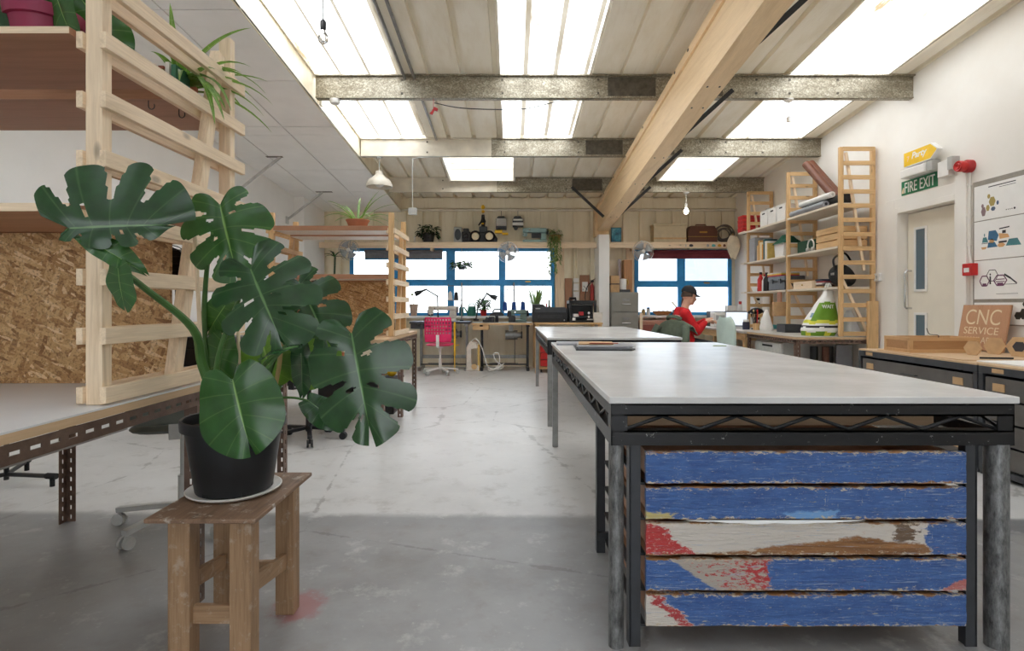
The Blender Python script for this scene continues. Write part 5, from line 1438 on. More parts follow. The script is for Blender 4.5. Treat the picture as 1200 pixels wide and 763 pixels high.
# second shelf
def upright(name, x0, x1, y0, y1, z, h, mt, label, cat, group):
    b = MB(); b.box(x0, x1, y0, y1, z + .001, z + h); return tag(b.build(name, mt, bevel=.002), label, cat, group)
z = SZ[1]
upright('document_box', 3.77, 4.05, 8.75, 8.95, z, .37, M['foilgrey'], 'tall grey document box at the far end of the second shelf', 'box', None)
bc = [((222, 190, 140), 'cream'), ((206, 160, 92), 'tan'), ((232, 214, 176), 'ivory'), ((214, 150, 60), 'ochre'), ((44, 86, 92), 'dark teal'), ((222, 220, 212), 'white'), ((198, 170, 96), 'mustard')]
y = 8.72
for k, (c, nm) in enumerate(bc):
    w_ = .045 + .012 * (k % 3); hh = .24 + .035 * ((k * 5) % 3)
    t = thing('book', '%s book in the row on the second shelf' % nm, 'book', (3.9, y - w_ / 2, z), 'books on the second shelf')
    b = MB(); b.box(3.79, 3.98, y - w_, y - .003, z + .001, z + hh); b.build('cover', plain('book_' + nm.replace(' ', '_'), c, .65), t, bevel=.002)
    b = MB(); b.box(3.7905, 3.982, y - w_ + .004, y - .007, z + .006, z + hh + .0006); b.build('pages', M['paper'], t)
    y -= w_
t = thing('fabric_basket', 'white basket heaped with dark green cloth on the second shelf', 'basket', (3.92, 8.0, z))
b = MB(); b.prism([(0, 0), (.24, 0), (.27, .20), (-.03, .20)], (4.04, 8.12, z + .001), (0, -1, 0), (0, 0, 1), .25); b.build('basket', M['white'], t, bevel=.006)
b = MB(); b.grid(lambda u, v: (3.77 + .28 * u, 7.83 + .36 * v, z + .19 + .16 * math.sin(PI * u) ** .6 * math.sin(PI * v) ** .6 * (.75 + .5 * noise.noise(V((u * 4, v * 5, 2))))), 18, 18); b.build('cloth', plain('dark_green_cloth', (24, 78, 58), .85, var=.25, scale=12, bump=.4), t, smooth=True, angle=180)
b = MB(); b.box(3.86, 4.12, 7.25, 7.62, z + .001, z + .17); tag(b.build('green_crate', plain('crate_green', (28, 74, 56), .5), bevel=.006), 'dark green crate behind the middle shelf ladder', 'crate')
t = thing('headphones', 'white ring headphones on the second shelf', 'headphones', (3.82, 7.2, z))
b = MB(); c = V((3.83, 7.22, z + .085)); b.tube([c + V((.03 * 0, -.075 * math.cos(a), .075 * math.sin(a))) for a in [-.9 + i * (PI + 1.8) / 16 for i in range(17)]], .009, 8); b.build('band', M['white'], t, smooth=True)
for yy in (7.15, 7.27):
    b = MB(); b.ell((3.82, yy, z + .032), .03, .02, .03); b.build('ear_cup', M['lgrey'], t, smooth=True)
t = thing('wooden_crate', 'slatted pine crate on the second shelf behind the near ladder', 'crate', (3.95, 6.8, z))
x0, x1, y0, y1 = 3.78, 4.12, 6.53, 7.0
b = MB()
for kz in range(3):
    za = z + .006 + kz * .082; b.box(x0, x0 + .014, y0, y1, za, za + .07); b.build('slat', PINE2('y'), t, bevel=.0015); b = MB()
    b.box(x1 - .014, x1, y0, y1, za, za + .07); b.build('slat', PINE2('y'), t, bevel=.0015); b = MB()
    for yy in (y0, y1 - .014): b.box(x0 + .014, x1 - .014, yy, yy + .014, za, za + .07); b.build('end_slat', PINE2('x'), t, bevel=.0015); b = MB()
b.box(x0 + .014, x1 - .014, y0 + .014, y1 - .014, z + .006, z + .014)
for xx in (x0 + .014, x1 - .036):
    for yy in (y0 + .014, y1 - .036): b.box(xx, xx + .022, yy, yy + .022, z + .001, z + .24)
b.build('base', PINE2('x'), t)
b = MB()
for k in range(7): b.ell((3.85 + .03 * k, 6.62 + .045 * k, z + .22 + .02 * (k % 3)), .03 + .006 * (k % 2), .05, .028)
o = tag(b.build('yarn_offcuts', plain('dark_yarn', (72, 62, 60), .9, var=.3), smooth=True), 'dark offcuts piled in the pine crate', 'offcuts', None, 'stuff')

# third shelf
z = SZ[2]
def bottle(x, y, z, r, h, mt, capm, label, group):
    t = thing('bottle', label, 'bottle', (x, y, z), group)
    b = MB(); b.lathe([(0, .001), (r, .001), (r, h * .62), (r * .4, h * .8), (r * .36, h * .9)], (x, y, z), 16); b.build('body', mt, t, smooth=True)
    b = MB(); b.lathe([(r * .42, h * .88), (r * .42, h), (0, h)], (x, y, z), 14); b.build('cap', capm, t, smooth=True)
bottle(3.86, 8.74, z, .05, .30, M['red'], M['black'], 'red bottle at the far end of the third shelf', 'bottles on the third shelf')
bottle(3.86, 8.60, z, .042, .26, M['white'], M['red'], 'white bottle with red cap on the third shelf', 'bottles on the third shelf')
bottle(3.83, 8.47, z, .05, .28, M['black'], M['black'], 'black bottle on the third shelf', 'bottles on the third shelf')
bottle(3.95, 8.68, z, .04, .25, M['redbox'], M['white'], 'dark red bottle behind the black bottle', 'bottles on the third shelf')
for k, (c, nm, hz) in enumerate((((196, 40, 60), 'red', .205), ((226, 188, 60), 'yellow', .223), ((228, 226, 222), 'white', .243))):
    b = MB(); b.box(3.80, 4.06, 7.95, 8.38, z + hz, z + hz + .017); tag(b.build('folder', plain('folder_' + nm, c, .6), bevel=.002), '%s folder in the flat stack over the grey toolbox' % nm, 'folder', 'folders over the toolbox')
t = thing('toolbox', 'grey toolbox with black handle on the third shelf', 'toolbox', (3.9, 8.05, z))
b = MB(); b.box(3.78, 4.05, 7.80, 8.30, z + .001, z + .13); b.build('body', M['charcoal'], t, bevel=.012)
b = MB(); b.box(3.77, 4.06, 7.79, 8.31, z + .13, z + .2); b.build('lid', plain('toolbox_grey', (96, 102, 110), .5), t, bevel=.014)
b = MB(); b.box(3.762, 3.77, 7.90, 7.96, z + .10, z + .16); b.box(3.762, 3.77, 8.14, 8.2, z + .10, z + .16); b.build('latch', M['black'], t)
t = thing('small_wooden_box', 'small pale wooden drawer box on the third shelf', 'box', (3.85, 7.3, z))
b = MB(); b.box(3.77, 3.97, 7.08, 7.55, z + .001, z + .095); b.build('body', PINE('y'), t, bevel=.003)
b = MB(); b.ell((3.765, 7.31, z + .05), .01); b.build('knob', M['brass'], t)
for k in range(5):
    c = [(206, 170, 120), (92, 70, 62), (226, 222, 214), (176, 86, 92), (60, 72, 96)][k]; nm = ['tan', 'dark brown', 'white', 'dusty pink', 'navy'][k]
    b = MB(); b.box(3.80 + .01 * (k % 2), 4.03, 6.97 - .02 * (k % 2), 7.06 + .0, z + .001 + k * .022, z + .021 + k * .022); b.v = [V((p.x, 6.80 + (p.y - 6.9) * 1.6, p.z)) for p in b.v]
    tag(b.build('booklet', plain('booklet%d' % k, c, .7)), '%s booklet in the flat pile beside the black bag' % nm, 'booklet', 'booklets beside the black bag')
t = thing('shoulder_bag', 'black shoulder bag slumped on the third shelf behind the near ladder', 'bag', (3.95, 6.7, z))
b = MB(); b.grid(lambda u, v: (3.93 + .16 * math.cos(u * 2 * PI) * math.sin(PI * v) ** .45 * (1 - .25 * v), 6.68 + .17 * math.sin(u * 2 * PI) * math.sin(PI * v) ** .45 * (1 - .2 * v) + .06 * v, z + .001 + .28 * v + .015 * math.sin(u * 19) * math.sin(PI * v)), 28, 16); b.build('body', M['blackrub'], t, smooth=True, angle=180)
b = MB(); b.tube(smooth_path([(3.80, 6.62, z + .2), (3.77, 6.60, z + .33), (3.92, 6.64, z + .40), (4.05, 6.72, z + .3)], 8), .012, 8); b.build('strap', M['black'], t, smooth=True)
b = MB(); b.box(3.768, 3.775, 6.60, 6.66, z + .14, z + .17); b.build('buckle', M['chrome'], t)

# on the slotted bench
bag = thing('shopping_bag', 'white green and lime shopping bag stuffed full on the bench', 'bag', (3.70, 6.78, ZB))
def sack(cx, cy, z0, wx0, wy0, H, lean=0.0, seed=0):
    def fn(u, v):
        a = u * 2 * PI; w_ = (1 - .80 * max(0, (v - .12) / .88) ** 1.25) if v > .12 else .86 + .14 * (v / .12)
        k_ = 1 + .09 * noise.noise(V((math.cos(a) * 2, math.sin(a) * 2, v * 4 + seed)))
        ca, sa = math.cos(a), math.sin(a); q = (abs(ca) ** 3 + abs(sa) ** 3) ** (-1 / 3)
        return (cx + wx0 * ca * q * w_ * k_ + lean * v, cy + wy0 * sa * q * w_ * k_, z0 + .001 + H * v)
    return fn
fn = sack(3.67, 6.76, ZB, .205, .15, .54, .13)
b = MB(); nu, nv = 48, 40
for i in range(nu + 1):
    for j in range(nv + 1): b.v.append(V(fn(i / nu, j / nv)))
for i in range(nu):
    for j in range(nv):
        v = (j + .5) / nv + .012 * math.sin(i * .7); u = i / nu
        m_ = 0
        if v < .09: m_ = 1 if (i // 3) % 3 else 2
        elif .18 < v < .225: m_ = 3
        elif .27 < v < .345: m_ = 2
        elif .345 < v < .74 and .58 < u < .985: m_ = 1
        elif .40 < v < .5 and .5 < u < .58: m_ = 4
        b.m(m_); a = i * (nv + 1) + j; b.face(a, a + 1, a + nv + 2, a + nv + 1)
b.build('bag_body', [M['bagwhite'], M['baggreen'], M['baglime'], M['text_dark'], pm('bag_blue', (132, 160, 178))], bag, smooth=True, angle=180)
b = MB()
for dy in (-.02, .03): b.tube(smooth_path([(3.76, 6.76 + dy, ZB + .53), (3.79, 6.75 + dy, ZB + .62), (3.83, 6.76 + dy, ZB + .56)], 6), .010, 6)
b.build('handle', M['bagwhite'], bag, smooth=True)
lettering('WAIT', (3.655, 6.635, ZB + .325), (1, .12, 0), (.0, .18, .98), .15, .045, M['white'], bag, depth=.006)
t = thing('plastic_bag', 'crumpled clear plastic bag behind the rungs of the near ladder', 'bag', (3.98, 6.72, ZB))
b = MB(); f2 = sack(4.03, 6.74, ZB, .10, .15, .30, .0, 4); b.grid(f2, 28, 16); b.build('bag_body', plain('milky_plastic', (206, 210, 214), .35, var=.12, scale=9), t, smooth=True, angle=180)
t = thing('plastic_bag', 'white plastic bag beside the kraft paper bag on the bench', 'bag', (3.62, 8.05, ZB), None)
b = MB(); b.grid(sack(3.62, 8.02, ZB, .085, .08, .30, .0, 9), 28, 16); b.build('bag_body', M['bagwhite'], t, smooth=True, angle=180)
t = thing('desk_tray', 'dark grey tray on the bench under the kraft paper bag', 'tray', (3.72, 7.6, ZB))
b = MB(); b.box(3.60, 3.82, 7.42, 7.66, ZB + .001, ZB + .012)
for q in ((3.60, 3.61, 7.42, 7.66), (3.81, 3.82, 7.42, 7.66), (3.61, 3.81, 7.42, 7.43), (3.61, 3.81, 7.65, 7.66)): b.box(*q, ZB + .012, ZB + .11)
b.build('body', M['charcoal'], t, bevel=.003)
t = thing('paper_bag', 'kraft paper bag with a folded top hanging below the third shelf', 'bag', (3.74, 7.9, 1.03))
b = MB(); b.box(3.66, 3.84, 7.86, 7.93, 1.0, 1.20); b.build('body', M['card'], t, bevel=.006)
b = MB(); b.bar((3.75, 7.895, 1.20), (3.75, 7.895, 1.335), .10, .02, up=(1, 0, 0)); b.build('folded_top', wood('kraft_dark', (168, 112, 76), 'z'), t)
t = thing('tool_pot', 'wooden pot of brushes and tools on the bench below the far ladder', 'pot', (3.58, 8.25, ZB))
b = MB(); b.lathe([(0, .001), (.045, .001), (.05, .10), (.045, .10), (.04, .02), (0, .02)], (3.58, 8.25, ZB), 18); b.build('pot', PINE2('z'), t, smooth=True)
for k in range(7):
    a = k * .9; p = V((3.58 + .025 * math.cos(a), 8.25 + .025 * math.sin(a), ZB + .022)); q = p + V((.04 * math.cos(a), .04 * math.sin(a), .20 + .03 * (k % 3)))
    b = MB(); b.tube([p, q], .006, 6); b.ell(q, .012, .012, .02, 8, 6); b.build('tool', [M['black'], M['red'], M['straw'], M['dark_steel']][k % 4], t, smooth=True)
t = thing('jar', 'dark jar with a white lid beside the wooden tool pot', 'jar', (3.50, 8.42, ZB))
b = MB(); b.lathe([(0, .001), (.05, .001), (.05, .10), (.04, .12), (0, .12)], (3.50, 8.42, ZB), 18); b.build('body', pm('jar_ink', (44, 46, 66)), t, smooth=True)
b = MB(); b.lathe([(.043, .115), (.043, .15), (0, .15)], (3.50, 8.42, ZB), 18); b.build('lid', M['white'], t, smooth=True)
t = thing('desk_fan', 'small black headed desk fan on the bench by the far ladder', 'fan', (3.66, 8.45, ZB))
b = MB(); b.lathe([(0, .001), (.07, .001), (.065, .02), (.012, .03), (.012, .24), (0, .24)], (3.66, 8.45, ZB), 18); b.build('stand', M['black'], t, smooth=True)
b = MB(); b.ell((3.66, 8.43, ZB + .275), .10, .05, .05, 16, 8); b.tube([(3.56, 8.43, ZB + .275), (3.54, 8.43, ZB + .24)], .02, 8); b.tube([(3.76, 8.43, ZB + .275), (3.78, 8.43, ZB + .24)], .02, 8); b.build('head', M['black'], t, smooth=True)

# man's corner of the wooden bench
t = thing('laptop', 'open laptop with a pale screen on the bench by the mint chair', 'laptop', (3.55, 9.35, ZB))
b = MB(); R = RZ(-.7); b.cbox((3.50, 8.92, ZB + .011), .36, .25, .018, R); b.build('keyboard_base', M['lgrey'], t, bevel=.004)
b = MB(); cb = V((3.50, 8.92, ZB + .02)) + R @ V((0, .125, 0)); Rs = R @ RX(-.25); b.cbox(cb + Rs @ V((0, 0, .125)), .36, .012, .25, Rs); l_ = b.build('lid', M['foilgrey'], t, bevel=.004)
b = MB(); b.cbox(cb + Rs @ V((0, -.0075, .128)), .33, .002, .21, Rs); b.build('screen', M['screen'], l_)
t = thing('white_machine', 'white boxy machine on the bench between man and laptop', 'machine', (3.42, 9.5, ZB))
b = MB(); b.box(3.34, 3.54, 9.30, 9.5, ZB + .001, ZB + .25); b.build('body', M['white'], t, bevel=.012)
b = MB(); b.box(3.37, 3.51, 9.294, 9.3, ZB + .12, ZB + .2); b.build('panel', M['lgrey'], t, bevel=.003)
b = MB(); b.box(3.42, 4.05, 9.62, 9.9, ZB + .23, ZB + .26); b.box(3.42, 3.45, 9.62, 9.9, ZB + .001, ZB + .23); b.box(4.02, 4.05, 9.62, 9.9, ZB + .001, ZB + .23)
tag(b.build('monitor_riser', M['charcoal'], bevel=.003), 'low dark shelf riser standing on the bench before the window', 'riser')
t = thing('spray_bottle', 'white bottle with a red cap on the dark riser', 'bottle', (3.95, 9.75, ZB + .26))
b = MB(); b.lathe([(0, .001), (.035, .001), (.035, .10), (.02, .13), (0, .13)], (3.95, 9.75, ZB + .26), 14); b.build('body', M['white'], t, smooth=True)
b = MB(); b.lathe([(.024, .11), (.024, .17), (0, .17)], (3.95, 9.75, ZB + .26), 14); b.build('cap', M['red'], t, smooth=True)
b = MB(); b.box(3.70, 3.86, 9.68, 9.8, ZB + .261, ZB + .36); tag(b.build('tissue_box', M['white'], bevel=.005), 'white box on the dark riser', 'box')
t = thing('pen_holder', 'dark pot holding a brown quill and pale brushes by the window', 'pot', (3.05, 10.48, .965))
b = MB(); b.box(3.0, 3.2, 10.46, 10.56, .966, 1.07); b.build('pot', M['charcoal'], t, bevel=.004)
b = MB(); b.ell((3.19, 10.5, 1.23), .03, .012, .14, rot=RY(.12)); b.tube([(3.17, 10.5, 1.05), (3.18, 10.5, 1.12)], .006, 6); b.build('quill', DARKW('z'), t, smooth=True)
b = MB(); b.bar((3.12, 10.5, 1.05), (2.98, 10.5, 1.22), .05, .015); b.build('brush', M['straw'], t)
t = thing('striped_ruler', 'black and white striped tall strip leaning in the window corner', 'ruler', (4.05, 9.7, ZB))
b = MB()
for k in range(16):
    b.m(k % 2); f0, f1 = k / 16, (k + 1) / 16; w0 = .13 * (1 - .75 * f0)
    b.cbox((4.06 + .03 * f0, 9.35, ZB + .002 + .64 * (f0 + f1) / 2), w0, .012, .04)
b.build('strip', [M['paper'], M['black']], t)
b = MB(); b.box(4.12, 4.15, 9.33, 9.37, ZB + .001, ZB + .60); b.build('stand', M['paper'], t)
b = MB(); b.box(3.85, 4.1, 8.62, 8.85, ZB + .001, ZB + .06); tag(b.build('teal_folder', pm('teal_folder', (92, 176, 178)), bevel=.003), 'teal folder lying on the bench by the striped strip', 'folder')
for k, (x, y) in enumerate(((3.30, 8.62), (3.36, 8.74), (3.28, 8.84), (3.32, 9.0))):
    b = MB(); b.lathe([(.018, 0), (.018, .03), (.008, .03), (.008, 0)], (x, y, ZB + .001), 12); tag(b.build('thread_reel', M['red'], smooth=True), 'small red reel on the bench in front of the man', 'reel', 'red reels in front of the man')
# ------------------------------------------------------------------ sewing benches under the long window
def sewing_table(x0, x1, zt, label, topm, edgem):
    t = thing('sewing_table', label, 'table', ((x0 + x1) / 2, 10.12, 0), 'sewing tables under the window')
    b = MB(); b.box(x0, x1, 9.86, 10.42, zt - .006, zt); b.build('laminate', topm, t, bevel=.002)
    b = MB(); b.box(x0 + .002, x1 - .002, 9.862, 10.418, zt - .04, zt - .0065); b.build('tabletop', edgem, t)
    for lx in (x0 + .17, x1 - .08):
        b = MB(); b.box(lx - .022, lx + .022, 10.10, 10.16, .06, zt - .041); b.box(lx - .03, lx + .03, 9.88, 10.40, zt - .075, zt - .041); b.box(lx - .025, lx + .025, 9.87, 10.41, .02, .06)
        for yy in (9.9, 10.38): b.lathe([(.028, 0), (.028, .02)], (lx, yy, 0), 10)
        b.build('leg', M['grey_steel'] if zt > .852 else M['dark_steel'], t, bevel=.003)
    b = MB(); b.box(x0 + .17, x1 - .08, 10.14, 10.16, .20, .26); b.build('stretcher', M['grey_steel'], t)
    b = MB(); b.box(x0 + .30, x1 - .25, 9.95, 10.15, .10, .115); b.tube([(x0 + .17, 10.05, .10), (x1 - .08, 10.05, .10)], .012, 8); b.build('treadle', M['dark_steel'], t)
    # motor with belt wheel and rod down to the treadle
    mx, mz = x1 - .36, zt - .23
    b = MB(); b.tube([(mx - .12, 10.12, mz), (mx + .10, 10.12, mz)], .085, 18); b.tube([(mx + .10, 10.12, mz), (mx + .16, 10.12, mz)], .05, 16); b.box(mx - .06, mx + .02, 10.06, 10.18, mz + .07, zt - .04); m_ = b.build('motor', M['grey_steel'], t, smooth=True)
    b = MB(); b.tube([(mx + .16, 10.12, mz), (mx + .185, 10.12, mz)], .065, 18); b.tube([(mx + .172, 10.10, mz + .06), (mx + .172, 10.10, zt - .04)], .004, 6); b.build('belt_wheel', M['dark_steel'], m_, smooth=True)
    b = MB(); b.tube([(mx + .05, 10.04, mz - .03), (mx + .05, 10.04, .115)], .006, 6); b.build('treadle_rod', M['dark_steel'], t)
    b = MB(); b.box(x0 + .02, x0 + .30, 9.88, 10.3, zt - .13, zt - .041); b.build('drawer', edgem, t, bevel=.003)
    return t


top_sky_blue = plain('table_sky_blue', (132, 150, 178), .3, var=.06, scale=4)  # blue-grey of the reflected sky put into the top's colour
sewing_table(-1.80, -.73, .868, 'sewing table with dark top behind the pink chair', top_sky_blue, M['charcoal'])
sewing_table(-.71, .36, .85, 'sewing table with wood edged pale top carrying the grey green machine', plain('table_pale', (190, 196, 196), .3, var=.06), PINE2('x'))
# bench for the printers, red drawers below
t = thing('printer_bench', 'plain wooden bench carrying the two black printers', 'bench', (.95, 9.95, 0))
b = MB(); b.box(.38, 1.53, 9.48, 10.45, .83, .86); b.build('worktop', PINE2('x'), t, bevel=.003)
for lx in (.42, 1.49):
    for ly in (9.53, 10.4):
        b = MB(); b.box(lx - .03, lx + .03, ly - .03, ly + .03, 0, .83); b.build('leg', PINE2('z'), t, bevel=.003)
b = MB(); b.box(.45, 1.46, 10.36, 10.44, .4, .46); b.build('stretcher', PINE2('x'), t)
t = thing('drawer_tower', 'small red drawer tower on castors under the printer bench', 'drawers', (.62, 9.85, 0))
b = MB(); b.box(.47, .80, 9.64, 10.1, .06, .10); b.box(.47, .48, 9.64, 10.1, .10, .60); b.box(.79, .80, 9.64, 10.1, .10, .60); b.box(.47, .80, 9.64, 10.1, .60, .615); b.box(.48, .79, 10.09, 10.1, .1, .6); b.build('frame', PINE2('z'), t, bevel=.002)
for k in range(4):
    z0 = .11 + k * .122; b = MB(); b.box(.484, .786, 9.62, 9.64, z0, z0 + .108); b.box(.49, .78, 9.64, 10.06, z0 + .005, z0 + .09); d = b.build('drawer', M['red'], t, bevel=.004)
    b = MB(); b.box(.58, .69, 9.612, 9.62, z0 + .05, z0 + .07); b.build('handle', M['redbox'], d)
for xx in (.50, .77):
    for yy in (9.68, 10.05):
        b = MB(); b.tube([(xx - .012, yy, .028), (xx + .012, yy, .028)], .028, 12); b.tube([(xx, yy, .03), (xx, yy, .06)], .008, 6); b.build('castor', M['blackrub'], t)

t = thing('printer', 'wide black inkjet printer on the wooden bench by the window', 'printer', (.64, 9.75, .86))
b = MB(); b.prism([(0, 0), (.60, 0), (.60, .24), (.22, .27), (.18, .31), (.0, .31)], (.35, 10.0, .861), (1, 0, 0), (0, 0, 1), .42); b.build('body', M['black'], t, bevel=.012)
b = MB(); b.box(.39, .91, 9.555, 9.58, 1.03, 1.12); b.build('front_panel', M['charcoal'], t, bevel=.004)
b = MB(); b.box(.44, .86, 9.565, 9.582, .93, .985); b.build('paper_slot', M['dark_steel'], t)
b = MB(); b.box(.40, .48, 9.551, 9.556, 1.09, 1.105); b.ell((.89, 9.57, .90), .012, .004, .012); b.build('mark', M['lgrey'], t)
t = thing('desktop_printer', 'black open-framed desktop printer with scattered white parts', 'printer', (1.2, 9.8, .86))
b = MB(); x0, x1, y0, y1, z0, z1 = .975, 1.44, 9.60, 10.05, .861, 1.235
b.box(x0, x1, y0, y1, z0, z0 + .03); b.box(x0, x1, y0, y1, z1 - .05, z1)
for xx in (x0, x1 - .04):
    for yy in (y0, y1 - .04): b.box(xx, xx + .04, yy, yy + .04, z0 + .03, z1 - .05)
b.box(x0 + .04, x1 - .04, y1 - .012, y1, z0 + .03, z1 - .05); b.build('frame', M['black'], t, bevel=.004)
b = MB(); b.tube([(x0 + .03, y0 + .06, z1 - .07), (x1 - .03, y0 + .06, z1 - .07)], .007, 8); b.build('rail', M['chrome'], t)
b = MB(); b.box(x0 + .17, x0 + .25, y0 + .03, y0 + .12, z0 + .12, z0 + .18); b.build('print_head', M['redbox'], t, bevel=.004)
b = MB(); b.box(x0 + .06, x1 - .06, y0 + .04, y1 - .06, z0 + .08, z0 + .095); b.build('bed', M['charcoal'], t)
b = MB(); b.cbox((x0 + .12, y0 + .08, z0 + .12), .10, .05, .05, RZ(.3)); b.cbox((x0 + .08, y0 + .01, z0 + .055), .05, .03, .045); b.cbox((x1 - .11, y0 + .01, z0 + .05), .10, .02, .02); b.ell((x1 - .13, y0 - .0, z0 + .16), .022, .012, .022); b.ell((x1 - .13, y0 - .0, z0 + .095), .02, .012, .02); b.build('white_part', M['white'], t, bevel=.003)
b = MB(); b.tube([(x0 + .03, y0 + .2, z1), (x0 + .03, y0 + .2, z1 + .04), (x0 + .13, y0 + .2, z1 + .04), (x0 + .13, y0 + .2, z1)], .022, 8); b.build('spool_mount', M['black'], t)
b = MB(); b.prism([(0, 0), (.13, 0), (.145, .17), (-.015, .17)], (1.385, 9.56, .861), (1, 0, 0), (0, 0, 1), -.05); b.v = [V((p.x, 9.50 + (p.y - 9.56), p.z)) for p in b.v]
tag(b.build('waste_bin', plain('frosted', (214, 206, 196), .4), bevel=.006), 'small pale plastic bin in front of the white post', 'bin')

# filing cabinet with parcels on top
t = thing('filing_cabinet', 'grey steel filing cabinet to the right of the white post', 'cabinet', (2.0, 10.2, 0))
b = MB(); b.box(1.755, 2.245, 9.99, 10.54, 0, 1.385); b.build('body', M['putty'], t, bevel=.006)
for k in range(4):
    z1 = 1.365 - k * .335; b = MB(); b.box(1.765, 2.235, 9.975, 9.99, z1 - .325, z1); d = b.build('drawer', M['putty'], t, bevel=.005)
    b = MB(); b.tube([(1.945, 9.976, z1 - .19), (1.945, 9.95, z1 - .19), (2.09, 9.95, z1 - .19), (2.09, 9.976, z1 - .19)], .007, 8); b.build('handle', M['chrome'], d)
    b = MB(); b.box(1.96, 2.08, 9.968, 9.976, z1 - .14, z1 - .09); b.build('label_holder', M['grey_steel'], d)
zc = 1.3855
b = MB(); b.box(1.77, 1.93, 10.1, 10.3, zc, zc + .14); tag(b.build('parcel', M['card'], bevel=.003), 'brown card parcel directly on the filing cabinet', 'parcel', 'parcels on the filing cabinet')
b = MB(); b.box(1.775, 1.925, 10.1, 10.3, zc + .158, zc + .30); b.m(1); b.box(1.77, 1.93, 10.09, 10.31, zc + .1405, zc + .1575); tag(b.build('parcel', [M['card'], M['text_dark']], bevel=.003), 'brown card parcel with a dark base on top of the other', 'parcel', 'parcels on the filing cabinet')
t = thing('white_canister', 'white canister with a dark foot on the filing cabinet', 'canister', (1.99, 10.15, zc))
b = MB(); b.lathe([(.06, .04), (.065, .24), (.0, .25)], (2.0, 10.15, zc), 20); b.build('body', M['white'], t, smooth=True)
b = MB(); b.box(1.93, 2.12, 10.08, 10.22, zc, zc + .05); b.build('foot', M['charcoal'], t, bevel=.004)
b = MB(); b.tube([(2.06 + .03 * math.sin(a), 10.14, zc + .18 + .05 * math.cos(a)) for a in [i * PI / 8 - .3 for i in range(9)]], .012, 8); b.build('handle', M['brass'], t, smooth=True)
b = MB(); b.box(2.05, 2.2, 10.3, 10.52, zc, zc + .60); tag(b.build('tall_carton', wood('carton', (190, 140, 96), 'z', knots=False), bevel=.003), 'tall narrow brown carton on the filing cabinet against the window trim', 'carton')
b = MB(); b.tube([(1.99, 10.42, zc), (1.99, 10.42, zc + .62)], .028, 14); tag(b.build('poster_tube', pm('tube_mauve', (188, 176, 178)), smooth=True), 'pale grey tube standing on the filing cabinet', 'tube')
# wall things between the window and the post
b = MB(); b.box(.93 + .06, 1.13, 10.55, 10.598, .87, 1.66); tag(b.build('wall_board', PLY('z'), bevel=.002), 'tall brown board on the wall behind the printers', 'board')
t = thing('junction_box', 'white electrical boxes with conduits on the cladding behind the printers', 'box', (1.2, 10.6, 1.4))
b = MB(); b.box(1.15, 1.25, 10.53, 10.599, 1.58, 1.66); b.box(1.15, 1.25, 10.53, 10.599, 1.43, 1.56); b.box(1.15, 1.25, 10.53, 10.599, 1.20, 1.41); b.build('box', M['white'], t, bevel=.005)
b = MB()
for xx in (1.17, 1.22): b.tube([(xx, 10.58, 1.66), (xx, 10.58, 2.28)], .011, 8)
b.build('conduit', M['clad'], t, smooth=True)
t = thing('backing_board', 'brown board with a white notice between junction box and extinguisher', 'board', (1.35, 10.58, 1.4))
b = MB(); b.box(1.275, 1.45, 10.56, 10.599, .95, 1.72); b.build('board', PLY('z'), t, bevel=.002)
b = MB(); b.box(1.315, 1.42, 10.556, 10.56, 1.41, 1.59); b.build('notice', M['paper'], t)
b = MB()
for k in range(5): b.box(1.325 + .018 * k, 1.336 + .018 * k, 10.5545, 10.556, 1.44 + .02 * ((k * 3) % 4), 1.46 + .02 * ((k * 3) % 4))
b.build('printed_marks', M['text_dark'], t)
t = thing('fire_extinguisher', 'red fire extinguisher with a black hose beside the white post', 'extinguisher', (1.49, 10.5, 1.1))
b = MB(); b.lathe([(0, 0), (.035, 0), (.038, .02), (.038, .36), (.03, .39), (.012, .41), (.012, .44), (0, .44)], (1.495, 10.50, 1.14), 18); b.build('cylinder', plain('ext_red', (176, 56, 50), .4), t, smooth=True)
b = MB(); b.cbox((1.495, 10.50, 1.60), .06, .025, .04); b.bar((1.495, 10.50, 1.62), (1.56, 10.49, 1.65), .02, .01); b.build('valve', M['black'], t, bevel=.003)
b = MB(); b.tube(smooth_path([(1.48, 10.48, 1.59), (1.40, 10.46, 1.50), (1.36, 10.46, 1.34), (1.37, 10.48, 1.2)], 8), .009, 8); b.build('hose', M['blackrub'], t, smooth=True)
b = MB(); b.box(1.48, 1.51, 10.538, 10.599, 1.3, 1.5); b.build('bracket', M['dark_steel'], t)

t = thing('low_cupboard', 'low pinkish wooden cupboard under the window to the left of the man', 'cupboard', (2.62, 10.35, 0))
b = MB(); b.box(2.30, 2.98, 10.16, 10.54, .04, .84); b.box(2.28, 3.0, 10.14, 10.54, .84, .875); b.box(2.33, 2.95, 10.19, 10.5, 0, .04); b.build('body', wood('pink_wood', (196, 142, 122), 'x', dark=.8, knots=False), t, bevel=.004)
for x0, x1 in ((2.32, 2.635), (2.645, 2.96)):
    b = MB(); b.box(x0, x1, 10.145, 10.16, .07, .80); d = b.build('door', wood('red_wood', (150, 82, 72), 'z', dark=.8, knots=False), t, bevel=.003)
    b = MB(); b.ell(((x0 + x1) / 2, 10.135, .66), .014); b.build('knob', M['brass'], d)
t = thing('wicker_basket', 'shallow brown wicker basket on the sill to the left of the man', 'basket', (2.80, 10.5, .9655))
b = MB(); b.lathe([(.10, 0), (.15, .03), (.19, .075), (.18, .08), (.14, .035), (0, .015)], (2.80, 10.5, .966), 26); b.v = [V((p.x, 10.5 + (p.y - 10.5) * .42, p.z)) for p in b.v]; b.build('bowl', M['wicker'], t, smooth=True)
b = MB()
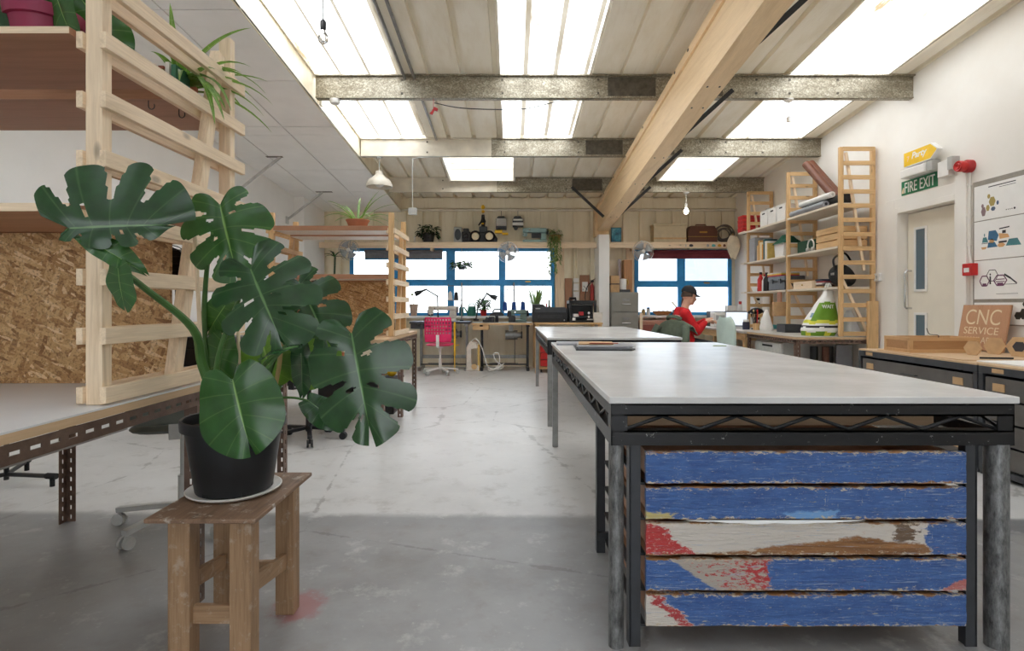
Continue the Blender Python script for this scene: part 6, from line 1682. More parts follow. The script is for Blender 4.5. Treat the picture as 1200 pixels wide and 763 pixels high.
for k in range(6): b.ell((2.70 + .04 * k, 10.5, 1.03 + .012 * (k % 2)), .024, .02, .018, 8, 6)
o = b.build('contents', M['lgrey'], t, smooth=True); o['kind'] = 'stuff'
for k, (x, h, mt, lab) in enumerate(((2.45, .12, M['straw'], 'tan jar at the left end of the sill behind the man'), (2.54, .15, M['white'], 'white jar beside the tan jar on the sill behind the man'))):
    t = thing('jar', lab, 'jar', (x, 10.5, .9655)); b = MB(); b.lathe([(0, 0), (.034, 0), (.036, h * .75), (.026, h * .85)], (x, 10.5, .966), 14); b.build('body', mt, t, smooth=True)
    b = MB(); b.lathe([(.03, h * .83), (.03, h), (0, h)], (x, 10.5, .966), 14); b.build('lid', M['blue'] if k else M['lgrey'], t, smooth=True)
b = MB(); b.box(2.26, 2.31, 9.95, 9.98, 0, 1.02); tag(b.build('timber_batten', PINE('z')), 'pale timber batten standing at the right of the filing cabinet', 'batten')

# pink perforated chair, mint chair, jacketed chair
office_chair('office_chair', 'pink perforated plastic chair on a white castor base', (-1.20, 9.42, 0), (M['white'], M['pink'], M['lgrey']), seat_z=.50, perforated=True, back_h=(.55, .955), bw=.44, rz=-.05)
office_chair('office_chair', 'mint upholstered chair turned to the right hand bench', (3.06, 7.56, 0), (M['lgrey'], M['mint'], M['lgrey']), seat_z=.47, back_h=(.54, .99), rz=-1.32, bw=.38)
CH = (2.52, 8.24, 0)
office_chair('office_chair', 'chair of the man in red, hidden by a dark green jacket', CH, (M['charcoal'], M['seatgrey'], M['black']), seat_z=.47, back_h=(.60, .92), rz=-.95)
t = thing('jacket', 'dark green jacket hung over the back of the chair of the man', 'jacket', CH, None, -.95)
b = MB()
def jk(u, v):
    # u across the back, v: front hem -> over the top -> rear hem
    x = (u - .5) * (.54 + .10 * abs(2 * v - 1)); drop = abs(v - .42) / .58
    fold = .022 * math.sin(u * 21 + 3 * v) * drop + .02 * noise.noise(V((u * 5, v * 4, 1)))
    th = .055 + .02 * drop
    if v < .42: y = -.235 + th * math.sin((v / .42) * PI / 2 - PI / 2) * -1 + .0; y = -.20 + .03 * (1 - v / .42)
    else: y = -.27 - .06 * drop
    zz = .955 - .48 * drop ** 1.15 - .10 * (abs(2 * u - 1) ** 2.2)
    if v < .42: zz = .955 - .16 * drop - .10 * (abs(2 * u - 1) ** 2.2)
    return (x, y - .2 * 0 + fold + .05 * (2 * u - 1) ** 2 - .02 * math.exp(-((v - .42) / .08) ** 2), zz)
b.grid(jk, 34, 34); o = b.build('body', M['jacket'], t, smooth=True, local=True, angle=180)
m_ = o.modifiers.new('Solid', 'SOLIDIFY'); m_.thickness = .014
for sx in (-1, 1):
    b = MB(); b.tube(smooth_path([(sx * .23, -.29, .86), (sx * .28, -.33, .74), (sx * .27, -.35, .60), (sx * .25, -.34, .46)], 6), [.05, .05, .055, .056, .058] * 4 if False else .052, 14); b.build('sleeve', M['jacket'], t, smooth=True, local=True)
b = MB(); b.tube(smooth_path([(-.12, -.22, .955), (-.06, -.27, .985), (.06, -.27, .985), (.12, -.22, .955)], 8), .026, 10); b.build('collar', M['jacket'], t, smooth=True, local=True)

# ------------------------------------------------------------------ the man
def blob(parts, voxel, name, mat, parent=None, smooth_it=2):
    """one continuous skin over overlapping limbs: voxel remesh keeps it a single surface"""
    b = MB()
    for p in parts:
        if p[0] == 't':
            pts, rs = p[1], p[2]
            b.tube(pts, rs, 14)
            for q, r in zip(pts, rs): b.ell(q, r, n=14, m=10)
        else:
            b.ell(p[1], *p[2], n=18, m=12, rot=p[3] if len(p) > 3 else None)
    o = b.build(name, mat, parent, smooth=True, angle=180)
    r = o.modifiers.new('Remesh', 'REMESH'); r.mode = 'VOXEL'; r.voxel_size = voxel; r.use_smooth_shade = True
    s = o.modifiers.new('Smooth', 'SMOOTH'); s.iterations = smooth_it; s.factor = .5
    return o


SEAT = .50
hip = V((2.54, 8.27, SEAT + .09)); che = V((2.52, 8.32, .86)); neck = V((2.555, 8.33, 1.08)); head = V((2.615, 8.33, 1.275))
FD = V((.96, .28, 0)).normalized(); SD = V((FD.y, -FD.x, 0))      # facing direction, his right (camera) side
HF = V((.985, .05, -.17)).normalized(); HR = V((HF.y, -HF.x, 0)).normalized(); HU = HR.cross(HF)
if HU.z < 0: HU = -HU
hp = lambda f, r, u: head + HF * f + HR * r + HU * u
Rh = Matrix((HF, -HR, HU)).transposed()
sR = V((2.51, 8.15, 1.02)); eR = V((2.66, 8.10, .775)); wR = V((2.845, 8.28, .905))
sL = V((2.57, 8.50, 1.02)); eL = V((2.74, 8.56, .80)); wL = V((2.90, 8.44, .93))
kR = V((2.99, 8.20, .54)); aR = V((2.97, 8.22, .10)); kL = V((2.97, 8.46, .54)); aL = V((3.02, 8.48, .10))
hR, hL = hip + SD * .09, hip - SD * .09


def hand(w, fwd, side, up, cl):
    """palm and five bent fingers closing on the work"""
    out = [('t', [w, w + fwd * .04, w + fwd * .085], [.024, .032, .033]), ('e', w + fwd * .06, (.042, .040, .018), Matrix((fwd, side, up)).transposed())]
    for k, (ox, ln) in enumerate(((-.03, .062), (-.010, .074), (.010, .070), (.028, .056))):
        p = w + fwd * .092 + side * ox; a = p + fwd * ln * .5 - up * ln * .22; c = a + fwd * ln * .25 - up * ln * .42; d = c - fwd * ln * .08 - up * ln * .25
        out.append(('t', [p, a, c, d], [.0098, .0092, .0085, .0072]))
    tb = w + fwd * .03 + side * cl * .032; out.append(('t', [tb, tb + side * cl * .028 + fwd * .022 - up * .008, tb + side * cl * .028 + fwd * .052 - up * .026, tb + side * cl * .012 + fwd * .072 - up * .036], [.014, .0115, .0102, .0085]))
    return out


fR = V((.86, .42, .25)).normalized(); fL = V((.80, -.55, .10)).normalized()
upv = V((-.2, 0, 1)); sdv = lambda f: f.cross(upv).normalized()
body = [
    ('e', hp(0, 0, .035), (.098, .078, .115), Rh), ('e', hp(.028, 0, -.035), (.068, .062, .085), Rh), ('e', hp(.062, 0, -.085), (.030, .032, .026), Rh),   # skull, face, chin
    ('t', [hp(.088, 0, .022), hp(.108, 0, -.012), hp(.113, 0, -.026)], [.010, .013, .014]),                      # nose
    ('t', [hp(.089, -.022, -.054), hp(.098, 0, -.054), hp(.089, .022, -.054)], [.008, .010, .008]),               # lips
    ('t', [hp(.088, -.036, .034), hp(.094, 0, .036), hp(.088, .036, .034)], [.012, .013, .012]),                   # brow
    ('e', hp(.0, .078, -.002), (.020, .010, .034), Rh), ('e', hp(.0, -.078, -.002), (.020, .010, .034), Rh),       # ears
    ('e', hp(.078, .034, .014), (.012, .012, .010), Rh), ('e', hp(.078, -.034, .014), (.012, .012, .010), Rh),     # eyes
    ('t', [neck - V((0, 0, .06)), neck + V((.005, 0, .05)), hp(-.01, 0, -.05)], [.068, .058, .056]),
    ('t', [hip, (hip + che) / 2, che, neck - V((0, 0, .06))], [.125, .125, .14, .10]),
    ('t', [hR, hip, hL], [.105, .115, .105]), ('t', [che + SD * .08, che - SD * .08], [.12, .12]), ('t', [sR, neck - V((0, 0, .05)), sL], [.062, .075, .062]),
    ('t', [sR, (sR + eR) / 2, eR], [.058, .050, .040]), ('t', [eR, eR.lerp(wR, .35), wR], [.041, .040, .026]),
    ('t', [sL, (sL + eL) / 2, eL], [.058, .050, .040]), ('t', [eL, eL.lerp(wL, .35), wL], [.041, .040, .026]),
    ('t', [hR, hR.lerp(kR, .5), kR], [.088, .074, .056]), ('t', [kR, kR.lerp(aR, .35), aR], [.055, .054, .036]),
    ('t', [hL, hL.lerp(kL, .5), kL], [.088, .074, .056]), ('t', [kL, kL.lerp(aL, .35), aL], [.055, .054, .036]),
    ('t', [aR, aR + V((.02, 0, -.055)), aR + V((.13, 0, -.065))], [.036, .034, .026]), ('t', [aL, aL + V((.02, 0, -.055)), aL + V((.13, 0, -.065))], [.036, .034, .026]),
] + hand(wR, fR, sdv(fR), upv, -1) + hand(wL, fL, sdv(fL), upv, 1)
man = blob(body, .0065, 'person', M['skin'])
tag(man, 'person in a red hooded top and black cap working at the window bench', 'person')
cl = [
    ('t', [hip + V((0, 0, -.01)), (hip + che) / 2 + V((-.015, 0, 0)), che + V((-.015, 0, 0)), neck - V((.01, 0, .085))], [.150, .158, .165, .105]),
    ('t', [hip + SD * .07, hip - SD * .07], [.135, .135]), ('t', [che + SD * .085, che - SD * .085], [.138, .138]), ('t', [sR, neck - V((.01, 0, .055)), sL], [.078, .090, .078]),
    ('t', [sR, (sR + eR) / 2, eR], [.080, .073, .064]), ('t', [eR, eR.lerp(wR, .4), eR.lerp(wR, .86)], [.065, .058, .043]), ('t', [eR.lerp(wR, .88), eR.lerp(wR, .95)], [.036, .036]),
    ('t', [sL, (sL + eL) / 2, eL], [.080, .073, .064]), ('t', [eL, eL.lerp(wL, .4), eL.lerp(wL, .86)], [.065, .058, .043]), ('t', [eL.lerp(wL, .88), eL.lerp(wL, .95)], [.036, .036]),
    ('t', [neck + V((-.055, -.075, .0)), neck + V((-.10, .0, -.005)), neck + V((-.055, .08, .0))], [.045, .056, .045]),           # hood heaped at the nape
    ('t', [neck + V((-.06, -.07, .01)), neck + V((.03, -.065, -.01)), neck + V((.065, .0, -.05))], [.038, .030, .026]), ('t', [neck + V((-.06, .08, .01)), neck + V((.03, .07, -.01)), neck + V((.065, .0, -.05))], [.038, .030, .026]),
    ('e', neck + V((-.115, .0, -.09)), (.05, .10, .10)),
]
hd = blob(cl, .011, 'hooded_top', M['hoodie'], man, 3)
b = MB(); b.prism([(0, 0), (.10, .01), (.12, .05), (.03, .06)], V((2.365, 8.235, .955)), V((.55, -.82, 0)).normalized(), (0, 0, 1), .004)
b.build('back_print', plain('print_pink', (236, 168, 166), .8, var=.3, scale=60), hd)
tr = [('t', [hR - V((0, 0, .0)), hR.lerp(kR, .5), kR], [.108, .092, .074]), ('t', [kR, kR.lerp(aR, .5), aR + V((0, 0, .01))], [.074, .068, .060]), ('t', [hL, hL.lerp(kL, .5), kL], [.108, .092, .074]), ('t', [kL, kL.lerp(aL, .5), aL + V((0, 0, .01))], [.074, .068, .060]), ('t', [hR, hip, hL], [.112, .125, .112])]
blob(tr, .012, 'trousers', M['trouser'], man, 3)
for a in (aR, aL): blob([('t', [a + V((-.03, 0, -.055)), a + V((.07, 0, -.055)), a + V((.16, 0, -.066))], [.044, .042, .033])], .01, 'shoe', M['black'], man)
# cap: dome with button, long bill; short hair below it
b = MB()
def dome(u, v):
    th = v * PI * .52; a = u * 2 * PI
    return hp(-.006 + .112 * math.sin(th) * math.cos(a), .088 * math.sin(th) * math.sin(a), .062 + .108 * math.cos(th) - .012 * math.cos(a) * v)
b.grid(dome, 32, 12); cap = b.build('cap', M['cap'], man, smooth=True, angle=180)
m_ = cap.modifiers.new('Solid', 'SOLIDIFY'); m_.thickness = .004
b = MB()
def bill(u, v):
    a = (u - .5) * 1.9; r = .096 + .082 * v * math.cos(a * .82)
    return hp(r * math.cos(a) - .004, r * math.sin(a) * .82, .056 - .028 * v - .02 * (a * .7) ** 2)
b.grid(bill, 18, 6); o = b.build('bill', M['cap'], cap, smooth=True, angle=180); m_ = o.modifiers.new('Solid', 'SOLIDIFY'); m_.thickness = .006
b = MB(); b.ell(hp(-.006, 0, .172), .010); b.build('button', M['cap'], cap)
b = MB()
def hair(u, v):
    a = PI * .42 + u * PI * 1.16; r = 1.0
    return hp(-.004 + .103 * math.cos(a), .083 * math.sin(a), .055 - .075 * v * (1 - .35 * abs(2 * u - 1)))
b.grid(hair, 20, 5); o = b.build('hair', M['hair'], man, smooth=True); m_ = o.modifiers.new('Solid', 'SOLIDIFY'); m_.thickness = .006
b = MB()
for s_ in (1, -1): b.ell(hp(.0885, s_ * .033, .016), .0055, .006, .004, 8, 6, Rh)
b.build('iris', M['text_dark'], man)
b = MB(); b.cbox((2.955, 8.36, .93), .08, .06, .03, RZ(.4)); tag(b.build('fabric_piece', M['paper'], bevel=.006), 'pale piece of work held in the hands of the man', 'workpiece')

# ------------------------------------------------------------------ machines and plants on the benches and sill
def machine(x, y, z, W, H, name, label, mt, mt2, arm_t=.075):
    t = thing(name, label, 'sewing machine', (x, y, z))
    b = MB(); b.box(x - W / 2, x + W / 2, y - .09, y + .09, z + .001, z + .05); b.build('bed', mt, t, bevel=.01)
    b = MB(); b.box(x + W / 2 - .12, x + W / 2, y - .07, y + .07, z + .05, z + H - arm_t); b.box(x - W / 2 + .0, x + W / 2, y - .065, y + .065, z + H - arm_t, z + H); b.box(x - W / 2, x - W / 2 + .085, y - .065, y + .065, z + H * .45, z + H - arm_t); b.build('arm', mt, t, bevel=.018)
    b = MB(); b.tube([(x + W / 2, y, z + H - .06), (x + W / 2 + .035, y, z + H - .06)], .055, 20); b.build('handwheel', mt2, t, smooth=True)
    b = MB(); b.tube([(x - W / 2 + .04, y, z + H * .46), (x - W / 2 + .04, y, z + .055)], .006, 6); b.cbox((x - W / 2 + .04, y - .01, z + .06), .03, .05, .006); b.tube([(x - W / 2 + .12, y - .066, z + H - .04), (x - W / 2 + .12, y - .08, z + H - .04)], .014, 10); b.build('needle_bar', M['chrome'], t)
    return t


machine(-1.25, 10.12, .8685, .50, .27, 'sewing_machine', 'cream industrial sewing machine behind the pink chair', plain('machine_cream', (206, 202, 190), .35), M['grey_steel'])
machine(.10, 10.12, .8505, .33, .22, 'overlock_machine', 'grey green overlock machine below the blue cones', plain('machine_green', (112, 132, 122), .4), M['dark_steel'])
b = MB(); b.cbox((.0, 10.0, .91), .12, .1, .11); b.cbox((-.05, 10.0, 1.0), .07, .08, .10); o = b.build('thread_tensioner', M['dark_steel'], bpy.data.objects['overlock_machine'], bevel=.01)


def cone(x, y, z, mt, label, grp, r=.042, h=.14):
    t = thing('thread_cone', label, 'thread', (x, y, z), grp)
    b = MB(); b.lathe([(r, .001), (r * .75, h)], (x, y, z), 16); b.build('thread', mt, t, smooth=True)
    b = MB(); b.lathe([(r * .3, 0), (r * .3, h + .02), (0, h + .02)], (x, y, z), 10); b.build('core', M['white'], t)


def thread_stand(x, y, z, H, arms, label, pads):
    t = thing('thread_stand', label, 'stand', (x, y, z)); b = MB(); b.tube([(x, y, z + .02), (x, y, z + H)], .013, 8); b.build('pole', M['grey_steel'], t)
    b = MB(); b.lathe([(.035, .001), (.035, .02), (0, .02)], (x, y, z), 12); b.build('foot', M['dark_steel'], t)
    for (zz, x0, x1) in arms:
        b = MB(); b.tube([(x + x0, y, z + zz), (x + x1, y, z + zz)], .006, 6)
        for q in (x0, x1): b.tube([(x + q, y, z + zz - .01), (x + q, y, z + zz + .03)], .008, 6)
        b.build('arm', M['grey_steel'], t)
    if pads:
        b = MB(); b.box(x + pads[0], x + pads[1], y - .05, y + .05, z + pads[2] - .012, z + pads[2]); b.build('pad', M['grey_steel'], t)
    return t


thread_stand(-.92, 10.30, .8685, .70, ((.64, -.24, .0),), 'grey thread stand rising before the left window mullion', (-.27, .03, .38))
cone(-1.13, 10.30, 1.249, M['white'], 'white thread cone on the stand by the mullion', 'thread cones by the pink chair')
cone(-1.02, 10.30, 1.249, M['text_dark'], 'dark thread cone on the stand by the mullion', 'thread cones by the pink chair')
thread_stand(.035, 10.30, .8505, .72, ((.58, -.12, .12), (.36, .0, .16)), 'grey thread stand above the overlock machine', (-.20, .22, .21))
for k, xx in enumerate((-.13, .035, .20)): cone(xx, 10.27, 1.061, M['navy'], ['blue thread cone, furthest left of three over the overlock machine', 'blue thread cone under the pole of the overlock stand', 'blue thread cone nearest the printer'][k], 'blue cones at the overlock machine', r=.046, h=.15)
for k, xx in enumerate((-.36, -.27)):
    b = MB(); b.lathe([(.05 - .02 * k, .001), (.05 - .02 * k, .10 + .03 * k), (0, .10 + .03 * k)], (xx, 9.98, .8505), 14); tag(b.build('thread_spool', M['text_dark'], smooth=True), ['squat black spool on the wood edged table', 'slim black spool on the wood edged table'][k], 'thread')
b = MB(); b.box(-.52, -.40, 9.94, 10.02, .8505, .90); b.cbox((-.43, 9.98, .91), .08, .05, .06, RY(.3)); tag(b.build('stapler', M['black'], bevel=.01), 'black hand tool on the wood edged table', 'tool')
# iron on the sill
t = thing('clothes_iron', 'dark clothes iron on the sill beside the mullion', 'iron', (-.28, 10.5, .955))
b = MB(); b.prism([(-.14, 0), (.12, 0), (.13, .03), (.08, .07), (-.05, .075), (-.13, .03)], (-.28, 10.55, .956), (1, 0, 0), (0, 0, 1), .09); b.build('body', M['charcoal'], t, bevel=.006)
b = MB(); b.tube([(-.36, 10.5, 1.02), (-.33, 10.5, 1.075), (-.22, 10.5, 1.08), (-.2, 10.5, 1.03)], .014, 8); b.build('handle', M['black'], t, smooth=True)
# desk lamps
def arm_lamp(label, base, pts, head_p, head_d, mt):
    t = thing('desk_lamp', label, 'lamp', base); b = MB(); b.lathe([(.05, .001), (.05, .03), (.015, .04)], base, 14); b.build('base', mt, t, smooth=True)
    for a, c in zip(pts, pts[1:]):
        b = MB(); b.tube([a, c], .012, 8); b.ell(c, .018, n=8, m=6); b.build('arm', mt, t, smooth=True)
    b = MB(); hp_, hd_ = V(head_p), V(head_d); q = hp_ - V(pts[-1]); b.tube([pts[-1], hp_], [.018, .020], 10); b.tube([hp_, hp_ + hd_ * .5, hp_ + hd_], [.024, .045, .05], 14); b.build('head', mt, t, smooth=True)
arm_lamp('dark arm lamp reaching left over the beige pot', (-1.36, 10.36, .8685), [(-1.36, 10.36, .90), (-1.37, 10.36, 1.32), (-1.58, 10.36, 1.445)], (-1.66, 10.36, 1.41), (-.12, 0, -.05), M['dark_steel'])
arm_lamp('dark arm lamp leaning right beside the red pot', (-.66, 10.34, .8685), [(-.66, 10.34, .90), (-.62, 10.34, 1.12), (-.46, 10.34, 1.37)], (-.40, 10.34, 1.33), (.12, 0, -.05), M['dark_steel'])
# sill plants
ZS = .9555
t = thing('potted_seedling', 'slim green shoot in a beige pot at the left end of the sill', 'plant', (-1.83, 10.5, ZS))
b = MB(); b.lathe([(0, 0), (.055, 0), (.085, .22), (.078, .22), (.07, .18), (0, .18)], (-1.83, 10.5, ZS), 20); b.build('pot', plain('pot_beige', (188, 160, 140), .8), t, smooth=True)
b = MB(); b.tube(smooth_path([(-1.83, 10.5, ZS + .18), (-1.84, 10.5, ZS + .34), (-1.86, 10.5, ZS + .40), (-1.89, 10.5, ZS + .34)], 6), .007, 6); b.ell((-1.86, 10.5, ZS + .40), .03, .01, .018); b.build('shoot', M['leaf_pale'], t, smooth=True)
t = thing('potted_seedling', 'thin dry stem in a small black pot behind the cream machine', 'plant', (-1.52, 10.5, ZS))
b = MB(); b.lathe([(0, 0), (.045, 0), (.062, .11), (.055, .11), (.05, .09), (0, .09)], (-1.52, 10.5, ZS), 18); b.build('pot', M['potblack'], t, smooth=True)
b = MB(); b.tube([(-1.52, 10.5, ZS + .09), (-1.525, 10.5, ZS + .22), (-1.50, 10.5, ZS + .30)], .003, 5); b.ell((-1.5, 10.5, ZS + .30), .012, .006, .008); b.build('stem', M['straw'], t, smooth=True)
t = thing('watering_can', 'green plastic watering can on the sill beside the red pot', 'watering can', (-.75, 10.5, ZS))
b = MB(); b.lathe([(0, 0), (.085, 0), (.075, .16), (.05, .18), (.045, .17), (0, .16)], (-.75, 10.5, ZS), 22); b.build('body', M['green'], t, smooth=True)
b = MB(); b.tube([(-.82, 10.5, ZS + .05), (-.90, 10.5, ZS + .17)], [.02, .010], 10); b.build('spout', M['green'], t, smooth=True)
b = MB(); b.tube([(-.75 + .06 * math.cos(a), 10.5, ZS + .17 + .06 * math.sin(a)) for a in [i * PI / 10 for i in range(11)]], .009, 8); b.build('handle', M['green'], t, smooth=True)
for k, (x, mt, h, lab) in enumerate(((-.945, pm('bottle_teal', (28, 118, 128)), .21, 'teal bottle on the sill behind the thread stand'), (-1.06, M['navy'], .16, 'dark blue bottle on the sill behind the thread stand'))):
    t = thing('bottle', lab, 'bottle', (x, 10.53, ZS), 'bottles on the sewing sill'); b = MB(); b.lathe([(0, 0), (.045, 0), (.045, h * .7), (.018, h * .85), (.018, h * .92)], (x, 10.53, ZS), 16); b.build('body', mt, t, smooth=True)
    b = MB(); b.lathe([(.022, h * .9), (.022, h), (0, h)], (x, 10.53, ZS), 12); b.build('cap', M['white'], t, smooth=True)
bushy('potted_plant', 'bushy green plant in a red pot on the sill', (-.53, 10.5, ZS), .065, .12, M['red'], 90, .12, .22, .09, M['leaf_mid'], 3)
spider('potted_plant', 'grassy pale green plant on the sill behind the printer', (.44, 10.44, ZS), .06, .10, M['blue'], 44, .50, .030, M['leaf_pale'], 21, 1.0, up=(1.8, 4.0), spread=.8)
for o in bpy.data.objects:
    if o.parent and o.parent.get('label') == 'grassy pale green plant on the sill behind the printer' and o.name.startswith('leaf'):
        for p in o.data.vertices: p.co.y = min(p.co.y, 10.58 - 10.44)
t = thing('cactus', 'small cactus in a terracotta pot at the right end of the sill', 'plant', (.67, 10.5, ZS))
b = MB(); b.lathe([(0, 0), (.04, 0), (.055, .09), (.048, .09), (0, .08)], (.67, 10.5, ZS), 16); b.build('pot', M['terracotta'], t, smooth=True)
for dx, h, mt in ((-.025, .13, M['redbox']), (.02, .20, M['stem_dark']), (.035, .09, M['terracotta'])):
    b = MB(); b.tube([(.67 + dx, 10.5, ZS + .08), (.67 + dx, 10.5, ZS + .09 + h)], [.02, .014], 10); b.ell((.67 + dx, 10.5, ZS + .09 + h), .014); b.build('stalk', mt, t, smooth=True)
bushy('hanging_plant', 'small green plant hanging in the middle of the long window', (-.93, 10.42, 1.815), .075, .06, M['charcoal'], 120, .19, .11, .085, M['leaf_mid'], 8, hang=.08)
b = MB()
for dx in (-.07, .07): b.tube([(-.93 + dx, 10.42, 1.875), (-.93, 10.42, 2.21)], .0025, 5)
b.build('cord', M['lgrey'], bpy.data.objects['hanging_plant'])
# white portable machine, cables, ruler under the tables
t = thing('portable_machine', 'white and yellow portable machine standing on the floor between the tables', 'machine', (-.64, 9.92, 0))
b = MB(); b.prism([(0, 0), (.22, 0), (.22, .10), (.09, .12), (.09, .38), (.2, .40), (.2, .50), (.06, .52), (0, .42)], (-.80, 9.98, .001), (1, 0, 0), (0, 0, 1), .14); b.build('body', plain('machine_white', (216, 208, 196), .4), t, bevel=.012)
b = MB(); b.box(-.605, -.565, 9.86, 9.96, .001, .46); b.build('column', plain('machine_yellow', (206, 170, 96), .45), t, bevel=.01)
b = MB(); b.tube([(-.66, 9.83, .08), (-.66, 9.85, .08)], .05, 18); b.build('dial', PINE2('y'), t, smooth=True)
b = MB(); b.tube(smooth_path([(-.72, 9.85, .52), (-.62, 9.82, .56), (-.52, 9.82, .40), (-.46, 9.82, .18), (-.40, 9.84, .06), (-.25, 9.8, .04), (-.15, 9.84, .08), (-.28, 9.84, .18), (-.32, 9.84, .30), (-.24, 9.84, .31), (-.22, 9.83, .16), (-.30, 9.82, .05), (-.42, 9.8, .03)], 10), .009, 8)
b.tube(smooth_path([(-.40, 9.78, .02), (-.25, 9.78, .06), (-.14, 9.80, .14), (-.20, 9.82, .10), (-.33, 9.80, .02)], 8), .008, 8); tag(b.build('power_cable', M['white'], smooth=True), 'white power cable coiled under the wood edged sewing table', 'cable')
b = MB(); b.bar((-1.0, 9.83, .27), (-1.0, 9.83, .86), .03, .012, up=(0, 1, 0)); b.bar((-1.0, 9.83, .45), (-.92, 9.83, .46), .03, .012); b.bar((-1.0, 9.835, .001), (-1.0, 9.835, .27), .015, .01, up=(0, 1, 0)); tag(b.build('folding_ruler', M['yellow']), 'yellow wooden ruler standing under the table by the pink chair', 'ruler')

# ------------------------------------------------------------------ on the ledge
bushy('potted_plant', 'dark leafy plant in a black pot on the ledge', (-1.55, 10.45, ZL), .12, .17, M['potblack'], 110, .19, .17, .09, M['leaf_dark'], 14, hang=.14)
t = thing('figurine', 'tiny white figurine on the ledge by the dark leafy plant', 'figurine', (-1.80, 10.42, ZL))
b = MB(); b.lathe([(.03, 0), (.025, .03), (.012, .05), (.02, .07), (0, .09)], (-1.80, 10.42, ZL), 12); b.build('body', M['white'], t, smooth=True)
b = MB(); b.ell((-1.80, 10.42, ZL + .10), .02); b.build('head', M['white'], t, smooth=True)
t = thing('box_fan', 'grey box fan on the ledge', 'fan', (-.97, 10.45, ZL))
b = MB(); b.box(-1.075, -.93, 10.38, 10.56, ZL + .001, ZL + .29); b.build('body', M['lgrey'], t, bevel=.012)
R = RX(PI / 2)
b = MB(); b.lathe([(.03, 0), (.10, 0), (.105, .015), (.03, .015)], (-.985, 10.378, ZL + .145), 22, R); b.v = [V((-.998 + (p.x + .985) * .55, p.y, p.z)) for p in b.v]; b.build('grille', M['charcoal'], t, smooth=True)
t = thing('old_camera', 'black boxy camera on the ledge beside the grey box fan', 'camera', (-.85, 10.45, ZL))
b = MB(); b.box(-.92, -.77, 10.36, 10.5, ZL + .001, ZL + .20); b.box(-.90, -.80, 10.37, 10.48, ZL + .20, ZL + .26); b.build('body', M['black'], t, bevel=.01)
b = MB(); b.lathe([(.05, 0), (.055, .05), (.04, .06), (.03, .04), (0, .04)], (-.85, 10.358, ZL + .11), 18, R); b.build('lens', M['dark_steel'], t, smooth=True)
t = thing('twin_lamp', 'black twin headlamp unit with two round lenses on the ledge', 'lamp', (-.54, 10.42, ZL))
b = MB(); b.prism([(-.26, 0), (.26, 0), (.27, .08), (.2, .19), (-.2, .19), (-.27, .08)], (-.54, 10.52, ZL + .001), (1, 0, 0), (0, 0, 1), .12); b.build('body', M['black'], t, bevel=.015)
for xx in (-.675, -.42):
    b = MB(); b.lathe([(.09, -.02), (.105, .03), (.09, .04), (.075, .01), (0, -.005)], (xx, 10.39, ZL + .115), 24, R); b.build('lamp_rim', M['black'], t, smooth=True)
    b = MB(); b.ell((xx, 10.372, ZL + .115), .070, .014, .07); b.build('lens', plain('lens_cream', (236, 220, 186), .15), t, smooth=True)
t = thing('hanging_puppet', 'black and yellow jointed toy hanging above the twin headlamps', 'toy', (-.54, 10.5, 2.93))
b = MB(); b.tube([(-.54, 10.5, 2.98), (-.54, 10.5, 2.80)], .003, 5); b.build('string', M['dark_steel'], t)
b = MB(); b.ell((-.54, 10.5, 2.98), .035, .03, .045); b.ell((-.54, 10.5, 2.90), .03, .03, .03); b.ell((-.54, 10.48, 2.67), .03, .02, .03); b.build('head', M['yellow'], t, smooth=True)
b = MB(); b.tube([(-.54, 10.5, 2.84), (-.54, 10.5, 2.62)], [.03, .04], 10); b.tube([(-.54, 10.5, 2.80), (-.58, 10.48, 2.70), (-.62, 10.47, 2.64)], .014, 8); b.tube([(-.54, 10.5, 2.80), (-.50, 10.48, 2.72), (-.52, 10.47, 2.64)], .014, 8); b.build('body', M['black'], t, smooth=True)
b = MB(); b.box(-.61, -.46, 10.46, 10.54, 2.49, 2.62); b.build('box_torso', M['charcoal'], t, bevel=.012)
for k, (x, lab) in enumerate(((-.20, 'old camera unit with a grey lid and yellow foot hanging over the ledge'), (.11, 'old camera unit with a white band hanging over the ledge'))):
    t = thing('hanging_camera', lab, 'camera', (x, 10.5, 2.9), 'camera units hanging over the ledge')
    b = MB(); b.tube([(x, 10.5, 2.92), (x, 10.5, 2.82)], .004, 5); b.build('hook', M['dark_steel'], t)
    b = MB(); b.box(x - .10, x + .10, 10.42, 10.56, 2.56 + .05 * k, 2.76); b.bar((x - .06, 10.5, 2.80), (x + .06, 10.5, 2.80), .05, .03); b.bar((x - .08, 10.5, 2.78), (x + .08, 10.5, 2.76), .06, .05); b.build('body', M['charcoal'], t, bevel=.01)
    if k == 0:
        b = MB(); b.box(x - .095, x + .095, 10.405, 10.42, 2.62, 2.76); b.build('lid', M['lgrey'], t, bevel=.004)
        b = MB(); b.box(x - .12, x + .02, 10.42, 10.5, 2.49, 2.55); b.box(x + .02, x + .13, 10.43, 10.5, 2.46, 2.50); b.build('foot', M['yellow'], t, bevel=.008)
    else:
        b = MB(); b.box(x - .10, x + .10, 10.405, 10.42, 2.63, 2.685); b.box(x - .09, x + .09, 10.405, 10.42, 2.72, 2.75); b.build('band', M['white'], t, bevel=.003)
        b = MB(); b.lathe([(.03, 0), (.035, .04), (0, .04)], (x - .04, 10.42, 2.57), 14, R); b.build('lens', M['black'], t, smooth=True)
t = machine(.42, 10.44, ZL, .44, .27, 'vintage_sewing_machine', 'pale teal vintage sewing machine on the ledge', M['teal'], M['dark_steel'], .085)
b = MB(); b.box(.36, .54, 10.365, 10.372, ZL + .08, ZL + .17); b.build('gear_window', M['dark_steel'], t)
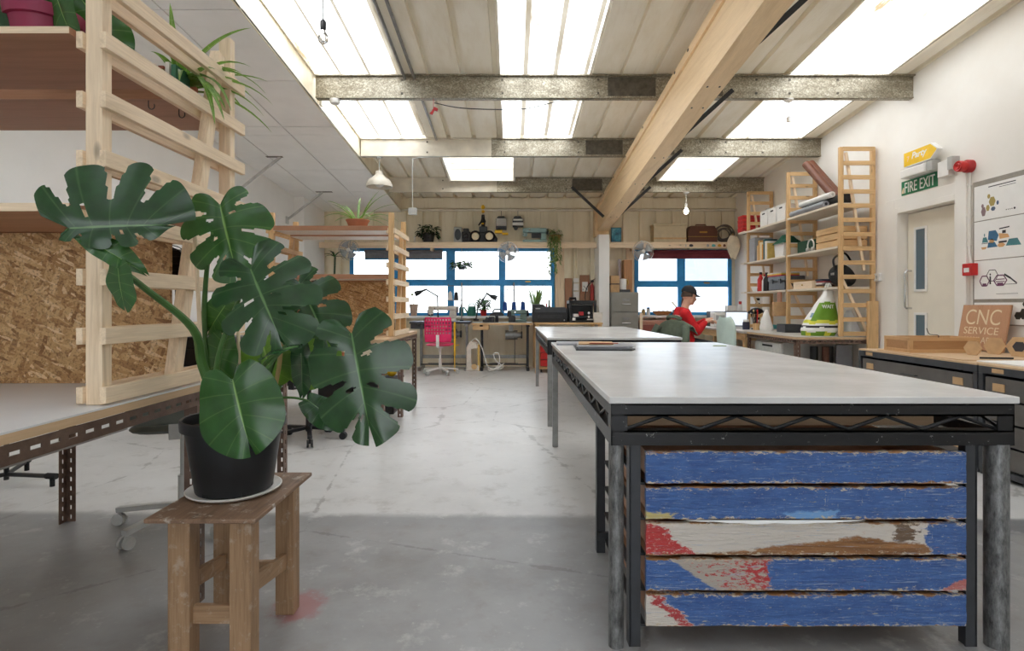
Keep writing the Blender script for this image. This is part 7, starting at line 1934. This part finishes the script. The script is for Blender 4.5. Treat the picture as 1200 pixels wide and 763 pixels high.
tp = bushy('trailing_plant', 'pale plant trailing from a brown basket over the ledge', (.80, 10.42, ZL), .10, .14, M['wicker'], 40, .13, .12, .06, M['leaf_pale'], 30, hang=.05)
b = MB(); r_ = random.Random(4)
for k in range(14):
    x = .70 + .011 * k + r_.uniform(-.02, .02); ln = r_.uniform(.25, .62); y = 10.27 + r_.uniform(-.02, .02)
    pth = smooth_path([(x + .02, 10.40, ZL + .14), (x, y, ZL + .10), (x + r_.uniform(-.04, .04), y, ZL - ln * .5), (x + r_.uniform(-.05, .05), y, ZL - ln)], 6); b.tube(pth, .003, 5)
    for q in pth[6:]: flow_leaf(b, q, (r_.uniform(-1, 1), r_.uniform(-1, .3), -.4), .07, .035, .8, 3)
o = b.build('trailing_vines', M['leaf_pale'], tp); o['kind'] = 'stuff'
t = thing('framed_picture', 'small blue picture leaning on the ledge above the filing cabinet', 'picture', (1.95, 10.4, ZL))
b = MB(); b.box(1.83, 2.02, 10.40, 10.42, ZL + .001, ZL + .28); b.build('frame', pm('pic_navy', (26, 62, 86)), t, bevel=.003)
n = N('picture_blue'); n.set(n.ramp(n.noise(n.tc.outputs['Object'], 9, 4), [(.35, srgb(28, 74, 104)), (.55, srgb(64, 150, 178)), (.7, srgb(160, 206, 214))]), .5)
b = MB(); b.box(1.842, 2.008, 10.398, 10.40, ZL + .013, ZL + .268); b.build('print', n.mat, t)
t = thing('storage_box', 'large beige canvas box with a tan strap on the ledge', 'box', (2.9, 10.45, ZL))
b = MB(); b.box(2.60, 3.20, 10.33, 10.58, ZL + .001, ZL + .34); b.build('body', M['beigebox'], t, bevel=.008)
b = MB(); b.box(2.596, 3.204, 10.322, 10.33, ZL + .055, ZL + .085); b.build('strap', M['card'], t)
b = MB(); b.box(2.592, 3.208, 10.322, 10.588, ZL + .30, ZL + .345); b.build('lid', M['beigebox'], t, bevel=.006)
t = thing('machine_case', 'brown wooden sewing machine case with a brass plate on the ledge', 'case', (3.5, 10.45, ZL))
b = MB(); b.prism([(0, 0), (.54, 0), (.54, .20), (.49, .30), (.05, .30), (0, .20)], (3.23, 10.57, ZL + .001), (1, 0, 0), (0, 0, 1), .24); b.build('body', DARKW('x'), t, bevel=.008)
b = MB(); b.tube([(3.40, 10.45, ZL + .30), (3.41, 10.45, ZL + .335), (3.59, 10.45, ZL + .335), (3.60, 10.45, ZL + .30)], .012, 8); b.build('handle', M['leather'], t, smooth=True)
b = MB(); b.box(3.44, 3.58, 10.322, 10.33, ZL + .17, ZL + .20); b.box(3.225, 3.775, 10.326, 10.33, ZL + .10, ZL + .108); b.build('plate', M['brass'], t)
b = MB(); pts = []
for k in range(90):
    a = k * .42; r0 = .12 + .035 * math.sin(k * .23); pts.append((3.93 + r0 * 1.15 * math.cos(a), 10.42 + .05 * math.sin(k * .31), ZL + .17 + r0 * math.sin(a)))
b.tube(smooth_path(pts, 3), .011, 7); tag(b.build('cable_coil', pm('cable_grey', (104, 98, 92)), smooth=True), 'grey coil of cable at the right end of the ledge', 'cable')
t = thing('cloth_bag', 'crumpled cream cloth bag hanging from the end of the ledge', 'bag', (4.02, 10.2, 2.2))
b = MB(); b.grid(lambda u, v: (4.02 + (.06 + .07 * math.sin(PI * min(1, v * 1.1)) + .012 * math.sin(u * 25)) * math.cos(u * 2 * PI) * (1.05 - .2 * v), 10.22 + (.04 + .035 * math.sin(PI * v)) * math.sin(u * 2 * PI), 2.40 - .40 * v + .02 * math.sin(u * 13)), 40, 14); b.build('body', plain('cream_cloth', (226, 214, 190), .85, var=.1, bump=.3), t, smooth=True, angle=180)
b = MB(); b.tube(smooth_path([(4.0, 10.24, 2.39), (4.03, 10.27, 2.46), (4.07, 10.29, 2.33)], 6), .008, 6); b.build('handle', M['card'], t, smooth=True)
for k, (xx, w_, mt, lab) in enumerate(((3.17, .02, M['lgrey'], 'pale small sticker on the ledge front'), (3.24, .075, M['text_dark'], 'dark square sticker on the ledge front'), (3.56, .045, M['foilgrey'], 'grey round sticker on the ledge front'), (3.65, .075, pm('stk_teal', (84, 170, 178)), 'teal sticker on the ledge front'), (3.76, .07, pm('stk_ochre', (206, 150, 50)), 'ochre sticker on the ledge front'), (3.86, .05, M['leather'], 'brown sticker on the ledge front'))):
    b = MB(); b.prism([(0, .01), (w_ * .5, 0), (w_, .012), (w_ * .94, .04), (w_ * .45, .055), (.004, .042)], (xx, 10.2995, 2.22), (1, 0, 0), (0, 0, 1), .0015); tag(b.build('sticker', mt), lab, 'sticker', 'stickers on the ledge front')

# wall fans
def wall_fan(label, loc):
    t = thing('wall_fan', label, 'fan', loc, 'wire guarded wall fans'); r = .185; R = RX(PI / 2)
    b = MB()
    for k in range(7):
        rr = r * (.22 + .78 * k / 6); yy = -.055 * (1 - (k / 6) ** 2.2)
        b.tube([(rr * math.cos(a), yy, rr * math.sin(a)) for a in [i * 2 * PI / 32 for i in range(32)]], .0028 if k < 6 else .006, 5, closed=True)
    for k in range(24):
        a = k * 2 * PI / 24; b.tube([(r * f * math.cos(a), -.055 * (1 - max(0, (f - .22) / .78) ** 2.2), r * f * math.sin(a)) for f in (.2, .45, .7, .88, 1)], .0022, 4)
    b.build('guard', M['chrome'], t, local=True)
    for k in range(4):
        b = MB(); a0 = k * PI / 2 + .5
        b.grid(lambda u, v: ((.03 + .125 * u) * math.cos(a0 + (v - .5) * (.75 + .5 * u)), -.005 + .035 * (v - .5), (.03 + .125 * u) * math.sin(a0 + (v - .5) * (.75 + .5 * u))), 6, 6)
        o = b.build('blade', plain('fan_blade', (176, 184, 190), .25), t, local=True, smooth=True); m_ = o.modifiers.new('S', 'SOLIDIFY'); m_.thickness = .003
    b = MB(); b.lathe([(0, .055), (.03, .052), (.034, .03), (.034, -.04), (0, -.04)], (0, 0, 0), 18, R); b.build('hub', M['white'], t, local=True, smooth=True)
    b = MB(); b.lathe([(.04, -.03), (.045, -.11), (0, -.12)], (0, 0, 0), 18, R); b.tube([(0, .09, -.02), (0, .09, .19), (0, .14, .21)], .012, 8); b.build('motor', M['lgrey'], t, local=True, smooth=True)
    return t
f1 = wall_fan('wire guarded fan below the ledge in front of the long window', (-.075, 10.14, 2.105))
dup(f1, (2.36, 10.14, 2.12), 'wire guarded fan below the ledge at the corner of the maroon blind')
dup(f1, (-2.94, 10.14, 2.15), 'wire guarded fan seen through the far timber shelving')
# dracaena in the far left corner
t = thing('corner_plant', 'tall spiky plant in the far corner behind the timber shelving', 'plant', (-3.12, 9.9, 0))
b = MB(); b.lathe([(0, 0), (.14, 0), (.18, .32), (.16, .32), (.15, .28), (0, .28)], (-3.12, 9.9, 0), 22); b.build('pot', M['terracotta'], t, smooth=True)
b = MB(); b.tube([(-3.12, 9.9, .28), (-3.14, 9.9, 1.2), (-3.11, 9.9, 2.0)], .018, 8); b.build('trunk', M['stem_dark'], t, smooth=True)
r_ = random.Random(2)
for zz in (1.35, 1.62, 2.0):
    for k in range(9):
        a = r_.uniform(0, 6.28); b = MB(); flow_leaf(b, (-3.12, 9.9, zz), (math.cos(a), math.sin(a), r_.uniform(.2, 1.2)), (.30 if math.cos(a) > -.3 else .2), .035, 1.1, 8); b.build('leaf', M['leaf_mid'], t, smooth=True, angle=180)

# ------------------------------------------------------------------ lamps, detector, bunting
def bulb(label, x, y, z0, z1, lit):
    t = thing('pendant_bulb', label, 'lamp', (x, y, z0), 'bare bulbs under the roof')
    b = MB(); b.lathe([(.05, 0), (.05, -.012), (.02, -.03), (0, -.03)], (x, y, z0), 18); b.build('ceiling_rose', M['white'], t, smooth=True)
    b = MB(); b.tube([(x, y, z0 - .02), (x, y, z1 + .15)], .004, 6); b.build('cord', M['white'] if lit else M['black'], t)
    b = MB(); b.lathe([(.012, .155), (.022, .14), (.022, .085), (.016, .08), (0, .08)], (x, y, z1), 16); b.build('lamp_holder', M['white'] if lit else M['dark_steel'], t, smooth=True)
    b = MB(); b.lathe([(.015, .085), (.018, .07), (.036, .042), (.04, .02), (.032, -.008), (.015, -.022), (0, -.025)], (x, y, z1), 20); b.build('bulb', M['bulb_on'] if lit else M['bulb_off'], t, smooth=True)
bulb('unlit bare bulb hanging beside the lowered ceiling edge', -1.385, 4.13, zpur(4.11), 3.09, False)
bulb('lit bare bulb hanging from the purlin near the fire door wall', 2.91, 5.92, zpur(5.88), 2.985, True)
bulb('lit bare bulb hanging over the man in red', 2.91, 9.41, zpur(9.37), 2.70, True)
t = thing('pendant_lamp', 'cream enamel dome pendant lamp by the lowered ceiling', 'lamp', (-1.80, 7.68, zpur(7.64)))
x, y, z = -1.81, 7.68, 2.745
b = MB(); b.tube([(x, y, zpur(7.64)), (x, y, z + .22)], .006, 6); b.lathe([(.04, 0), (.04, -.02), (0, -.02)], (x, y, zpur(7.64)), 14); b.build('cord', M['lgrey'], t)
b = MB(); b.lathe([(.03, .24), (.045, .235), (.05, .19), (.07, .17), (.15, .11), (.178, .05), (.178, .02), (.17, .02), (.165, .05), (.14, .10), (.05, .155)], (x, y, z), 32); b.build('shade', plain('enamel_cream', (206, 198, 184), .35), t, smooth=True)
b = MB(); b.ell((x, y, z + .07), .07, .07, .05); b.build('diffuser', M['white'], t, smooth=True)
t = thing('smoke_detector', 'round white smoke detector at the edge of the lowered ceiling', 'detector', (-1.86, 5.92, zpur(5.88)))
b = MB(); b.lathe([(.055, 0), (.055, -.02), (.045, -.045), (0, -.05)], (-1.86, 5.92, zpur(5.88)), 22); b.build('body', M['white'], t, smooth=True)
b = MB(); b.box(-2.055, -2.03, 6.0, 6.05, zpur(6) - .02, zroof(6)); struct(b.build('trim_8', M['clad']))
b = MB(); c = P(508, 118, 5.9); b.tube([c + V((0, 0, .05)), c + V((.0, 0, -.09))], .003, 5); b.prism([(0, 0), (.03, .05), (.07, .03), (.06, .005), (.03, .015), (.01, -.03), (-.02, -.02)], c + V((-.02, 0, -.12)), (1, 0, 0), (0, 0, 1), .02); tag(b.build('red_pennant', M['redbox']), 'small red pennant dangling from the first purlin', 'pennant')
b = MB(); b.tube(smooth_path([(-.82, 5.95, 3.29), (-.5, 6.0, 3.25), (.1, 6.05, 3.26), (.45, 5.95, 3.30)], 8), .005, 6); tag(b.build('slack_wire', M['dark_steel'], smooth=True), 'slack dark wire looping under the first purlin', 'cable')
b = MB(); b.tube(smooth_path([(-.85, 7.6, 3.16), (-1.28, 7.6, 3.14), (-1.34, 7.6, 3.05), (-1.34, 7.6, 2.55), (-1.34, 7.6, 2.45)], 8), .006, 6); b.cbox((-1.34, 7.6, 2.42), .11, .06, .09); tag(b.build('hanging_socket', M['lgrey'], smooth=True), 'cable with a pale socket hanging by the far shelf top', 'cable')
